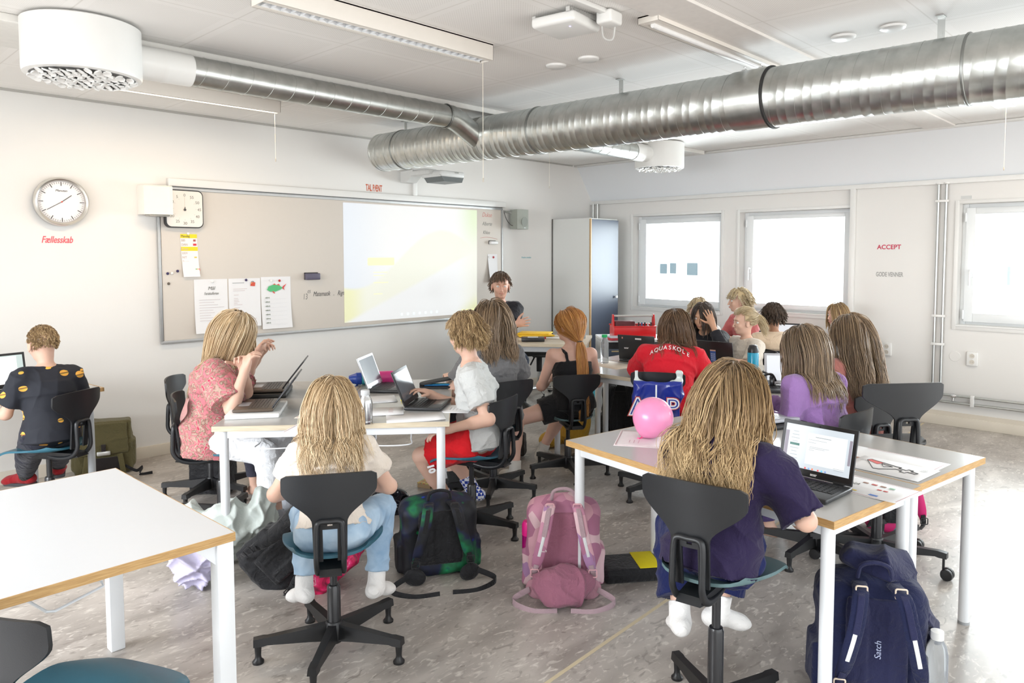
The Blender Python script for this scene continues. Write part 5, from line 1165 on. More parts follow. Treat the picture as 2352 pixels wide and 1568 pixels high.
def hair(J, material, style='long', length=.35, zend=None, ng=130, per=9, rad=.0022, clump=.7, wave=.004, wfreq=2.0, part=0., lift=.008, seed=1, vol=.0, spread=.018, fall=(0, 0, 0), tie=None, steps=26, fringe=False, grad=.18, coll=True, fwd_lim=.30, gather=0, base=True):
    rs = np.random.RandomState(seed); s = J['s']; Hc, M = J['Hc'], J['hm']; cs = s*1.02; er = np.array((.0765, .0965, .0905))*cs+lift; ec = Hc+M @ (np.array((0, -.012, .028))*cs); t = J['root']
    ox, orot = tuple(t.location), tuple(t.rotation_euler); t.location = (0, 0, 0); t.rotation_euler = (0, 0, 0)
    # roots spread over the scalp (head frame: y forward, z up)
    D_ = []
    while len(D_) < ng:
        d = _n(rs.normal(size=3))
        lim = -.50 if d[1] < .1 else (-.12 if d[1] < fwd_lim else .42)
        if style == 'short': lim = -.62 if d[1] < .0 else (-.30 if d[1] < .25 else .45)
        if fringe and d[1] > .3: lim = .36
        if d[2] > lim and not (abs(d[0]) > .80 and d[2] < -.10 and d[1] > -.1): D_.append(d)
    D_ = np.array(D_); p = D_*er; up = np.array((0, 0, 1.)); g_world = M.T @ up*-1      # gravity in the head frame
    paths = [p.copy()]; sd = np.sign(D_[:, 0]-part+1e-6)
    dirn = np.stack([sd*.75, -.30-.25*(D_[:, 1] < .3)+.0*sd, np.full(ng, -.15)], 1)
    if style == 'pony' or gather: tl = (M.T @ (tie-ec))
    Ls = length*(1+rs.uniform(-.06, .06, ng)); col = []
    if coll:
        Nk, Cc, d2, S0, S1 = J['N'], J['Cc'], J['d2'], J['S'][0], J['S'][1]
        for a, b, r in ((Nk-d2*.03, Hc-M[:, 2]*.06*s, .050*s), (S0, S1, .068*s), (Cc-J['xs']*.05*s, Cc+J['xs']*.05*s, .098*s), (J['Cw']-J['xs']*.04*s, J['Cw']+J['xs']*.04*s, .10*s), (J['P']-J['xs']*.05*s, J['P']+J['xs']*.05*s, .115*s), (S0, J['E'][0], .058*s), (S1, J['E'][1], .058*s)):
            col.append((M.T @ (a-ec), M.T @ (b-ec), r+.006))
    ds = (Ls+.0)/steps if style == 'short' else (Ls+.16*cs)/steps; fl = M.T @ np.array(fall, float); passed = np.zeros(ng, bool)
    if style == 'short': dirn = np.stack([D_[:, 0]*.5+rs.normal(size=ng)*.12, -.45+.9*(D_[:, 1] > .25)*1.0+rs.normal(size=ng)*.15+0*sd, -.55+rs.normal(size=ng)*.12], 1)
    for k in range(steps):
        if style == 'pony':
            tv = tl-p; dist = np.linalg.norm(tv, axis=1); passed |= dist < .022
            tgt = np.where(passed[:, None], g_world+fl+rs.normal(size=(ng, 3))*0, tv/(dist[:, None]+1e-9)); w_ = np.where(passed, .30, .55)[:, None]
        elif style == 'short': tgt = dirn+g_world*.25; w_ = .2
        else:
            low = (p[:, 2] < -.3*er[2])[:, None]; tgt = g_world*1.0+fl+np.where(low, 0, dirn*.35); w_ = .40
            if gather: q = tl-p; q /= np.linalg.norm(q, axis=1)[:, None]+1e-9; tgt = tgt+q*gather*(p[:, 2] > tl[2])[:, None]
        tgt = tgt/(np.linalg.norm(tgt, axis=1)[:, None]+1e-9); dirn_ = tgt if k == 0 else last*(1-w_)+tgt*w_; dirn_ /= np.linalg.norm(dirn_, axis=1)[:, None]+1e-9
        pn = p+dirn_*np.asarray(ds)[:, None]
        lf = 1+vol*min(1, k/8.)*(1 if style != 'pony' else 0)
        e = pn/(er*lf); r_ = np.linalg.norm(e, axis=1); m_ = r_ < 1; pn[m_] = (e[m_]/r_[m_][:, None])*er*lf
        for a, b, r in col:
            ab = b-a; tt = np.clip(((pn-a) @ ab)/(ab @ ab+1e-9), 0, 1); c = a+tt[:, None]*ab; v = pn-c; dd = np.linalg.norm(v, axis=1); mm = dd < r
            if style == 'pony': mm &= passed
            pn[mm] = c[mm]+v[mm]/(dd[mm][:, None]+1e-9)*r
        last = pn-p; last /= np.linalg.norm(last, axis=1)[:, None]+1e-9; p = pn; paths.append(p.copy())
    G = np.stack(paths, 1)@M.T+ec                                    # world-ish (person frame)
    K_ = steps+1
    if zend is not None:                                             # trim to a common lower edge
        for i in range(ng):
            ze = zend+rs.normal()*.018; z = G[i, :, 2]; b = np.where(z < ze)[0]
            if len(b) and b[0] > 3: x = np.linspace(0, b[0], K_); G[i] = np.stack([np.interp(x, np.arange(K_), G[i, :, c]) for c in range(3)], 1)
    # children clumped round the guides
    nn = ng*per; P_ = np.repeat(G, per, 0); tk = np.linspace(0, 1, K_)
    off = rs.normal(size=(nn, 3)); off *= (spread*s*rs.uniform(.3, 1, nn)/np.linalg.norm(off, axis=1))[:, None]
    env = (1-clump*tk)[None, :, None]*np.minimum(1, tk*6+.25)[None, :, None]
    P_ = P_+off[:, None, :]*env
    ph = np.repeat(rs.uniform(0, 6.28, ng), per)[:, None]+rs.normal(size=(nn, 1))*.35; pf = np.repeat(rs.uniform(.8, 1.25, ng), per)[:, None]*wfreq*2*PI
    wv = wave*np.minimum(1, np.maximum(0, tk*1.6-.35))[None, :]; P_[:, :, 0] += wv*np.sin(pf*tk[None]+ph); P_[:, :, 1] += wv*.7*np.cos(pf*1.1*tk[None]+ph*1.3); 
    if style == 'pony': P_ = P_
    rad_ = rad*s*rs.uniform(.6, 1.3, nn)[:, None]*(1-.75*tk[None]**3)*np.ones((nn, K_))
    tint = np.clip(np.repeat(rs.uniform(.1, .9, ng), per)[:, None]*.55+rs.uniform(0, .45, nn)[:, None]+grad*(tk[None]-.3), 0, 1)*np.ones((nn, K_))
    V, F, tn = tubes_np(P_, rad_, tint); mb = MB(); mb.add(V, F, att=tn)
    if base:                                                          # scalp cap so that no skin shows between the locks
        th = np.linspace(0, PI, 22); ph_ = np.linspace(0, 2*PI, 36, endpoint=False); vv = []; ff = []
        for a in th:
            for b_ in ph_: vv.append((math.sin(a)*math.cos(b_), math.sin(a)*math.sin(b_), math.cos(a)))
        vv = np.array(vv); keep = vv[:, 2] > np.where(vv[:, 1] < .1, -.60 if style == 'short' else -.55, np.where(vv[:, 1] < .35, -.1, .50)); keep &= ~((np.abs(vv[:, 0]) > .78) & (vv[:, 2] < -.12) & (vv[:, 1] > -.2))
        for i in range(21):
            for j in range(36):
                q = (i*36+j, (i+1)*36+j, (i+1)*36+(j+1) % 36, i*36+(j+1) % 36)
                if all(keep[x] for x in q): ff.append(q)
        mb.add((vv*(er-.004))@M.T+ec, ff, att=np.full(len(vv), .3))
    t.location = (0, 0, 0); o = obj('hair', mb, material, t, ang=180); t.location = ox; t.rotation_euler = orot
    return o
# ------------------------------------------------------------------ the people
def LW(loc, yaw, pts):
    a = R(-(yaw-90)); ca, sa = math.cos(a), math.sin(a); out = []
    for p in pts: x, y = p[0]-loc[0], p[1]-loc[1]; out.append((ca*x-sa*y, sa*x+ca*y, p[2]))
    return tuple(out)
def LV(yaw, p): return np.array(LW((0, 0), yaw, [p])[0])
H_BLOND = hair_mat('hair_light_blond', (.25, .155, .075), (.55, .385, .215), (.88, .73, .50)); H_DBLOND = hair_mat('hair_dark_blond', (.13, .075, .035), (.34, .215, .10), (.74, .54, .29))
H_BROWN = hair_mat('hair_brown', (.05, .025, .013), (.13, .070, .036), (.30, .18, .095)); H_RED = hair_mat('hair_copper', (.26, .095, .022), (.52, .22, .055), (.80, .45, .14))
H_DARK = hair_mat('hair_dark', (.025, .016, .011), (.06, .038, .026), (.14, .09, .06)); H_STRAW = hair_mat('hair_straw', (.34, .24, .12), (.62, .48, .28), (.88, .78, .58)); H_MID = hair_mat('hair_mid_brown', (.085, .05, .028), (.22, .14, .075), (.46, .32, .19))
DENIM = ramp_mat('light_denim', [(.3, (.20, .33, .50)), (.55, (.42, .56, .70)), (.8, (.72, .79, .85))], 'noise', 7, .85, detail=6, bump=.25)
WSOCK = cloth('white_sock', (.80, .78, .76)); 
# girl with the long blond hair, back to us at the middle table
lo, yw = (-5.975, -3.526, 0), 56.5
J = human('person with long blond hair in cream T-shirt and jeans, back turned at the middle table', lo, yw, .435, s=.88, lean=12, lean2=32, head=(0, 18, 0), hands=((-.10, .25, .60), (.10, .25, .60)), curl=(35, 35), hnorm=((0, -.3, 1), (0, -.3, 1)),
          feet=((-.125, .15, .20), (.165, .13, .20)), kpole=((-.12, .9, .45), (.40, .9, .45)), pole=((-.9, -.4, -.6), (.9, -.4, -.6)),
          shirt=dict(mat=cloth('cream_tshirt', (.74, .66, .58)), sleeve=.60, hem=-.01, loose=.004, flare=.006, fold=.006, freq=46, name='t_shirt'), bottom=dict(mat=DENIM, len=1.84, loose=.008, rise=.05, fold=.006, name='jeans'), socks=dict(mat=WSOCK), h=.005, width=1.0)
hair(J, H_BLOND, length=.44, zend=.765, ng=300, per=13, rad=.0017, clump=.30, wave=.011, wfreq=2.0, seed=4, spread=.028, lift=.012, vol=.05, fall=(0, -.12, 0), part=.1)
# girl in dark blue, right foreground
lo, yw = (-5.36, -4.865, 0), 8
hd = LW(lo, yw, [(-5.13, -5.02, .775), (-5.10, -4.80, .775)])
J = human('person with long wavy blond hair and dark blue clothes at the open laptop', lo, yw, .545, s=.90, lean=10, lean2=28, head=(-5, 14, 0), hands=(hd[1], hd[0]), curl=(30, 30), feet=((-.15, .05, .31), (-.05, .14, .33)), kpole=((-.55, .8, .3), (-.05, 1, .8)),
          pole=((-.8, -.4, -.8), (.8, -.5, -.8)), shirt=dict(mat=cloth('dark_violet_blue_top', (.020, .013, .048), sheen=.1), sleeve=.95, hem=.08, loose=.016, flare=.014, fold=.008, freq=26, name='top'),
          bottom=dict(mat=cloth('navy_trousers', (.008, .013, .070), sheen=.1), len=1.80, loose=.022, flare=.016, fold=.007, name='trousers'), socks=dict(mat=WSOCK), h=.005, width=1.10)
hair(J, H_DBLOND, length=.55, zend=.835, ng=330, per=14, rad=.0018, clump=.30, wave=.020, wfreq=2.3, seed=9, spread=.034, lift=.016, vol=.12, fall=(-.05, -.14, 0), part=.1, grad=.55)
# boy in red shorts
lo, yw = (-4.75, -2.97, 0), 133
hd = LW(lo, yw, [(-4.99, -3.05, .64), (-4.86, -2.74, .77)]); ft = LW(lo, yw, [(-4.76, -2.80, .11), (-4.52, -2.74, .13)])
SHORTS = cloth('red_shorts', (.62, .012, .018), sheen=.1); CHK = None
def check_mat():
    m, n, b = _new('checked_sock'); L = n.links.new; t = n.nodes.new('ShaderNodeTexCoord'); mp_ = n.nodes.new('ShaderNodeMapping'); mp_.inputs['Rotation'].default_value = (0, 0, R(30)); L(t.outputs['Object'], mp_.inputs[0]); c = n.nodes.new('ShaderNodeTexChecker'); c.inputs['Scale'].default_value = 55
    c.inputs['Color1'].default_value = _c((.02, .05, .33)); c.inputs['Color2'].default_value = _c((.78, .79, .84)); L(mp_.outputs[0], c.inputs[0]); L(c.outputs[0], b.inputs['Base Color']); b.inputs['Roughness'].default_value = .9; return m
J = human('person with short blond hair, pale grey T-shirt and red shorts seated at the middle table', lo, yw, .465, s=1.04, lean=2, lean2=14, head=(-48, 4, 0), hands=hd, curl=(30, 30), feet=ft, kpole=((-.2, 1, 1), (.2, 1, 1)), hnorm=((0, 0, 1), (0, 0, 1)),
          shirt=dict(mat=cloth('pale_grey_tshirt', (.56, .57, .56)), sleeve=.70, hem=.05, loose=.009, flare=.008, fold=.0055, freq=36, name='t_shirt'), bottom=dict(mat=SHORTS, len=.80, loose=.016, rise=.02, fold=.006, name='shorts'), socks=dict(mat=check_mat(), high=.10), h=.005, pole=((-.3, -.8, -.8), (.4, -.4, -.8)))
hair(J, H_DBLOND, style='short', length=.055, ng=460, per=9, rad=.0015, clump=.2, wave=.002, seed=12, spread=.012, lift=.012, steps=8)
k0, k1 = J['K'][0], J['P']; a_ = J['root']
text('10', .050, J['K'][0]+np.array((-.118, -.05, -.02)), (0, -.30, -.95), (0, -.95, .30), mat('white_print', (.8, .8, .8), .6), 'printed_number', None, bold=.003).parent = a_
# child behind him
lo, yw = (-4.23, -2.60, 0), 80
J = human('person with shoulder length brown hair and dark grey T-shirt directly behind the red shorts', lo, yw, .465, s=1.06, lean=4, lean2=8, head=(0, 2, 0), hands=((-.16, .28, .75), (.18, .26, .72)), curl=(30, 30), feet=((-.2, .15, .10), (.12, .25, .09)),
          shirt=dict(mat=cloth('dark_grey_tshirt', (.16, .16, .165)), sleeve=.75, hem=.06, loose=.012, flare=.012, fold=.004, name='t_shirt'), bottom=dict(mat=cloth('black_shorts', (.02, .02, .025)), len=.7, loose=.014, name='shorts'), socks=dict(mat=cloth('black_sock', (.03, .03, .03))), h=.006)
hair(J, H_MID, length=.24, zend=.925, ng=200, per=9, rad=.0022, clump=.3, wave=.007, seed=15, spread=.026, lift=.014, vol=.10, fall=(0, -.05, 0))
# girl in the pink blouse
lo, yw = (-5.69, -1.855, 0), -34
hd = LW(lo, yw, [(-5.65, -2.08, .95), (-5.68, -2.17, .95)]); ft = LW(lo, yw, [(-5.42, -2.12, .13), (-5.60, -2.34, .12)])
FLOR = ramp_mat('pink_floral_blouse', [(0, (.52, .13, .16)), (.42, (.58, .18, .21)), (.50, (.22, .11, .08)), (.56, (.46, .36, .28)), (.63, (.56, .15, .18)), (.72, (.40, .01, .06)), (.85, (.56, .17, .20))], 'noise', 20, .85, detail=3, dist=2.2, bump=.3, sheen=.1)
J = human('person with long blond hair, pink flowered blouse and white trousers leaning on the middle table', lo, yw, .465, s=1.06, lean=2, lean2=18, head=(22, 20, 6), hands=hd, curl=(70, 70), feet=ft, kpole=((-.1, 1, 1), (.1, 1, 1)), pole=((-.2, .3, -1), (.3, -.1, -1)), hoff=(0, 0, 0),
          shirt=dict(mat=FLOR, sleeve=.85, hem=.12, loose=.028, flare=.014, fold=.009, freq=30, name='blouse'), bottom=dict(mat=cloth('white_trousers', (.80, .81, .83)), len=1.72, loose=.010, rise=.0, flare=.016, fold=.006, name='trousers'), socks=dict(mat=cloth('grey_sock', (.42, .44, .48))), h=.005)
hair(J, H_BLOND, length=.42, zend=.80, ng=190, per=10, rad=.0019, clump=.5, wave=.006, seed=21, spread=.020, lift=.010, vol=.03, fall=(-.15, -.28, 0), gather=.35, tie=J['N']+np.array((-.05, -.075, -.02)))
# companion beyond her
lo, yw = (-5.15, -1.42, 0), -40
hd = LW(lo, yw, [(-5.20, -1.66, .98), (-5.30, -1.80, .76)])
J = human('person mostly hidden behind the pink flowered blouse, elbow on the table', (-5.50, -1.26, 0), yw, .46, s=1.0, lean=16, lean2=30, head=(35, 22, 0), hands=LW((-5.50, -1.26, 0), yw, [(-5.30, -1.62, .97), (-5.36, -1.68, .97)]), curl=(70, 70), feet=((-.1, .3, .08), (.1, .3, .08)), pole=((-.1, .4, -1), (.3, .3, -1)),
          shirt=dict(mat=cloth('pale_pink_top', (.62, .34, .32)), sleeve=.35, hem=.05, name='t_shirt'), bottom=dict(mat=cloth('dark_trousers', (.04, .04, .06)), len=1.8), h=.007)
hair(J, H_DBLOND, length=.28, zend=.95, ng=110, per=7, rad=.003, seed=22, spread=.024, lift=.010, vol=.05)
# boy in the burger shirt
def burger_mat():
    m, n, b = _new('burger_print'); L = n.links.new; N = n.nodes.new
    t = N('ShaderNodeTexCoord'); mp_ = N('ShaderNodeMapping'); L(t.outputs['Object'], mp_.inputs[0]); v = N('ShaderNodeTexVoronoi'); v.inputs['Scale'].default_value = 11.5; mp_.inputs['Scale'].default_value = (.8, 1, 1.15); mp_.inputs['Rotation'].default_value = (0, R(28), 0); v.inputs['Randomness'].default_value = .75; L(mp_.outputs[0], v.inputs['Vector'])
    r = N('ShaderNodeValToRGB'); r.color_ramp.interpolation = 'CONSTANT'; e = r.color_ramp.elements; e[0].position = 0; e[0].color = _c((.80, .36, .05)); e[1].position = .31; e[1].color = _c((.012, .014, .022)); L(v.outputs['Distance'], r.inputs[0])
    # cheese and salad stripes across every bun, tilted with its cell
    s_ = N('ShaderNodeVectorMath'); s_.operation = 'SUBTRACT'; L(mp_.outputs[0], s_.inputs[0]); sc = N('ShaderNodeVectorMath'); sc.operation = 'SCALE'; sc.inputs['Scale'].default_value = 1.0; L(v.outputs['Position'], sc.inputs[0]); 
    L(sc.outputs[0], s_.inputs[1]); d = N('ShaderNodeVectorMath'); d.operation = 'DOT_PRODUCT'; d.inputs[1].default_value = (.35, .2, 1); L(s_.outputs[0], d.inputs[0])
    r2 = N('ShaderNodeValToRGB'); r2.color_ramp.interpolation = 'CONSTANT'; mr = N('ShaderNodeMapRange'); mr.inputs[1].default_value = -.04; mr.inputs[2].default_value = .04; L(d.outputs['Value'], mr.inputs[0]); L(mr.outputs[0], r2.inputs[0])
    e = r2.color_ramp.elements; e[0].position = 0; e[0].color = _c((.80, .38, .06)); e[1].position = .38; e[1].color = _c((.25, .30, .04)); q = e.new(.44); q.color = _c((.30, .07, .03)); q = e.new(.52); q.color = _c((.85, .55, .08)); q = e.new(.58); q.color = _c((.82, .42, .07))
    ms = N('ShaderNodeMath'); ms.operation = 'LESS_THAN'; ms.inputs[1].default_value = .31; L(v.outputs['Distance'], ms.inputs[0]); mx = N('ShaderNodeMix'); mx.data_type = 'RGBA'; L(ms.outputs[0], mx.inputs['Factor']); mx.inputs['A'].default_value = _c((.012, .014, .022)); L(r2.outputs[0], mx.inputs['B']); L(mx.outputs['Result'], b.inputs['Base Color']); b.inputs['Roughness'].default_value = .8; return m
lo, yw = (-6.36, -1.08, 0), 97
hd = LW(lo, yw, [(-6.50, -.83, .68), (-6.26, -.83, .74)]); ft = LW(lo, yw, [(-6.36, -.40, .075), (-6.15, -.34, .075)])
BLT = cloth('black_joggers', (.022, .022, .035))
J = human('person with short fair hair in a black shirt printed with burgers at the left desk', lo, yw, .47, s=.93, lean=8, lean2=12, head=(4, 12, 0), side=2, hands=hd, curl=(30, 30), feet=ft, pole=((-.5, -.2, -1), (.5, -.2, -1)), kpole=((-.6, 1, .6), (.2, 1, 1)),
          shirt=dict(mat=burger_mat(), sleeve=.72, hem=.06, loose=.008, flare=.010, fold=.003, name='t_shirt'), bottom=dict(mat=BLT, len=1.78, loose=.012, name='joggers'), socks=dict(mat=cloth('black_sock', (.02, .02, .02)), high=.10), shoes=dict(mat=cloth('red_trainer', (.32, .015, .02)), sole=mat('dark_sole', (.05, .05, .055), .7), high=.01), h=.005)
hair(J, H_DBLOND, style='short', length=.012, ng=620, per=9, rad=.0011, clump=0, wave=.0, seed=31, spread=.007, lift=.0, steps=4)
# red haired girl
lo, yw = (-3.52, -2.66, 0), 55
hd = LW(lo, yw, [(-3.86, -2.60, .80), (-3.40, -2.45, .60)]); ft = LW(lo, yw, [(-3.93, -2.50, .075), (-3.45, -2.30, .08)])
J = human('person with a copper ponytail, glasses and black strappy dress, back turned', lo, yw, .43, s=1.0, lean=4, lean2=8, head=(42, 2, 0), hands=((-.10, .22, .66), (.14, .26, .62)), curl=(35, 30), feet=ft, kpole=((-1.6, .3, .8), (.5, 1, 1)), pole=((-.5, -.1, -1), (.6, -.2, -1)), skin=(.68, .43, .34),
          shirt=dict(mat=cloth('black_dress', (.012, .012, .014)), hem=.03, loose=.008, tank=True, fold=.002, name='dress'), bottom=dict(mat=cloth('black_skirt', (.012, .012, .014)), len=.48, loose=.010, name='skirt'), socks=dict(mat=cloth('cream_sock', (.62, .59, .54)), high=.07), h=.005, face=True)
tie = J['N']+J['hm'] @ np.array((-.030, -.088, .045))
hair(J, H_RED, style='pony', length=.49, ng=200, per=12, rad=.0018, clump=.35, wave=.004, seed=41, spread=.020, lift=.010, tie=tie, fall=(.0, -.06, 0), steps=34)
m = MB(); m.lathe([(.014, -.010), (.020, -.006), (.021, .004), (.014, .010)], tuple(tie), 14); rt = J['root']; sv = tuple(rt.location), tuple(rt.rotation_euler); rt.location = (0, 0, 0); o = obj('hair_tie', m, INK, rt); 
m = MB(); g = lambda x, y, z: J['Hc']+J['hm'] @ (np.array((x, y, z))*J['s'])
for q in (1, -1): m.tube([g(q*.032+.021*math.cos(a), .095, .006+.016*math.sin(a)) for a in np.linspace(0, 2*PI, 18)], .0016, 5); m.tube([g(q*.053, .094, .010), g(q*.074, .06, .010), g(q*.080, .0, .004)], .0015, 5)
obj('glasses', m, mat('glasses_frame', (.04, .02, .02), .3), rt); rt.location = sv[0]; rt.rotation_euler = sv[1]
# girl in the red shirt
lo, yw = (-3.42, -3.40, 0), 30
hd = LW(lo, yw, [(-3.06, -2.98, .76), (-3.02, -3.36, .76)])
REDT = cloth('red_tshirt', (.66, .015, .03), sheen=.1)
J = human('person with brown hair in a red T-shirt with white letters on the back', lo, yw, .51, s=1.02, lean=24, lean2=44, side=3, head=(-22, 20, 0), hands=hd, curl=(30, 30), feet=((-.1, .25, .10), (.15, .25, .10)), shirt=dict(mat=REDT, sleeve=.9, hem=.08, loose=.014, flare=.012, fold=.003, freq=36, name='t_shirt'),
          bottom=dict(mat=cloth('grey_shorts', (.25, .25, .27)), len=.8, loose=.012, name='shorts'), h=.006, width=1.12)
hair(J, H_BROWN, length=.26, zend=.925, ng=200, per=9, rad=.0021, clump=.4, wave=.006, seed=51, spread=.022, lift=.010, vol=.04, fall=(.10, .10, 0))
rt = J['root']; sv = tuple(rt.location), tuple(rt.rotation_euler); rt.location = (0, 0, 0); rt.rotation_euler = (0, 0, 0)
c0 = J['Cc']-J['ys']*.118+J['d2']*.02; wd = 'AQUASKOLE'
for i, ch in enumerate(wd):
    q = (i-4)/4.0; pos = c0+J['xs']*q*.118-J['d2']*(.022*q*q)+J['ys']*(.034*q*q+.004); axx = _n(J['xs']+J['ys']*.55*q-J['d2']*.30*q)
    text(ch, .047, pos-J['ys']*.014, axx, J['d2'], mat('white_print', (.82, .80, .80), .6), 'printed_letter', rt, squeeze=.85, align='CENTER')
rt.location = sv[0]; rt.rotation_euler = sv[1]
# girl in lilac
lo, yw = (-3.74, -4.53, 0), 72
hd = LW(lo, yw, [(-3.93, -4.30, .775), (-3.70, -4.22, .775)])
J = human('person with straight light brown hair in a lilac sweater behind the second right table', lo, yw, .48, s=.97, lean=8, lean2=22, head=(48, 8, 0), hands=hd, curl=(45, 40), feet=((-.1, .22, .10), (.12, .22, .10)), shirt=dict(mat=cloth('lilac_sweater', (.30, .165, .40), sheen=.3), sleeve=1.9, hem=.10, loose=.014, fold=.008, freq=28, name='sweater'),
          bottom=dict(mat=cloth('dark_violet_trousers', (.06, .04, .12)), len=1.9, loose=.01), h=.006, face=True, pole=((-.25, -.4, -1), (.3, -.5, -1)), width=1.08)
hair(J, H_MID, length=.25, zend=.83, ng=210, per=10, rad=.0019, clump=.3, wave=.004, seed=61, spread=.024, lift=.012, vol=.06, fall=(0, -.05, 0), fwd_lim=.15)
# girl in pink, far right
lo, yw = (-3.06, -4.46, 0), 60
J = human('person with very long brown hair and salmon pink top, back turned beyond the lilac sweater', lo, yw, .47, s=.99, lean=6, lean2=10, head=(10, 4, 0), hands=((-.16, .34, .76), (.16, .34, .76)), curl=(35, 30), feet=((-.1, .22, .08), (.12, .22, .08)), shirt=dict(mat=cloth('salmon_top', (.46, .18, .15), sheen=.2), sleeve=1.8, hem=.10, loose=.014, fold=.003, name='top'),
          bottom=dict(mat=cloth('navy_jeans', (.02, .03, .07)), len=1.9), h=.006)
hair(J, H_MID, length=.46, zend=.76, ng=210, per=10, rad=.0019, clump=.5, wave=.008, seed=71, spread=.024, lift=.010, vol=.04, fall=(.04, -.22, 0), part=0)
# adult at the wall
lo, yw = (-2.10, -.47, 0), -128
J = human('person in a black T-shirt with folded arms in front of the back wall', lo, yw, .48, s=1.20, lean=-4, lean2=0, head=(0, 4, 0), hands=((.13, .24, .90), (-.13, .25, .86)), curl=(20, 20), hnorm=((0, 1, .2), (0, 1, .2)), feet=((-.15, .35, .09), (.15, .35, .09)), pole=((-1, -.1, -.9), (1, -.1, -.9)), skin=(.62, .36, .27),
          shirt=dict(mat=cloth('black_tshirt', (.015, .015, .02)), sleeve=.75, hem=.08, loose=.014, flare=.01, name='t_shirt'), bottom=dict(mat=cloth('dark_jeans', (.03, .04, .07)), len=1.95), shoes=dict(mat=mat('dark_shoe', (.03, .03, .03), .5), sole=BLK2, high=.02), h=.006, face=True)
hair(J, H_BROWN, style='short', length=.06, ng=260, per=7, rad=.0016, seed=81, spread=.012, lift=.008, steps=8)
# blond girl with the short ponytail
lo, yw = (-1.98, -3.20, 0), 155
J = human('person with tiny blond ponytail and cream dark-collared shirt, beyond the blue bottle', lo, yw, .45, s=.90, lean=4, lean2=6, head=(-14, 2, 0), hands=((-.16, .30, .76), (.16, .30, .76)), curl=(30, 30), feet=((-.1, .22, .08), (.12, .22, .08)), skin=(.72, .46, .35),
          shirt=dict(mat=cloth('cream_shirt', (.72, .66, .58)), sleeve=.9, hem=.08, loose=.014, name='t_shirt'), bottom=dict(mat=BLT, len=1.9), h=.0055, face=True)
tie = J['Hc']+J['hm'] @ np.array((-.0, -.110, .050))
hair(J, H_STRAW, style='pony', length=.06, ng=170, per=9, rad=.0016, clump=-.2, wave=.008, seed=91, spread=.022, lift=.008, tie=tie, fall=(0, -.6, 0), steps=24)
rt = J['root']; sv = tuple(rt.location), tuple(rt.rotation_euler); rt.location = (0, 0, 0); rt.rotation_euler = (0, 0, 0)
m = MB(); m.lathe([(.010, -.008), (.016, -.004), (.016, .004), (.010, .008)], tuple(tie+J['hm'] @ np.array((0, 0, 0))), 12, 'y'); obj('hair_tie', m, INK, rt)
m = MB(); m.tube([J['N']-J['d2']*.020+J['xs']*.060*math.cos(a)+J['ys']*.058*math.sin(a)-J['d2']*.006*math.sin(a) for a in np.linspace(0, 2*PI, 30)], .0075, 8, flat=1.2); obj('collar', m, mat('dark_collar', (.03, .025, .025), .8), rt)
rt.location = sv[0]; rt.rotation_euler = sv[1]
def small(label, lo, yw, seat, s, shirtc, hm_, hs=5, style='short', hl=.06, zend=None, head=(0, 4, 0), hands=None, lean=6, curl=(30, 30), skin=(.66, .42, .32), face=True, hn=((0, 0, 1), (0, 0, 1)), pole=None, lift=.008, sleeve=.8, **k):
    J = human(label, lo, yw, seat, s=s, lean=lean, head=head, hands=hands or ((-.16, .28, seat+.28), (.16, .28, seat+.28)), curl=curl, feet=((-.1, .22, .08), (.12, .22, .08)), skin=skin, hnorm=hn, pole=pole, shirt=dict(mat=cloth('shirt_cloth', shirtc), sleeve=sleeve, hem=.08, loose=.012, name='t_shirt'), bottom=dict(mat=BLT, len=1.9), h=.0065, face=face)
    hair(J, hm_, style=style, length=hl, zend=zend, ng=220 if style == 'short' else 140, per=7, rad=.0020, seed=hs, spread=.014, lift=lift, steps=9 if style == 'short' else 22, **k); return J
small('person with dark short hair and beige shirt, back turned behind the tiny ponytail', (-1.58, -3.27, 0), 40, .45, .95, (.70, .56, .42), H_DARK, 101, hl=.05, skin=(.46, .25, .16), head=(0, 3, 0), lift=.010)
small('person with black hair holding up one open hand behind the two dark laptops', (-1.86, -2.80, 0), 188, .46, .97, (.02, .02, .025), H_DARK, 111, hl=.16, zend=.90, style='long', head=(0, 12, 0), hands=((-.13, .24, 1.00), (.16, .25, .78)), curl=(8, 30), hn=((0, -1, .1), (0, 0, 1)), skin=(.60, .34, .22), lean=12, pole=((-.5, .2, -1), (.6, -.3, -.8)), sleeve=1.7)
small('person with pale hair at the lower right corner of the first window', (-1.38, -2.42, 0), 205, .45, .96, (.70, .68, .66), H_STRAW, 121, hl=.06, head=(10, 0, 0))
small('person with curly fair hair and red top between the first two windows', (-.62, -2.50, 0), 150, .47, 1.02, (.62, .16, .16), H_STRAW, 131, hl=.07, wave=.012, wfreq=3.5, lift=.012, head=(-20, 2, 0))
small('person with straight blond fringe and white top below the second window', (-.56, -3.45, 0), 150, .44, .92, (.75, .75, .76), H_DBLOND, 141, hl=.12, zend=.90, style='long', head=(0, 2, 0), skin=(.70, .45, .35))
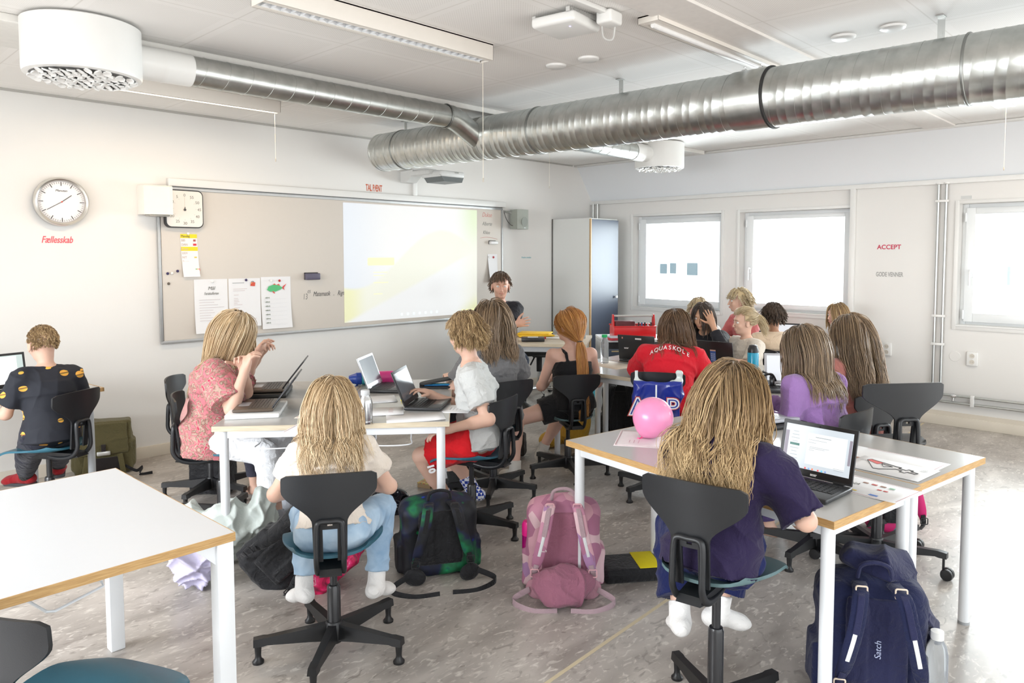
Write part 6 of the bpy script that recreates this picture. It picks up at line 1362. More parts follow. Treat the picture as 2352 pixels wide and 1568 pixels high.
# ------------------------------------------------------------------ laptops
LB = mat('laptop_black', (.014, .014, .016), .35, var=.1); LD = mat('laptop_dark_grey', (.03, .032, .035), .35); KEYS = mat('black_keys', (.012, .012, .013), .45); KEYW = mat('pale_keys', (.62, .63, .66), .4); SILV = mat('silver_plastic', (.48, .49, .51), .3, metal=.4)
def scr_mat(name, c, s_=.55): return mat(name, tuple(x*.3 for x in c), .25, var=.03, scale=6, emis=c, estr=s_)
SCR = scr_mat('screen_pale', (.80, .88, .95), .52); SCRG = mat('screen_grey', (.12, .13, .15), .15, var=.3, scale=4)
def make_laptop(label, x, y, phi, z=TH, opn=108, w_=.29, d=.205, lid=LB, keys=KEYS, deck=LD, screen=SCRG, zoff=0):
    t = thing('laptop', label, 'laptop', (0, 0, 0)); h_ = .019; z0 = 0
    m = MB(); m.box((0, 0, h_/2+.002), (w_, d, h_-.002), bev=.006, seg=3); b = obj('base', m, deck, t, ang=50)
    m = MB(); rows = 6; n_ = 13; kw = (w_-.03)/n_; kd = d*.48/rows
    for r_ in range(rows):
        for c in range(n_):
            if r_ == 0 and 3 <= c <= 8:
                if c == 3: m.box((-w_/2+.015+kw*6, -d*.5+d*.40, h_+.0022), (kw*5.8, kd*.8, .0016))
                continue
            m.box((-w_/2+.015+kw*(c+.5), -d*.5+d*.40+kd*r_, h_+.0022), (kw*.86, kd*.80, .0016))
    k = obj('keyboard', m, keys, b, smooth=False); k['kind'] = 'stuff'
    m = MB(); m.box((0, -d*.30, h_+.0014), (w_*.34, d*.26, .0008)); obj('touchpad', m, mat('touchpad_grey', (.05, .052, .055), .25) if keys is KEYS else SILV, b, smooth=False)
    m = MB()
    for s_ in (1, -1): m.tube([(s_*w_*.33-.02, d/2-.004, h_+.004), (s_*w_*.33+.02, d/2-.004, h_+.004)], .006, 8)
    obj('hinge', m, lid, t)
    M_ = Matrix.Rotation(R(90-opn), 3, 'X'); o = Vector((0, d/2-.006, h_+.003)); H_ = d*.98
    def G(px, py, pz): return tuple(o+M_ @ Vector((px, py, pz)))
    def lidbox(m, cx, cz, ww, hh, yy, th, bev=0): m.box(G(cx, yy, cz), (ww, th, hh), rot=M_, bev=bev)
    m = MB(); lidbox(m, 0, H_/2, w_, H_, 0, .007, .0025); L_ = obj('lid', m, lid, t, ang=50)
    m = MB(); lidbox(m, 0, H_/2+.003, w_-.006, H_-.008, -.0040, .0012); obj('bezel', m, SILV if lid is SILV else LB, L_, smooth=False)
    m = MB(); lidbox(m, 0, H_/2+.006, w_-.030, H_-.042, -.0050, .0010); obj('screen', m, screen, L_, smooth=False)
    t.location = (x, y, z+zoff); t.rotation_euler = (0, 0, R(phi+90)); return t, L_, G, (w_, d, H_)
def on_lid(G, L_, nm, quads, mt, yy=-.0062):
    m = MB()
    for cx, cz, ww, hh in quads: m.add([G(cx-ww/2, yy, cz-hh/2), G(cx+ww/2, yy, cz-hh/2), G(cx+ww/2, yy, cz+hh/2), G(cx-ww/2, yy, cz+hh/2)], [(0, 1, 2, 3)])
    o = obj(nm, m, mt, None, smooth=False); o.parent = L_; return o
t, L_, G, dm = make_laptop('open laptop with lit mail screen on the near right table', -4.925, -4.955, 176, opn=104, lid=LD, screen=SCR)
GREY_T = mat('screen_grey_text', (.2, .2, .2), .4, emis=(.55, .62, .68), estr=.45); DKG = mat('screen_green_button', (.01, .08, .06), .3, emis=(.02, .20, .16), estr=.4); MAUVE = mat('screen_wallpaper', (.2, .18, .22), .4, emis=(.45, .42, .50), estr=.35); WHS = mat('screen_white', (.4, .4, .4), .4, emis=(.95, .98, 1.0), estr=.62)
H_ = dm[2]; m = None
on_lid(G, L_, 'wallpaper', [(-.122, .105, .014, .11), (.124, .115, .010, .09)], MAUVE); on_lid(G, L_, 'mail_window', [(.035, .105, .150, .115)], WHS); on_lid(G, L_, 'selected_row', [(-.088, .112, .038, .009)], DKG, -.0066)
on_lid(G, L_, 'menu_rows', [(-.088, .160-.0125*i, .022+.006*(i % 3), .0022) for i in range(10) if i != 4]+[(.02, .150, .06, .003), (.0, .138, .07, .0016), (-.02, .128, .03, .0016), (.01, .112, .075, .0016), (.0, .107, .06, .0016), (-.02, .100, .02, .0016), (.09, .05, .04, .0016), (.09, .044, .035, .0016)], GREY_T, -.0068)
for i, c in enumerate(((.8, .1, .1), (.2, .4, .9), (.8, .2, .1), (.9, .1, .1), (.1, .5, .8), (.2, .3, .6))): on_lid(G, L_, 'app_icon', [(-.035+i*.014+(.008 if i > 2 else 0), .031, .006, .006)], mat('app_icon', c, .3, emis=c, estr=.5), -.0068)
def lid_text(s_, G, L_, x, z, size, yy, back=False, mt=None):
    o = np.array(G(x, yy, z)); ax = _n(np.array(G(x+(-.1 if back else .1), yy, z))-o); ay = _n(np.array(G(x, yy, z+.1))-o)
    q = text(s_, size, o, ax, ay, mt or mat('logo_silver', (.75, .75, .76), .3), 'brand_lettering', None, bold=.0008, align='CENTER', depth=.0004)
    q.location = (0, 0, 0); me = q.data; me.transform(Matrix.Translation(Vector(o))); q.parent = L_
lid_text('acer', G, L_, 0, .0075, .014, -.0052)
m = MB(); m.tube([G(0, -.0055, H_-.010), G(0, -.0065, H_-.010)], .003, 10); o = obj('webcam', m, GLASS if 0 else KEYS, None); o.parent = L_
t, L_, G, dm = make_laptop('open laptop in front of the red shorts on the middle table', -4.92, -2.80, -52.5, opn=112, lid=LB)
t, L_, G, dm = make_laptop('open laptop in front of the lying pink bottle', -4.76, -2.21, -52.5, opn=110, lid=SILV, deck=LD)
tray = MB(); tray.box((-5.655, -2.25, TH+.012), (.27, .35, .024), rot=R(145), bev=.006); tag(obj('laptop_sleeve', tray, WPL, origin=(-5.655, -2.25, TH)), 'white flat sleeve under the laptop by the flowered blouse', 'sleeve')
t, L_, G, dm = make_laptop('open laptop on the white sleeve by the flowered blouse', -5.655, -2.25, 145, opn=128, zoff=.025, deck=mat('bronze_deck', (.085, .06, .042), .35), keys=mat('bronze_keys', (.06, .045, .035), .4))
t, L_, G, dm = make_laptop('open dark laptop behind the one on the white sleeve', -5.36, -1.80, 145, opn=128, zoff=.03, deck=mat('bronze_deck', (.085, .06, .042), .35), keys=mat('bronze_keys', (.06, .045, .035), .4))
m = MB(); m.box((-5.36, -1.80, TH+.014), (.24, .33, .028), rot=R(145), bev=.009); tag(obj('laptop_sleeve', m, mat('black_sleeve', (.015, .015, .015), .5), origin=(-5.36, -1.80, TH)), 'black padded sleeve under the second laptop of the middle table', 'sleeve')
t, L_, G, dm = make_laptop('laptop with pale screen on the desk by the left wall', -6.47, -.66, -78, opn=100, w_=.33, d=.22, z=TH, screen=scr_mat('screen_mint', (.76, .90, .88), .42))
on_lid(G, L_, 'page_lines', [(.05, .11, .13, .17)], WHS)
t, L_, G, dm = make_laptop('closed-off black laptop back nearest the clear bottle on the far table', -2.66, -2.67, 12, opn=100, w_=.31)
lid_text('acer', G, L_, .085, .09, .022, .0041, True)
on_lid(G, L_, 'name_sticker', [(-.02, .175, .052, .013)], PAPER, .0042); on_lid(G, L_, 'round_sticker', [(.115, .178, .012, .014)], mat('sticker_red', (.6, .25, .2), .5), .0042)
t, L_, G, dm = make_laptop('black laptop back with a blue calculator sticker on the far table', -2.58, -3.31, 4, opn=100, w_=.32)
on_lid(G, L_, 'calculator_sticker', [(-.005, .085, .044, .085)], mat('sticker_blue', (.05, .13, .45), .5), .0042); on_lid(G, L_, 'sticker_keys', [(-.017+.012*i, .06+.015*j, .008, .010) for i in range(3) for j in range(4)], mat('sticker_light', (.45, .55, .75), .5), .0046); on_lid(G, L_, 'sticker_header', [(-.005, .132, .044, .010)], mat('sticker_peach', (.75, .5, .4), .5), .0044)
make_laptop('laptop with bright screen left of the lilac sweater', -3.08, -4.09, 214, opn=105, screen=scr_mat('screen_white_doc', (.88, .92, .98), .55), lid=SILV)
make_laptop('laptop with bright screen under the second window', -1.02, -3.13, 197, opn=112, screen=scr_mat('screen_white_far', (.88, .90, .96), .50), w_=.27)
m = MB(); m.box((-4.0, -4.36, TH+.012), (.34, .27, .022), rot=R(70), bev=.008); tag(obj('laptop_sleeve', m, mat('black_sleeve', (.015, .015, .015), .5), origin=(-4.0, -4.36, TH)), 'black sleeve under the pale keyed laptop', 'sleeve')
make_laptop('laptop with pale keyboard in front of the lilac sweater', -4.00, -4.36, -22, opn=118, zoff=.024, keys=KEYW, deck=mat('pale_deck', (.45, .46, .50), .3))

# ------------------------------------------------------------------ papers
PR = {}
def pm(c):
    if c not in PR: PR[c] = mat('print_ink', c, .6)
    return PR[c]
def paper(label, x, y, rz, w_=.297, h_=.21, z=TH, marks=(), lift=.0006, tint=None, curl=0, name='paper_sheet', grp=None):
    t = thing(name, label, 'paper', (0, 0, 0), group=grp); m = MB(); n_ = 8; vs = []; rng = random.Random(int(abs(x*1000)))
    for i in range(n_+1):
        u = i/n_; vs.append([(-w_/2+w_*u, -h_/2, lift+curl*u**4), (-w_/2+w_*u, 0, lift+curl*u**4*.4), (-w_/2+w_*u, h_/2, lift+curl*.5*(1-u)**4)])
    m.loft(vs, cap=False, closed=False); s_ = obj('sheet', m, tint or PAPER, t, ang=180)
    md = s_.modifiers.new('thick', 'SOLIDIFY'); md.thickness = .0006; md.offset = 1
    by = {}
    for (nm, cx, cy, ww, hh, col) in marks: by.setdefault((nm, col), []).append((cx, cy, ww, hh))
    for (nm, col), q in by.items():
        m = MB()
        for cx, cy, ww, hh in q: m.box((cx*w_/2, cy*h_/2, lift+.0011+curl*(.5+cx/2)**4), (ww, hh, .0004))
        obj(nm, m, pm(col), t, smooth=False)
    t.location = (x, y, z); t.rotation_euler = (0, 0, R(rz)); return t
DK = (.15, .15, .16); RED_ = (.60, .10, .10); YE = (.70, .50, .05); BL = (.08, .18, .50); GR = (.35, .62, .45); BR = (.38, .22, .17); FR = (.50, .25, .26)
def frame_marks(): return [('printed_border', 0, .93, .27, .002, FR), ('printed_border', 0, -.93, .27, .002, FR), ('printed_border', .94, 0, .002, .19, FR), ('printed_border', -.94, 0, .002, .19, FR)]
def lines(n_, x0, y0, w_, dy, c=(.5, .5, .5)): return [('printed_text', x0, y0-i*dy, w_*(.7+.3*((i*7) % 5)/5), .0022, c) for i in range(n_)]
def tri(mk): return frame_marks()+mk
p = paper('worksheet with a handwritten name and small red pictures beside the lit laptop', -4.735, -5.13, -98, marks=tri([('small_picture', -.25+.22*i, .45, .02, .012, c) for i, c in enumerate((BR, RED_, BR, GR))]+[('red_letters', .25, .0, .016, .01, RED_), ('red_letters', .40, .0, .016, .01, RED_), ('stamp_yellow', -.4, -.65, .02, .01, YE), ('stamp_yellow', -.15, -.65, .018, .01, YE), ('stamp_blue', .35, -.72, .03, .015, BL)]), curl=.004)
def ptext(p, s_, x, y, size, mt, **k):
    q = text(s_, size, (x, y, .0022), (1, 0, 0), (0, 1, 0), mt, 'handwriting', None, depth=.0004, **k); q.location = (0, 0, 0); q.data.transform(Matrix.Translation((x, y, .0022))); q.parent = p
ptext(p, 'ANNA', -.12, .0, .034, INKG, shear=.2, squeeze=.8)
p = paper('large drawing sheet pair under the number sheet on the second right table', -4.30, -5.05, 84, .40, .26, marks=tri([('small_picture', .55, .5, .04, .03, BR), ('stamp_blue', .85, .75, .03, .02, BL), ('stamp_yellow', .82, .4, .03, .02, YE), ('stamp_yellow', .80, .1, .02, .015, YE), ('stamp_blue', .25, .45, .03, .008, BL), ('small_picture', -.1, .7, .02, .014, RED_), ('small_picture', -.1, .45, .02, .014, RED_), ('stamp_yellow', -.1, .2, .02, .012, YE), ('red_letters', -.35, .85, .04, .008, RED_)]+lines(4, -.7, .5, .03, .12)))
p = paper('sheet with the outlined digit four half coloured pink on the second right table', -4.42, -5.10, -96, .30, .21, z=TH+.0016, marks=lines(3, .75, .6, .03, .12)+lines(2, -.8, .4, .03, .12))
q = MB(); o2 = [(-.11, .045), (-.10, .062), (.015, .030), (.035, .028), (.03, .012), (.06, .006), (.065, .022), (.085, .018), (.08, .002), (.11, -.004), (.105, -.022), (.075, -.016), (.07, -.035), (.05, -.032), (.053, -.012), (.025, -.008), (-.02, -.055), (-.04, -.060)]
q.tube([(a, b, .0022) for a, b in o2+[o2[0]]], .0014, 4); q.tube([(-.045, .030, .0022), (.005, .014, .0022), (-.02, -.010, .0022), (-.045, .030, .0022)], .0012, 4); o = obj('digit_outline', q, INK, None); o.parent = p
q = MB(); q.add([(-.11, .045, .0020), (-.10, .062, .0020), (-.045, .045, .0020), (-.055, .012, .0020)], [(0, 3, 2, 1)]); o = obj('pink_fill', q, pm((.80, .20, .20)), None, smooth=False); o.parent = p
paper('pinkish worksheet under the balloon on the near right table', -4.715, -4.10, 30, marks=tri(lines(3, -.4, .4, .06, .2, (.6, .35, .4))), tint=mat('pinkish_paper', (.80, .72, .74), .6))
paper('blank page on the near right table behind the laptop', -4.60, -4.84, 70, marks=lines(4, 0, .5, .1, .2))
mid = [(-5.62, -2.78, 38, 'worksheet with a green patch near the left front corner of the middle tables', [('green_patch', .2, -.45, .14, .06, GR), ('small_picture', -.1, .1, .06, .035, BR), ('stamp_yellow', -.7, -.2, .02, .02, YE), ('stamp_yellow', -.7, -.55, .02, .02, YE), ('stamp_blue', -.75, -.8, .03, .01, BL)]),
       (-5.42, -2.53, 40, 'worksheet with an orange strip in the middle of the middle tables', [('orange_strip', .1, .2, .10, .02, (.75, .38, .12)), ('stamp_yellow', .4, -.2, .03, .03, YE)]),
       (-5.20, -2.25, 42, 'worksheet near the second laptop of the middle tables', [('stamp_yellow', -.6, .2, .03, .03, YE), ('stamp_blue', -.7, -.2, .03, .015, BL)]+lines(6, .3, .7, .1, .22)),
       (-5.02, -2.02, 42, 'peach coloured worksheet at the back of the middle tables', lines(5, 0, .6, .12, .2, (.6, .45, .35))),
       (-5.05, -2.42, -30, 'plain sheet under the blue strap of the lying bottle', lines(2, .3, -.6, .12, .2)),
       (-5.22, -2.72, -36, 'printed sheet behind the steel bottle', lines(5, .55, .5, .03, .22, (.55, .3, .3))+[('red_bar', -.75, -.2, .006, .06, RED_)]),
       (-5.15, -2.98, -34, 'large blank sheet right of the steel bottle', []),
       (-4.80, -2.46, -40, 'crumpled receipt-like paper between the two open laptops', lines(3, 0, .5, .05, .3))]
for i, (x, y, rz, lb, mk) in enumerate(mid): paper(lb, x, y, rz, .30 if i not in (7,) else .10, .21 if i != 7 else .07, z=TH+.0012*(i % 3), marks=(frame_marks() if i in (0, 1, 2) else [])+mk, curl=.006 if i in (6, 7) else .002, tint=mat('peach_paper', (.80, .70, .60), .6) if i in (3, 1) else None)
paper('tall sheet standing in front of the boy with the grey shirt', -4.86, -2.98, 40, .21, .15, marks=lines(4, 0, .5, .1, .25))
paper('pale sheet under the clear bottle on the far table', -2.98, -2.62, 80, .36, .26, tint=mat('peach_paper', (.80, .70, .60), .6)); paper('open worksheet in front of the headphones', -3.18, -3.75, 60, .30, .21, marks=lines(3, 0, .5, .12, .3)+[('stamp_yellow', .2, -.5, .04, .02, YE)])
paper('thin booklet in front of the cream shirt', -2.55, -3.42, 70, .22, .16, z=TH+.001, tint=mat('booklet_grey', (.5, .52, .58), .4))

# ------------------------------------------------------------------ bottles, balloon, small things on the tables
def bottle(name, label, x, y, prof, material, z=TH, parts=(), rot=None, seg=28):
    t = thing(name, label, 'bottle', (0, 0, 0)); m = MB(); m.lathe(prof, (0, 0, 0), seg); obj('body', m, material, t, ang=35)
    for nm, pf, mt in parts: m = MB(); m.lathe(pf, (0, 0, 0), seg); obj(nm, m, mt, t, ang=35)
    t.location = (x, y, z)
    if rot: t.rotation_euler = rot
    return t
BRS = mat('brushed_steel', (.55, .56, .57), .25, metal=1, bump=.04, bscale=300)
bottle('steel_bottle', 'brushed steel bottle with translucent cap on the middle table', -5.405, -2.905, [(.033, 0), (.0355, .004), (.0355, .014), (.0350, .016), (.0355, .018), (.0355, .105), (.030, .125), (.0215, .140), (.0205, .148)], BRS, parts=[('cap', [(.0215, .143), (.0225, .146), (.0225, .166), (.020, .170), (.001, .171)], mat('frosted_cap', (.72, .74, .75), .4, trans=.3))])
TEAL = mat('aqua_plastic', (.06, .42, .50), .3); HOT = mat('hot_pink_plastic', (.80, .06, .30), .35); BLU = mat('royal_blue_plastic', (.02, .07, .40), .3)
bt = bottle('drink_bottle', 'lying aqua and pink drink bottle with a blue lid on the middle tables', 0, 0, [(.040, .10), (.0415, .12), (.0415, .235), (.036, .25), (.001, .252)], HOT, parts=[('aqua_half', [(.030, .03), (.040, .04), (.0415, .055), (.0415, .12)], TEAL), ('lid', [(.001, -.045), (.022, -.043), (.030, -.02), (.036, .0), (.040, .005), (.040, .035), (.034, .038)], BLU)])
bt.location = (-4.83, -1.93, TH+.042); bt.rotation_euler = (0, R(90), R(-28))
m = MB(); m.tube(smoothpath([(.04, 0, .01), (.045, -.05, -.01), (.046, -.10, -.05), (.044, -.06, -.09)]), .006, 6); o = obj('strap', m, BLU, None); o.parent = bt
bottle('drink_bottle', 'upright bright blue drink bottle with black lid on the far table', -2.62, -3.60, [(.034, 0), (.038, .004), (.040, .15), (.036, .158)], mat('cyan_translucent', (.01, .42, .68), .2, trans=.3), parts=[('lid', [(.038, .150), (.038, .180), (.032, .19), (.028, .205), (.012, .21), (.001, .21)], LB)])
m = MB(); m.prism([(-.03, 0), (.05, -.004), (.055, .004), (-.03, .010)], .014, (-2.62, -3.607, TH+.205), (.8, -.6, 0), Z); 
CLR = mat('clear_plastic', (.86, .90, .93), .12, trans=.75); CLR.node_tree.nodes['Principled BSDF'].inputs['IOR'].default_value = 1.2
bottle('water_bottle', 'clear water bottle with green cap on the far table', -2.93, -2.50, [(.030, 0), (.033, .004), (.033, .15), (.028, .185), (.020, .20), (.018, .205)], CLR, parts=[('cap', [(.021, .203), (.022, .206), (.022, .224), (.001, .226)], mat('green_cap', (.02, .50, .16), .35))])
t = thing('balloon', 'round pink balloon lying on the near right table', 'balloon', (-4.655, -4.13, TH))
bm_ = mat('balloon_rubber', (.86, .30, .52), .25, var=.02, spec=.6); bm_.node_tree.nodes['Principled BSDF'].inputs['Subsurface Weight'].default_value = .3; bm_.node_tree.nodes['Principled BSDF'].inputs['Subsurface Radius'].default_value = (.05, .02, .03)
m = MB(); bd = _n((-.35, .25, -.75)); bx = _n(np.cross(bd, (0, 0, 1))); by_ = np.cross(bd, bx); m.lathe([(max(.001, .094*math.cos(a)), .094*math.sin(a)) for a in np.linspace(-PI/2, .9, 26)]+[(.048, .084), (.034, .093), (.020, .099), (.010, .104)], (-4.655, -4.13, TH+.0955), 40, M=np.stack([bx, by_, bd], 1)); obj('body', m, bm_, t, ang=180)
kc = np.array((-4.655, -4.13, TH+.0955))+bd*.101; m = MB(); m.tube([kc, kc+bd*.008, kc+bd*.012+(-.01, .0, -.0), kc+bd*.004+(-.026, .004, -.005)], [.009, .005, .006, .008], 10); obj('knot', m, mat('balloon_knot', (.80, .12, .30), .35), t)
# pencil case
t = thing('pencil_case', 'open black pencil case at the right back of the middle tables', 'pencil case', (-4.52, -2.39, TH)); a = R(-47)
def pc(x, y, z): return (-4.52+math.cos(a)*x-math.sin(a)*y, -2.39+math.sin(a)*x+math.cos(a)*y, TH+z)
for nm, z0, tl in (('lower_flap', .004, 0), ('upper_flap', .020, .040)):
    m = MB(); m.loft([[pc(x, y, z0+tl*max(0, (x+.11))/.22*1.0+dz) for x, y in rrect(.23, .11, .045)] for dz in (0, .012)]); obj(nm, m, mat('black_nylon', (.012, .012, .013), .7), t)
for i, c in enumerate(((.02, .2, .5), (.05, .45, .5), (.3, .32, .35))): m = MB(); m.tube([pc(-.08, -.03+.025*i, .021), pc(.085, -.02+.02*i, .022)], .0045, 8); obj('pen', m, pm(c), t)
# headphones
t = thing('headphones', 'black headset with microphone lying on the far table', 'headphones', (-3.08, -3.93, TH)); hx, hy = -3.08, -3.93
for s_ in (1, -1): m = MB(); c = (hx+s_*.024*.5, hy-s_*.024*1.2, TH+.045); m.lathe([(.001, -.016), (.030, -.016), (.038, -.008), (.040, .004), (.034, .012), (.001, .013)], c, 24, M=np.array(Matrix.Rotation(R(-60), 3, 'Z') @ Matrix.Rotation(R(90), 3, 'Y'))); obj('ear_cup', m, LB, t)
m = MB(); m.tube(smoothpath([(hx+.02, hy-.05, TH+.05), (hx-.02, hy-.04, TH+.095), (hx-.06, hy+.0, TH+.085), (hx-.045, hy+.05, TH+.05)]), .007, 8); m.tube(smoothpath([(hx-.01, hy+.04, TH+.05), (hx-.09, hy+.04, TH+.03), (hx-.10, hy-.0, TH+.012)]), .006, 8); obj('headband', m, LB, t)
m = MB(); m.tube(smoothpath([(hx+.01, hy-.04, TH+.08), (hx+.0, hy+.03, TH+.10)]), [.006]*23+[.014], 8); obj('microphone', m, LB, t)
m = MB(); m.tube(smoothpath([(hx-.04, hy+.05, TH+.01), (hx-.13, hy+.08, TH+.006), (hx-.15, hy+.0, TH+.006), (hx-.10, hy-.08, TH+.006), (hx-.14, hy-.11, TH+.005), (hx-.02, hy-.12, TH+.006)], 50), .003, 6); obj('cable', m, LB, t)
m = MB(); m.ell((-2.78, -3.62, TH+.018), (.035, .025, .018)); tag(obj('snack', m, mat('yellow_snack', (.62, .36, .06), .6, var=.3, scale=60), origin=(-2.78, -3.62, TH)), 'small yellow snack beside the blue bottle', 'snack')
m = MB(); m.box((-2.62, -3.46, TH+.013), (.12, .045, .024), rot=R(-50), bev=.008); tag(obj('stapler', m, LB, origin=(-2.62, -3.46, TH)), 'small black case in front of the cream shirt', 'case')
m = MB(); m.box((-4.93, -2.60, TH+.008), (.055, .014, .012), rot=R(-40), bev=.003); tag(obj('highlighter', m, mat('yellow_plastic', (.85, .70, .02), .4), origin=(-4.93, -2.60, TH)), 'yellow highlighter beside the laptop of the boy in red shorts', 'pen')
m = MB(); m.lathe([(.030, 0), (.036, .02), (.036, .17), (.030, .20)], (-6.66, -.78, TH), 20); tag(obj('drink_bottle', m, TEAL, origin=(-6.66, -.78, TH)), 'turquoise bottle at the very left edge by the wall desk', 'bottle')

# adult's desk: folders, case, boxes
FY = mat('yellow_folder', (.86, .52, .01), .5, var=.04); 
def slab(name, label, cat, x, y, z, w_, d, h_, rz, mt, bev=.002, poly=None):
    m = MB()
    if poly: c, s_ = math.cos(R(rz)), math.sin(R(rz)); m.prism([(x+c*a-s_*b, y+s_*a+c*b) for a, b in poly], h_, (0, 0, z), (1, 0, 0), (0, 1, 0))
    else: m.box((x, y, z+h_/2), (w_, d, h_), rot=R(rz), bev=bev)
    return tag(obj(name, m, mt, origin=(x, y, z), ang=30), label, cat)
slab('folder', 'yellow cardboard folder on the adult desk', 'folder', -2.07, -.93, .752, .36, .27, .012, -35, FY); slab('folder', 'second yellow folder lying askew on top of the first', 'folder', -2.03, -.90, .766, .33, .24, .010, -58, FY)
slab('hard_case', 'flat black case in front of the yellow folders', 'case', -2.40, -1.22, .746, .22, .16, .035, -45, LB, bev=.008); slab('label_card', 'white card on the flat black case', 'card', -2.40, -1.22, .782, .10, .05, .002, -45, PAPER)
m = MB(); m.tube([(-2.19, -1.20, .756), (-2.10, -1.31, .756)], .009, 10); mk = obj('marker_pen', m, WPL, origin=(-2.15, -1.25, .748)); tag(mk, 'white marker with red cap right of the black case', 'pen'); m = MB(); m.tube([(-2.225, -1.157, .756), (-2.19, -1.20, .756)], .0098, 10); obj('cap', m, mat('red_cap', (.45, .02, .03), .4), mk)
t = thing('storage_box', 'translucent lidded box with papers at the right end of the adult desk', 'box', (-1.88, -1.30, .746)); Rb = Matrix.Rotation(R(-50), 3, 'Z')
m = MB(); m.box((-1.86, -1.30, .81), (.20, .26, .13), rot=Rb, bev=.006); obj('tub', m, mat('milky_plastic', (.70, .74, .76), .3, trans=.5), t); m = MB(); m.box((-1.86, -1.30, .885), (.215, .275, .018), rot=Rb, bev=.005); obj('lid', m, WPL, t); m = MB(); m.box((-1.87, -1.31, .79), (.16, .21, .07), rot=Rb); obj('paper_stack', m, PAPER, t)
m = MB(); m.box((-1.92, -1.34, .9), (.13, .03, .012), rot=Rb, bev=.004); tag(obj('remote_control', m, LB, origin=(-1.92, -1.34, .894)), 'black remote on the translucent box', 'remote')
# red tool caddy on the drawer cabinet
t = thing('tool_caddy', 'red tool caddy with grey handle bar on the white cabinet', 'caddy', tuple(cC+(0, 0, .77))); RP = mat('red_plastic', (.66, .008, .012), .3)
m = MB(); zc = .768
m.box(Cc(.02, 0, zc+.004), (.40, .26, .008), rot=Rc)
for yy in (-.13, .13): m.box(Cc(.02, yy, zc+.055), (.40, .008, .11), rot=Rc, bev=.003); m.box(Cc(.02, yy*1.0, zc+.112), (.42, .022, .010), rot=Rc, bev=.003)
for xx in (-.18, .22): m.box(Cc(xx, 0, zc+.055), (.008, .26, .11), rot=Rc, bev=.003); m.prism([(-.06, 0), (.06, 0), (.025, .12), (-.025, .12)], .012, Cc(xx, .0, zc+.10), tuple(Rc @ Vector((0, 1, 0))), Z)
obj('tray', m, RP, t, ang=30); m = MB(); m.tube([Cc(-.18, 0, zc+.205), Cc(.235, 0, zc+.205)], .011, 12); obj('handle', m, mat('handle_grey', (.5, .5, .47), .4), t)
for i, c in enumerate(((.02, .02, .03), (.05, .12, .3), (.02, .02, .03), (.6, .6, .6), (.03, .03, .03))): m = MB(); m.tube([Cc(.06+.03*i, -.10, zc+.05), Cc(.06+.03*i, -.105, zc+.15)], .008, 8); tag(obj('marker_pen', m, pm(c), origin=Cc(.06+.03*i, -.10, zc+.05)), ('black marker', 'blue marker', 'second black marker', 'white marker', 'third black marker')[i]+' standing in the red caddy, counted from its left', 'pen', 'markers in the red caddy')
m = MB(); m.box(Cc(-.06, .02, zc+.09), (.20, .12, .13), rot=Rc, bev=.01); tag(obj('dark_pouch', m, mat('maroon_cloth', (.10, .015, .02), .6), origin=Cc(-.06, .02, zc+.01)), 'dark maroon pouch inside the red caddy', 'pouch')
slab('notebook', 'red and white notebooks beside the red caddy', 'notebook', float(Cc(-.18, -.22, 0)[0]), float(Cc(-.18, -.22, 0)[1]), .768, .20, .15, .018, -20, mat('red_cover', (.5, .03, .05), .4)); slab('notebook', 'pale notebook on top of the red one beside the caddy', 'notebook', float(Cc(-.16, -.21, 0)[0]), float(Cc(-.16, -.21, 0)[1]), .787, .19, .14, .010, -35, mat('pale_cover', (.6, .65, .72), .4))
# ------------------------------------------------------------------ bags and other things on the floor
BKN = cloth('black_nylon_bag', (.014, .014, .016), bump=.35, bscale=90, rough=.6); 
GALX = None
def galaxy():
    m, n, b = _new('circuit_print_cloth'); L = n.links.new; N = n.nodes.new; t = N('ShaderNodeTexCoord')
    a = N('ShaderNodeTexNoise'); a.inputs['Scale'].default_value = 5.5; a.inputs['Detail'].default_value = 3; L(t.outputs['Object'], a.inputs['Vector']); r = N('ShaderNodeValToRGB'); e = r.color_ramp.elements
    e[0].position = .48; e[0].color = _c((.005, .006, .010)); e[1].position = .56; e[1].color = _c((.006, .010, .045)); q = e.new(.62); q.color = _c((.005, .09, .035)); q = e.new(.66); q.color = _c((.01, .18, .07)); q = e.new(.72); q.color = _c((.008, .02, .10)); L(a.outputs['Fac'], r.inputs[0])
    v = N('ShaderNodeTexVoronoi'); v.inputs['Scale'].default_value = 13; L(t.outputs['Object'], v.inputs['Vector']); r2 = N('ShaderNodeValToRGB'); e = r2.color_ramp.elements; e[0].position = 0; e[0].color = (1, 1, 1, 1); e[1].position = .15; e[1].color = (0, 0, 0, 1); L(v.outputs['Distance'], r2.inputs[0])
    r3 = N('ShaderNodeValToRGB'); r3.color_ramp.interpolation = 'CONSTANT'; e = r3.color_ramp.elements; e[0].color = _c((.005, .03, .5)); e[1].position = .35; e[1].color = _c((.01, .5, .15)); q = e.new(.62); q.color = _c((.5, .02, .02)); q = e.new(.8); q.color = _c((.02, .2, .6)); s_ = N('ShaderNodeSeparateColor'); L(v.outputs['Color'], s_.inputs[0]); L(s_.outputs[0], r3.inputs[0])
    mx = N('ShaderNodeMix'); mx.data_type = 'RGBA'; L(r2.outputs[0], mx.inputs['Factor']); L(r.outputs[0], mx.inputs['A']); L(r3.outputs[0], mx.inputs['B']); L(mx.outputs['Result'], b.inputs['Base Color']); b.inputs['Roughness'].default_value = .6; return m
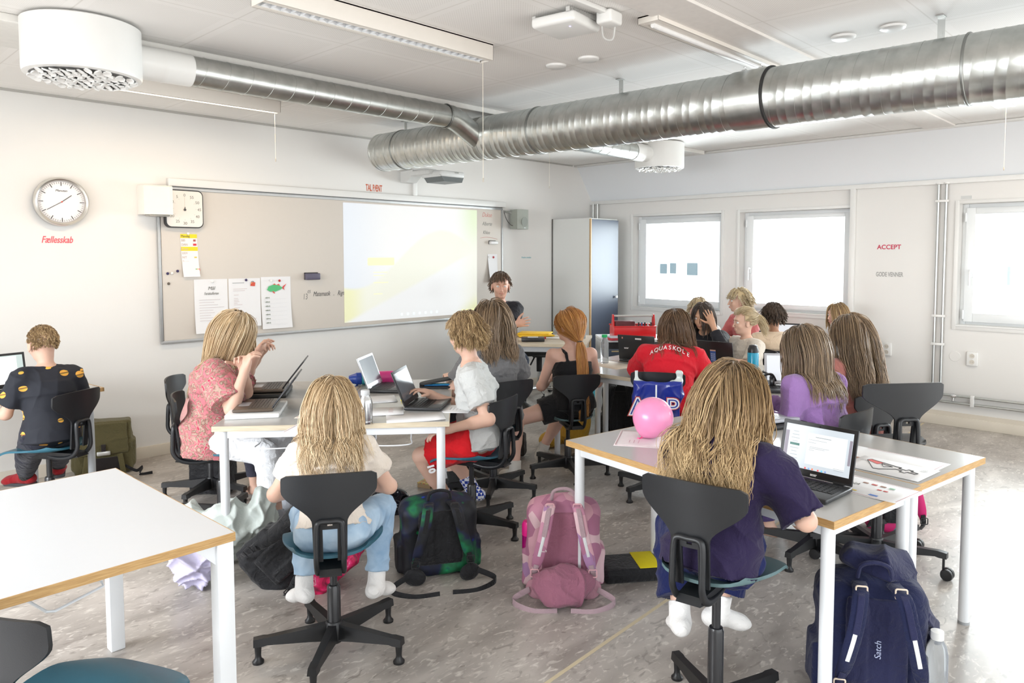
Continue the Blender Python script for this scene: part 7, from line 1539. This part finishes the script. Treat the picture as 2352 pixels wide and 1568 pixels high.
PNKC = ramp_mat('pink_camo_cloth', [(0, (.42, .17, .27)), (.25, (.56, .26, .36)), (.45, (.66, .36, .43)), (.62, (.40, .22, .40)), (.8, (.70, .48, .52))], 'voronoi', 15, .75, const=True, bump=.2, vec=(1, 1.0, .8))
PNK = cloth('dusty_pink_webbing', (.48, .24, .30)); PNKD = cloth('dusty_mauve_cloth', (.33, .13, .19)); GRYP = cloth('grey_pink_webbing', (.42, .30, .33))
NVY = cloth('navy_bag_cloth', (.012, .016, .055), bump=.3); NVW = cloth('navy_webbing', (.02, .022, .065)); REFT = mat('reflective_strip', (.82, .84, .86), .2, metal=.3)
PKB = mat('pink_buckle', (.72, .40, .44), .35)
def backpack(label, loc, face, w_=.30, d=.20, hh=.44, body=BKN, strap=BKN, trim=BKN, h=.006, wings=True, refl=False, tilt=(0, 0), pocket=True, buckle=LB, seed=0, panel=None):
    """straps on the side that faces `face` (degrees); origin on the floor under the bag"""
    t = thing('backpack', label, 'backpack', (0, 0, 0)); y0 = -d/2
    pr = [P_box((0, 0, hh*.46), (w_/2*.94, d/2*.86, hh*.46), None, .05, .03), P_ell((0, 0, hh*.80), (w_/2*.84, d/2*.80, hh*.20), None, .05)]
    if pocket: pr += [P_box((0, d/2*.95, hh*.36), (w_/2*.72, d*.16, hh*.26), None, .03, .03)]
    for q in (1, -1): pr.append(P_box((q*w_/2*.95, .01, hh*.24), (.022, d/2*.62, hh*.20), None, .018, .012))
    blob('body', pr, h, body, t, sm=2, fold=.004, freq=24, seed=seed)
    m = [P_box((0, y0*.86, hh*.52), (w_*.26, .014, hh*.34), None, .012, .008)]; [m.append(P_box((q*w_*.17, y0*.90, hh*.52), (w_*.10, .016, hh*.30), None, .014, .004)) for q in (1, -1)]; blob('back_panel', m, h*.8, panel or trim, t, sm=1)
    for q in (1, -1):
        m = MB(); pts = smoothpath([(q*.055, y0*.70, hh*.95), (q*.068, y0-.045, hh*.93), (q*.085, y0-.075, hh*.74), (q*.112, y0-.070, hh*.48), (q*.135, y0-.040, hh*.26), (q*.135, y0*.85, hh*.12)], 26)
        m.ribbon(pts[:20], [.052]*16+[.050, .045, .036, .030], .014, (1, 0, 0)); s_ = obj('shoulder_strap', m, body, t, ang=60)
        m = MB(); e = np.array(pts); m.ribbon(e[17:]+(0, -.012, 0), .024, .004, (1, 0, 0)); obj('lower_webbing', m, strap, s_); m = MB(); m.ribbon(e[2:12]+(0, -.013, 0), .022, .004, (1, 0, 0)); obj('webbing', m, strap, s_)
        for k in (3, 19): m = MB(); c = e[k]+(0, -.020, 0); a = rrect(.036, .034, .006); m.tube([(c[0]+x, c[1], c[2]+z) for x, z in a+[a[0]]], .003, 5); obj('buckle', m, buckle, s_)
        if refl: m = MB(); m.ribbon(e[9:16]+(0, -.0085, 0), .014, .002, (1, 0, 0)); obj('reflective_strip', m, REFT, s_)
        if wings:
            wg = [P_ell((q*w_*.33, y0-.035, hh*.10), (.055, .018, hh*.11), rotm(q*18, 0, 0), .01)]; blob('hip_wing', wg, h, trim, t, sm=1)
            m = MB(); m.ribbon(smoothpath([(q*w_*.42, y0-.05, .05), (q*w_*.62, y0-.10, .018), (q*w_*.38, y0-.17, .006), (q*.03, y0-.17, .006)]), .026, .003, (0, .3, 1)); obj('hip_belt', m, strap, t)
    m = MB(); m.tube(smoothpath([(-.055, y0*.5, hh*.965), (-.045, y0*.55, hh*1.06), (0, y0*.55, hh*1.09), (.045, y0*.55, hh*1.06), (.055, y0*.5, hh*.965)]), .008, 8); obj('grab_handle', m, strap, t)
    m = MB(); m.tube([(w_/2*.85*math.cos(a), d*.10, hh*.62+hh*.36*math.sin(a)) for a in np.linspace(0, PI, 30)], .004, 6); obj('zip', m, strap, t)
    t.location = loc; t.rotation_euler = (R(tilt[0]), R(tilt[1]), R(face+90)); return t
backpack('dark school backpack with glowing green and blue circuit print behind the table leg', (-5.20, -3.22, 0), 238, w_=.40, d=.27, hh=.385, body=galaxy(), strap=BKN, trim=BKN, seed=3)
pk = backpack('dusty pink patterned school backpack behind the near table leg', (-4.91, -3.80, 0), 222, w_=.37, d=.22, hh=.445, body=PNKC, strap=GRYP, trim=PNK, refl=True, buckle=PKB, seed=5, panel=PNKD)
o = text('satch', .018, (0, 0, 0), (1, 0, 0), (0, 0, 1), WPL, 'brand_lettering', None, shear=.2); o.parent = pk; o.location = (-.115, -.190, .235)
t = thing('folded_jacket', 'crumpled mauve jacket stuffed at the foot of the pink backpack', 'jacket', (-4.99, -3.90, 0)); a = R(222); fx, fy = math.cos(a), math.sin(a)
c0 = np.array((-4.91+fx*.18, -3.80+fy*.18, 0)); sx, sy = -fy, fx
blob('cloth', [P_ell(c0+(sx*q*.07, sy*q*.07, .085+.015*(i % 2)), (.085, .075, .075), None, .03) for i, q in enumerate((-1, 0, 1))]+[P_ell(c0+(fx*.03, fy*.03, .05), (.11, .09, .05), None, .03)], .0045, PNKD, t, fold=.011, freq=30, seed=8)
bottle('drink_bottle', 'magenta bottle in the side pocket of the pink backpack', -4.91-sx*.165+fx*.02, -3.80-sy*.165+fy*.02, [(.026, .12), (.030, .125), (.030, .25)], mat('deep_magenta', (.32, .0, .13), .2), z=0, parts=[('cap', [(.030, .25), (.0305, .255), (.0305, .30), (.024, .315), (.001, .317)], mat('magenta_cap', (.80, .01, .25), .3))])
# black and yellow case
t = thing('zip_case', 'black case with a bright yellow panel lying beside the pink backpack', 'case', (-4.58, -4.0, 0)); Rz_ = Matrix.Rotation(R(-38), 3, 'Z')
m = MB(); m.box((-4.60, -3.97, .035), (.30, .20, .07), rot=Rz_, bev=.018, seg=4); obj('shell', m, BKN, t, ang=60); m = MB(); cyy = np.array((-4.60, -3.97, .0))+np.array(Rz_ @ Vector((.075, 0, .071))); m.box(cyy, (.11, .19, .004), rot=Rz_, bev=.002); m.box(np.array((-4.60, -3.97, 0))+np.array(Rz_ @ Vector((.147, 0, .045))), (.008, .17, .04), rot=Rz_, bev=.002); obj('yellow_panel', m, mat('yellow_fabric', (.80, .66, .0), .7), t)
# leaning black bag with the pink side
MAG = ramp_mat('magenta_swirl_cloth', [(.3, (.16, .005, .03)), (.5, (.62, .01, .09)), (.62, (.85, .03, .20)), (.68, (.80, .35, .45)), (.75, (.55, .01, .08))], 'noise', 14, .5, dist=2.5)
lb = backpack('black backpack with magenta side leaning behind the cream T-shirt', (-5.90, -2.72, .02), 225, w_=.30, d=.20, hh=.50, body=BKN, strap=BKN, trim=BKN, tilt=(0, 47), wings=False, seed=11)
m_ = [P_box((.135, .05, .22), (.035, .11, .20), None, .03, .02)]; blob('magenta_side', [P_box((.20, -.03, .27), (.06, .11, .20), None, .03, .02)], .006, MAG, None, fold=.004).parent = lb
bottle('drink_bottle', 'olive green bottle sticking out of the leaning black backpack', -5.80, -2.93, [(.034, 0), (.036, .01), (.036, .15), (.022, .18), (.020, .185)], mat('olive_green_paint', (.42, .44, .14), .3), z=.12, parts=[('cap', [(.024, .185), (.024, .225), (.001, .23)], mat('pale_olive', (.58, .58, .28), .4))], rot=(R(10), R(48), R(-45)))
m = MB(); m.tube(smoothpath([(-5.70, -2.80, .10), (-5.74, -2.84, .05), (-5.78, -2.86, .02), (-5.81, -2.87, .012)]), .003, 6); kt = thing('key_charm', 'silver key charms on a grey cord beside the leaning black backpack', 'charm', (-5.82, -2.88, 0)); obj('cord', m, WPL, kt)
m = MB(); [m.lathe([(.010, 0), (.020, .001), (.020, .004), (.010, .005)], (-5.82+.018*i, -2.89+.02*(i % 2), .002), 16) for i in range(3)]; [m.box((-5.84+.012*i, -2.92, .004), (.004, .035, .003), rot=R(12*i-15)) for i in range(5)]; obj('charm', m, mat('silver_charm', (.6, .58, .6), .3, metal=.6), kt)
# plastic bags
def plastic_mat(name, c, tr): 
    m = mat(name, c, .28, var=.05, trans=tr, bump=.6, bscale=22); m.node_tree.nodes['Principled BSDF'].inputs['IOR'].default_value = 1.05; return m
def crumple(name, label, cat, prims, mt, base, h=.006, fold=.017, freq=46, seed=0):
    t = thing(name, label, cat, base); blob('skin', prims, h, mt, t, sm=1, fold=fold, freq=freq, seed=seed); return t
crumple('plastic_bag', 'crumpled whitish green plastic bag on the floor behind the left table corner', 'plastic bag', [P_ell((-5.88, -2.36, .16), (.15, .13, .16), None, .05), P_ell((-5.74, -2.44, .20), (.08, .08, .16), None, .04), P_ell((-6.00, -2.20, .20), (.08, .07, .10), None, .04)], plastic_mat('milky_green_film', (.70, .76, .72), .25), (-5.88, -2.36, 0), seed=2)
crumple('plastic_bag', 'lavender white bag under the corner of the large left table', 'plastic bag', [P_ell((-6.12, -2.56, .11), (.115, .10, .11), None, .05), P_ell((-6.16, -2.52, .18), (.07, .07, .07), None, .05)], plastic_mat('lavender_film', (.68, .64, .84), .1), (-6.12, -2.56, 0), seed=4)
# helmet
t = thing('bike_helmet', 'dark bicycle helmet on the floor behind the cream T-shirt', 'helmet', (-4.86, -2.34, 0)); hmx = np.array(Matrix.Rotation(R(-50), 3, 'Z'))
subs_ = [P_ell((-4.86, -2.34, -.02), (.115, .105, .10), hmx, 0)]+[P_ell(np.array((-4.86, -2.34, .06))+hmx @ np.array((x, y, z)), (.022, .035, .020), hmx, 0) for x, y, z in ((.10, .03, .02), (.10, -.04, .02), (.05, .06, .06), (.05, -.06, .06), (-.05, .0, .09), (.03, 0, .09), (-.09, .05, .04), (-.09, -.05, .04), (0, -.10, .02), (.06, -.10, .0), (-.06, -.10, .0))]
blob('shell', [P_ell((-4.86, -2.34, .0), (.15, .115, .14), hmx, 0)], .005, mat('gloss_black', (.012, .012, .018), .2), t, subs=subs_+[P_box((-4.86, -2.34, -.10), (.2, .2, .10), None, .001, 0)], sm=1)
text('uvex', .018, (-4.92, -2.44, .05), (.7, -.7, 0), Z, WPL, 'helmet_lettering', t)
# small game boxes
GB = ramp_mat('game_box_print', [(.3, (.50, .12, .08)), (.45, (.60, .48, .12)), (.55, (.15, .28, .12)), (.65, (.70, .55, .30)), (.8, (.35, .10, .12))], 'noise', 60, .5, const=True)
for i, (x, y, rz, z, lb_) in enumerate(((-4.40, -2.14, 20, 0, 'red and green game box flat on the floor by the table leg'), (-4.30, -2.09, -5, .014, 'yellow patterned game box leaning on the other one by the table leg'), (-4.66, -2.02, 30, 0, 'game box partly hidden behind the bicycle helmet'))):
    t = thing('game_box', lb_, 'box', (x, y, z), group='small game boxes on the floor'); m = MB(); m.box((x, y, z+.016), (.13, .10, .030), rot=Matrix.Rotation(R(rz), 3, 'Z') @ Matrix.Rotation(R(14 if i == 1 else 0), 3, 'Y')); obj('tray', m, mat('kraft_board', (.38, .26, .14), .7), t, smooth=False)
    m = MB(); m.box((x, y, z+.032), (.132, .102, .006), rot=Matrix.Rotation(R(rz), 3, 'Z') @ Matrix.Rotation(R(14 if i == 1 else 0), 3, 'Y')); obj('lid', m, GB, t, smooth=False)
# olive satchel against the wall
OL = cloth('olive_canvas', (.115, .10, .045), bump=.3); OLD = cloth('dark_lining', (.03, .025, .025))
t = thing('satchel', 'olive canvas satchel leaning on the wall behind the arched desk leg', 'satchel', (-5.80, -.22, 0)); a = R(-17); Rs = Matrix.Rotation(a, 3, 'Z'); rs_ = np.array(Rs); o_ = np.array((-5.82, -.20, 0)); S3 = lambda x, y, z: o_+rs_ @ np.array((x, y, z))
blob('body', [P_box(S3(0, 0, .195), (.185, .085, .195), rs_, .03, .02), P_box(S3(.175, 0, .14), (.03, .06, .10), rs_, .02, .015), P_box(S3(-.175, 0, .14), (.03, .06, .10), rs_, .02, .015)], .006, OL, t, fold=.005, freq=20, seed=7)
blob('flap', [P_box(S3(0, -.088, .265), (.155, .012, .115), rs_, .010, .01)], .006, OL, t, fold=.003)
m = MB(); m.box(S3(0, -.104, .20), (.028, .012, .055), rot=Rs, bev=.003); obj('buckle_strap', m, OLD, t); m = MB(); m.box(S3(0, -.107, .165), (.085, .010, .030), rot=Rs, bev=.006); obj('buckle', m, mat('nickel', (.7, .7, .68), .3, metal=.7), t)
m = MB(); m.box(S3(0, -.09, .07), (.20, .012, .12), rot=Rs, bev=.003); obj('front_panel', m, OLD, t)
for q in (1, -1): m = MB(); m.ribbon([S3(q*.10, -.098, .15), S3(q*.11, -.105, .08), S3(q*.12, -.12, .01)], .035, .006, tuple(rs_ @ np.array((1, 0, 0)))); obj('lower_strap', m, OL, t)
m = MB(); m.ribbon(smoothpath([S3(.13, -.10, .06), S3(.20, -.13, .02), S3(.24, -.16, .05), S3(.22, -.20, .01), S3(.30, -.20, .01)]), .022, .004, (0, 0, 1)); obj('loose_strap', m, BKN, t)
# other bags
def soft(label, prims, mt, base, seed=0, fold=.010, freq=26, name='bag', cat='bag', h=.007): return crumple(name, label, cat, prims, mt, base, h, fold, freq, seed)
soft('black soft bag on the floor behind the pink blouse chair', [P_box((-5.46, -1.20, .13), (.13, .09, .13), rotm(-45), .02, .02)], BKN, (-5.46, -1.20, 0), 3, fold=.005, name='cooler_bag')
soft('brown and cream patterned cloth bag under the middle tables', [P_ell((-5.05, -1.05, .10), (.13, .10, .11), None, .03)], ramp_mat('animal_print', [(.4, (.10, .03, .02)), (.5, (.62, .48, .32)), (.62, (.25, .08, .05))], 'noise', 22, .8, const=True, dist=1.5), (-5.05, -1.05, 0), 5, name='cloth_bag')
soft('mustard yellow bag behind the red haired girl', [P_ell((-2.93, -2.20, .17), (.14, .13, .20), None, .05), P_ell((-2.96, -2.22, .34), (.09, .08, .10), None, .05), P_ell((-3.06, -2.06, .06), (.12, .10, .07), None, .04)], cloth('mustard_cloth', (.48, .27, .03)), (-2.93, -2.20, 0), 6, name='gym_bag')
backpack('black backpack under the far tables beside the paired legs', (-2.48, -2.33, 0), 215, w_=.34, d=.22, hh=.50, seed=21, wings=False)
backpack('dark backpack behind the boy in red shorts near the adult stool', (-3.55, -2.02, 0), 215, w_=.28, d=.20, hh=.44, seed=22, wings=False, body=cloth('brown_black_cloth', (.035, .026, .022)))
soft('small black bag on the floor behind the red shorts chair', [P_ell((-4.02, -2.16, .08), (.15, .09, .08), rotm(-30), .03), P_ell((-4.10, -2.14, .12), (.07, .06, .07), None, .03)], BKN, (-4.02, -2.16, 0), 9, name='shoulder_bag')
backpack('magenta and teal backpack behind the empty black chair', (-3.12, -4.70, 0), 215, w_=.22, d=.18, hh=.40, seed=24, body=ramp_mat('magenta_teal_cloth', [(.45, (.55, .01, .14)), (.6, (.02, .20, .20)), (.7, (.01, .01, .015))], 'noise', 9, .6, const=True), wings=False)
m = MB(); m.lathe([(.10, 0), (.105, .01), (.135, .26), (.13, .26), (.10, .02), (.001, .02)], (-1.62, -1.22, 0), 28); tag(obj('waste_bin', m, mat('teal_bin', (.01, .26, .32), .35), origin=(-1.62, -1.22, 0)), 'teal waste bin under the adult desk', 'bin')
# dark blue bag, jacket and bottle in the right foreground
nb = backpack('dark blue school backpack in the right foreground under the table', (-4.83, -5.17, 0), 212, w_=.37, d=.26, hh=.47, body=NVY, strap=NVW, trim=NVW, refl=True, buckle=mat('cream_buckle', (.72, .60, .48), .35), seed=31, h=.0055)
o = text('Satch', .030, (0, 0, 0), (0, 0, 1), (-1, 0, 0), mat('pale_blue_print', (.45, .50, .70), .5), 'brand_lettering', None, shear=.25); o.parent = nb; o.location = (.012, -.128, .20)
m = MB(); m.ribbon(smoothpath([(.10, -.02, .44), (.14, .01, .40), (.155, .03, .30), (.16, .05, .12), (.15, .06, .03)]), .020, .004, (0, 1, .2)); m.ribbon(smoothpath([(.165, .04, .22), (.172, .06, .12), (.17, .07, .03)]), .014, .004, (0, 1, .3)); o = obj('cream_piping', m, mat('cream_webbing', (.66, .52, .42), .7), None); o.parent = nb
bottle('water_bottle', 'clear bottle with white cap in the pocket of the dark blue backpack', -4.80, -5.385, [(.034, .05), (.036, .06), (.036, .16), (.030, .19), (.016, .215)], CLR, z=.06, parts=[('cap', [(.020, .213), (.0205, .216), (.0205, .240), (.001, .242)], WPL)])
fd_ = np.array((math.cos(R(212)), math.sin(R(212)), 0)); sd_ = np.array((-fd_[1], fd_[0], 0)); c0 = np.array((-4.83, -5.17, .02))
t = thing('hoodie', 'navy hooded sweater draped over the dark blue backpack', 'sweater', tuple(c0+(0, 0, .45)))
Q = lambda s_, f_, z: c0-sd_*0+(-sd_)*0+np.array((sd_[0]*s_, sd_[1]*s_, 0))+fd_*f_+np.array((0, 0, z))
sgn = 1
blob('cloth', [P_cap(Q(-.04*sgn, -.06, .47), Q(.10*sgn, -.06, .44), .055, .06, .04), P_cap(Q(-.06, .0, .485), Q(.02, .02, .46), .045, .05, .03), P_cap(Q(.06, .0, .45), Q(.17, .02, .28), .06, .05, .04), P_cap(Q(.12, -.06, .42), Q(.21, -.03, .22), .055, .045, .03), P_cap(Q(.0, -.02, .46), Q(.13, .04, .33), .04, .045, .03), P_cap(Q(.18, .0, .26), Q(.24, -.02, .19), .035, .022, .03)], .0048, cloth('navy_fleece', (.016, .018, .060), bump=.4, bscale=400, sheen=.2), t, sm=1, fold=.013, freq=26, seed=12)
# carrier bag on the back of the chair with the red T-shirt
t = thing('carrier_bag', 'blue and white carrier bag hanging from the chair behind the red T-shirt', 'carrier bag', (-3.70, -3.50, .62)); a = R(28+180+8); fx, fy = math.cos(a), math.sin(a); rt_ = np.array((-fy, fx, 0))*1.0; rt_ = np.array((fy*-1, fx, 0)); fr = np.array((fx, fy, 0)); 
if np.dot(rt_, np.array((.686, -.728, 0))) < 0: rt_ = -rt_
ob = np.array((-3.46, -3.38, 0))+np.array((math.cos(R(28)), math.sin(R(28)), 0))*-.235
Mb = np.stack([rt_, -fr if np.dot(np.cross(rt_, -fr), (0, 0, 1)) > 0 else fr, np.array((0, 0, 1.))], 1)
def bag_mat():
    m, n, b = _new('carrier_film'); L = n.links.new; N = n.nodes.new; g_ = N('ShaderNodeNewGeometry'); s_ = N('ShaderNodeSeparateXYZ'); L(g_.outputs['Position'], s_.inputs[0]); r = N('ShaderNodeValToRGB'); r.color_ramp.interpolation = 'CONSTANT'
    mr = N('ShaderNodeMapRange'); mr.inputs[1].default_value = .40; mr.inputs[2].default_value = .90; L(s_.outputs[2], mr.inputs[0]); L(mr.outputs[0], r.inputs[0]); e = r.color_ramp.elements; e[0].color = _c((.015, .030, .26)); e[1].position = .79; e[1].color = _c((.62, .68, .66)); L(r.outputs[0], b.inputs['Base Color']); b.inputs['Roughness'].default_value = .22; return m
blob('film', [P_box(ob+fr*.05+(0, 0, .60), (.150, .035, .20), Mb, .025, .02), P_box(ob+fr*.04+rt_*.13+(0, 0, .78), (.020, .012, .085), Mb, .01, .03), P_box(ob+fr*.04-rt_*.13+(0, 0, .78), (.020, .012, .085), Mb, .01, .03), P_box(ob+fr*.045+(0, 0, .72), (.145, .02, .05), Mb, .015, .03)], .0055, bag_mat(), t, fold=.008, freq=24, seed=6)
WPR = mat('white_film_print', (.75, .76, .78), .3); RPR = mat('red_film_print', (.45, .06, .05), .3)
for s_, dx in (('A', -.125), ('P', .095)):
    text(s_, .15, ob+fr*.112+rt_*(dx-.045)+(0, 0, .595), rt_, Z, RPR, 'bag_letter_outline', t, bold=.010, shear=0); text(s_, .15, ob+fr*.114+rt_*(dx-.045)+(0, 0, .595), rt_, Z, WPR, 'bag_letter', t, bold=.005); text(s_, .15, ob+fr*.116+rt_*(dx-.045)+(0, 0, .595), rt_, Z, mat('blue_film_print', (.02, .04, .28), .3), 'bag_letter_fill', t, bold=-.003)
m = MB(); m.box(ob+fr*.110+rt_*-.01+(0, 0, .68), (.010, .004, .20), rot=Matrix(Mb.tolist())); obj('white_stripe', m, WPR, t)
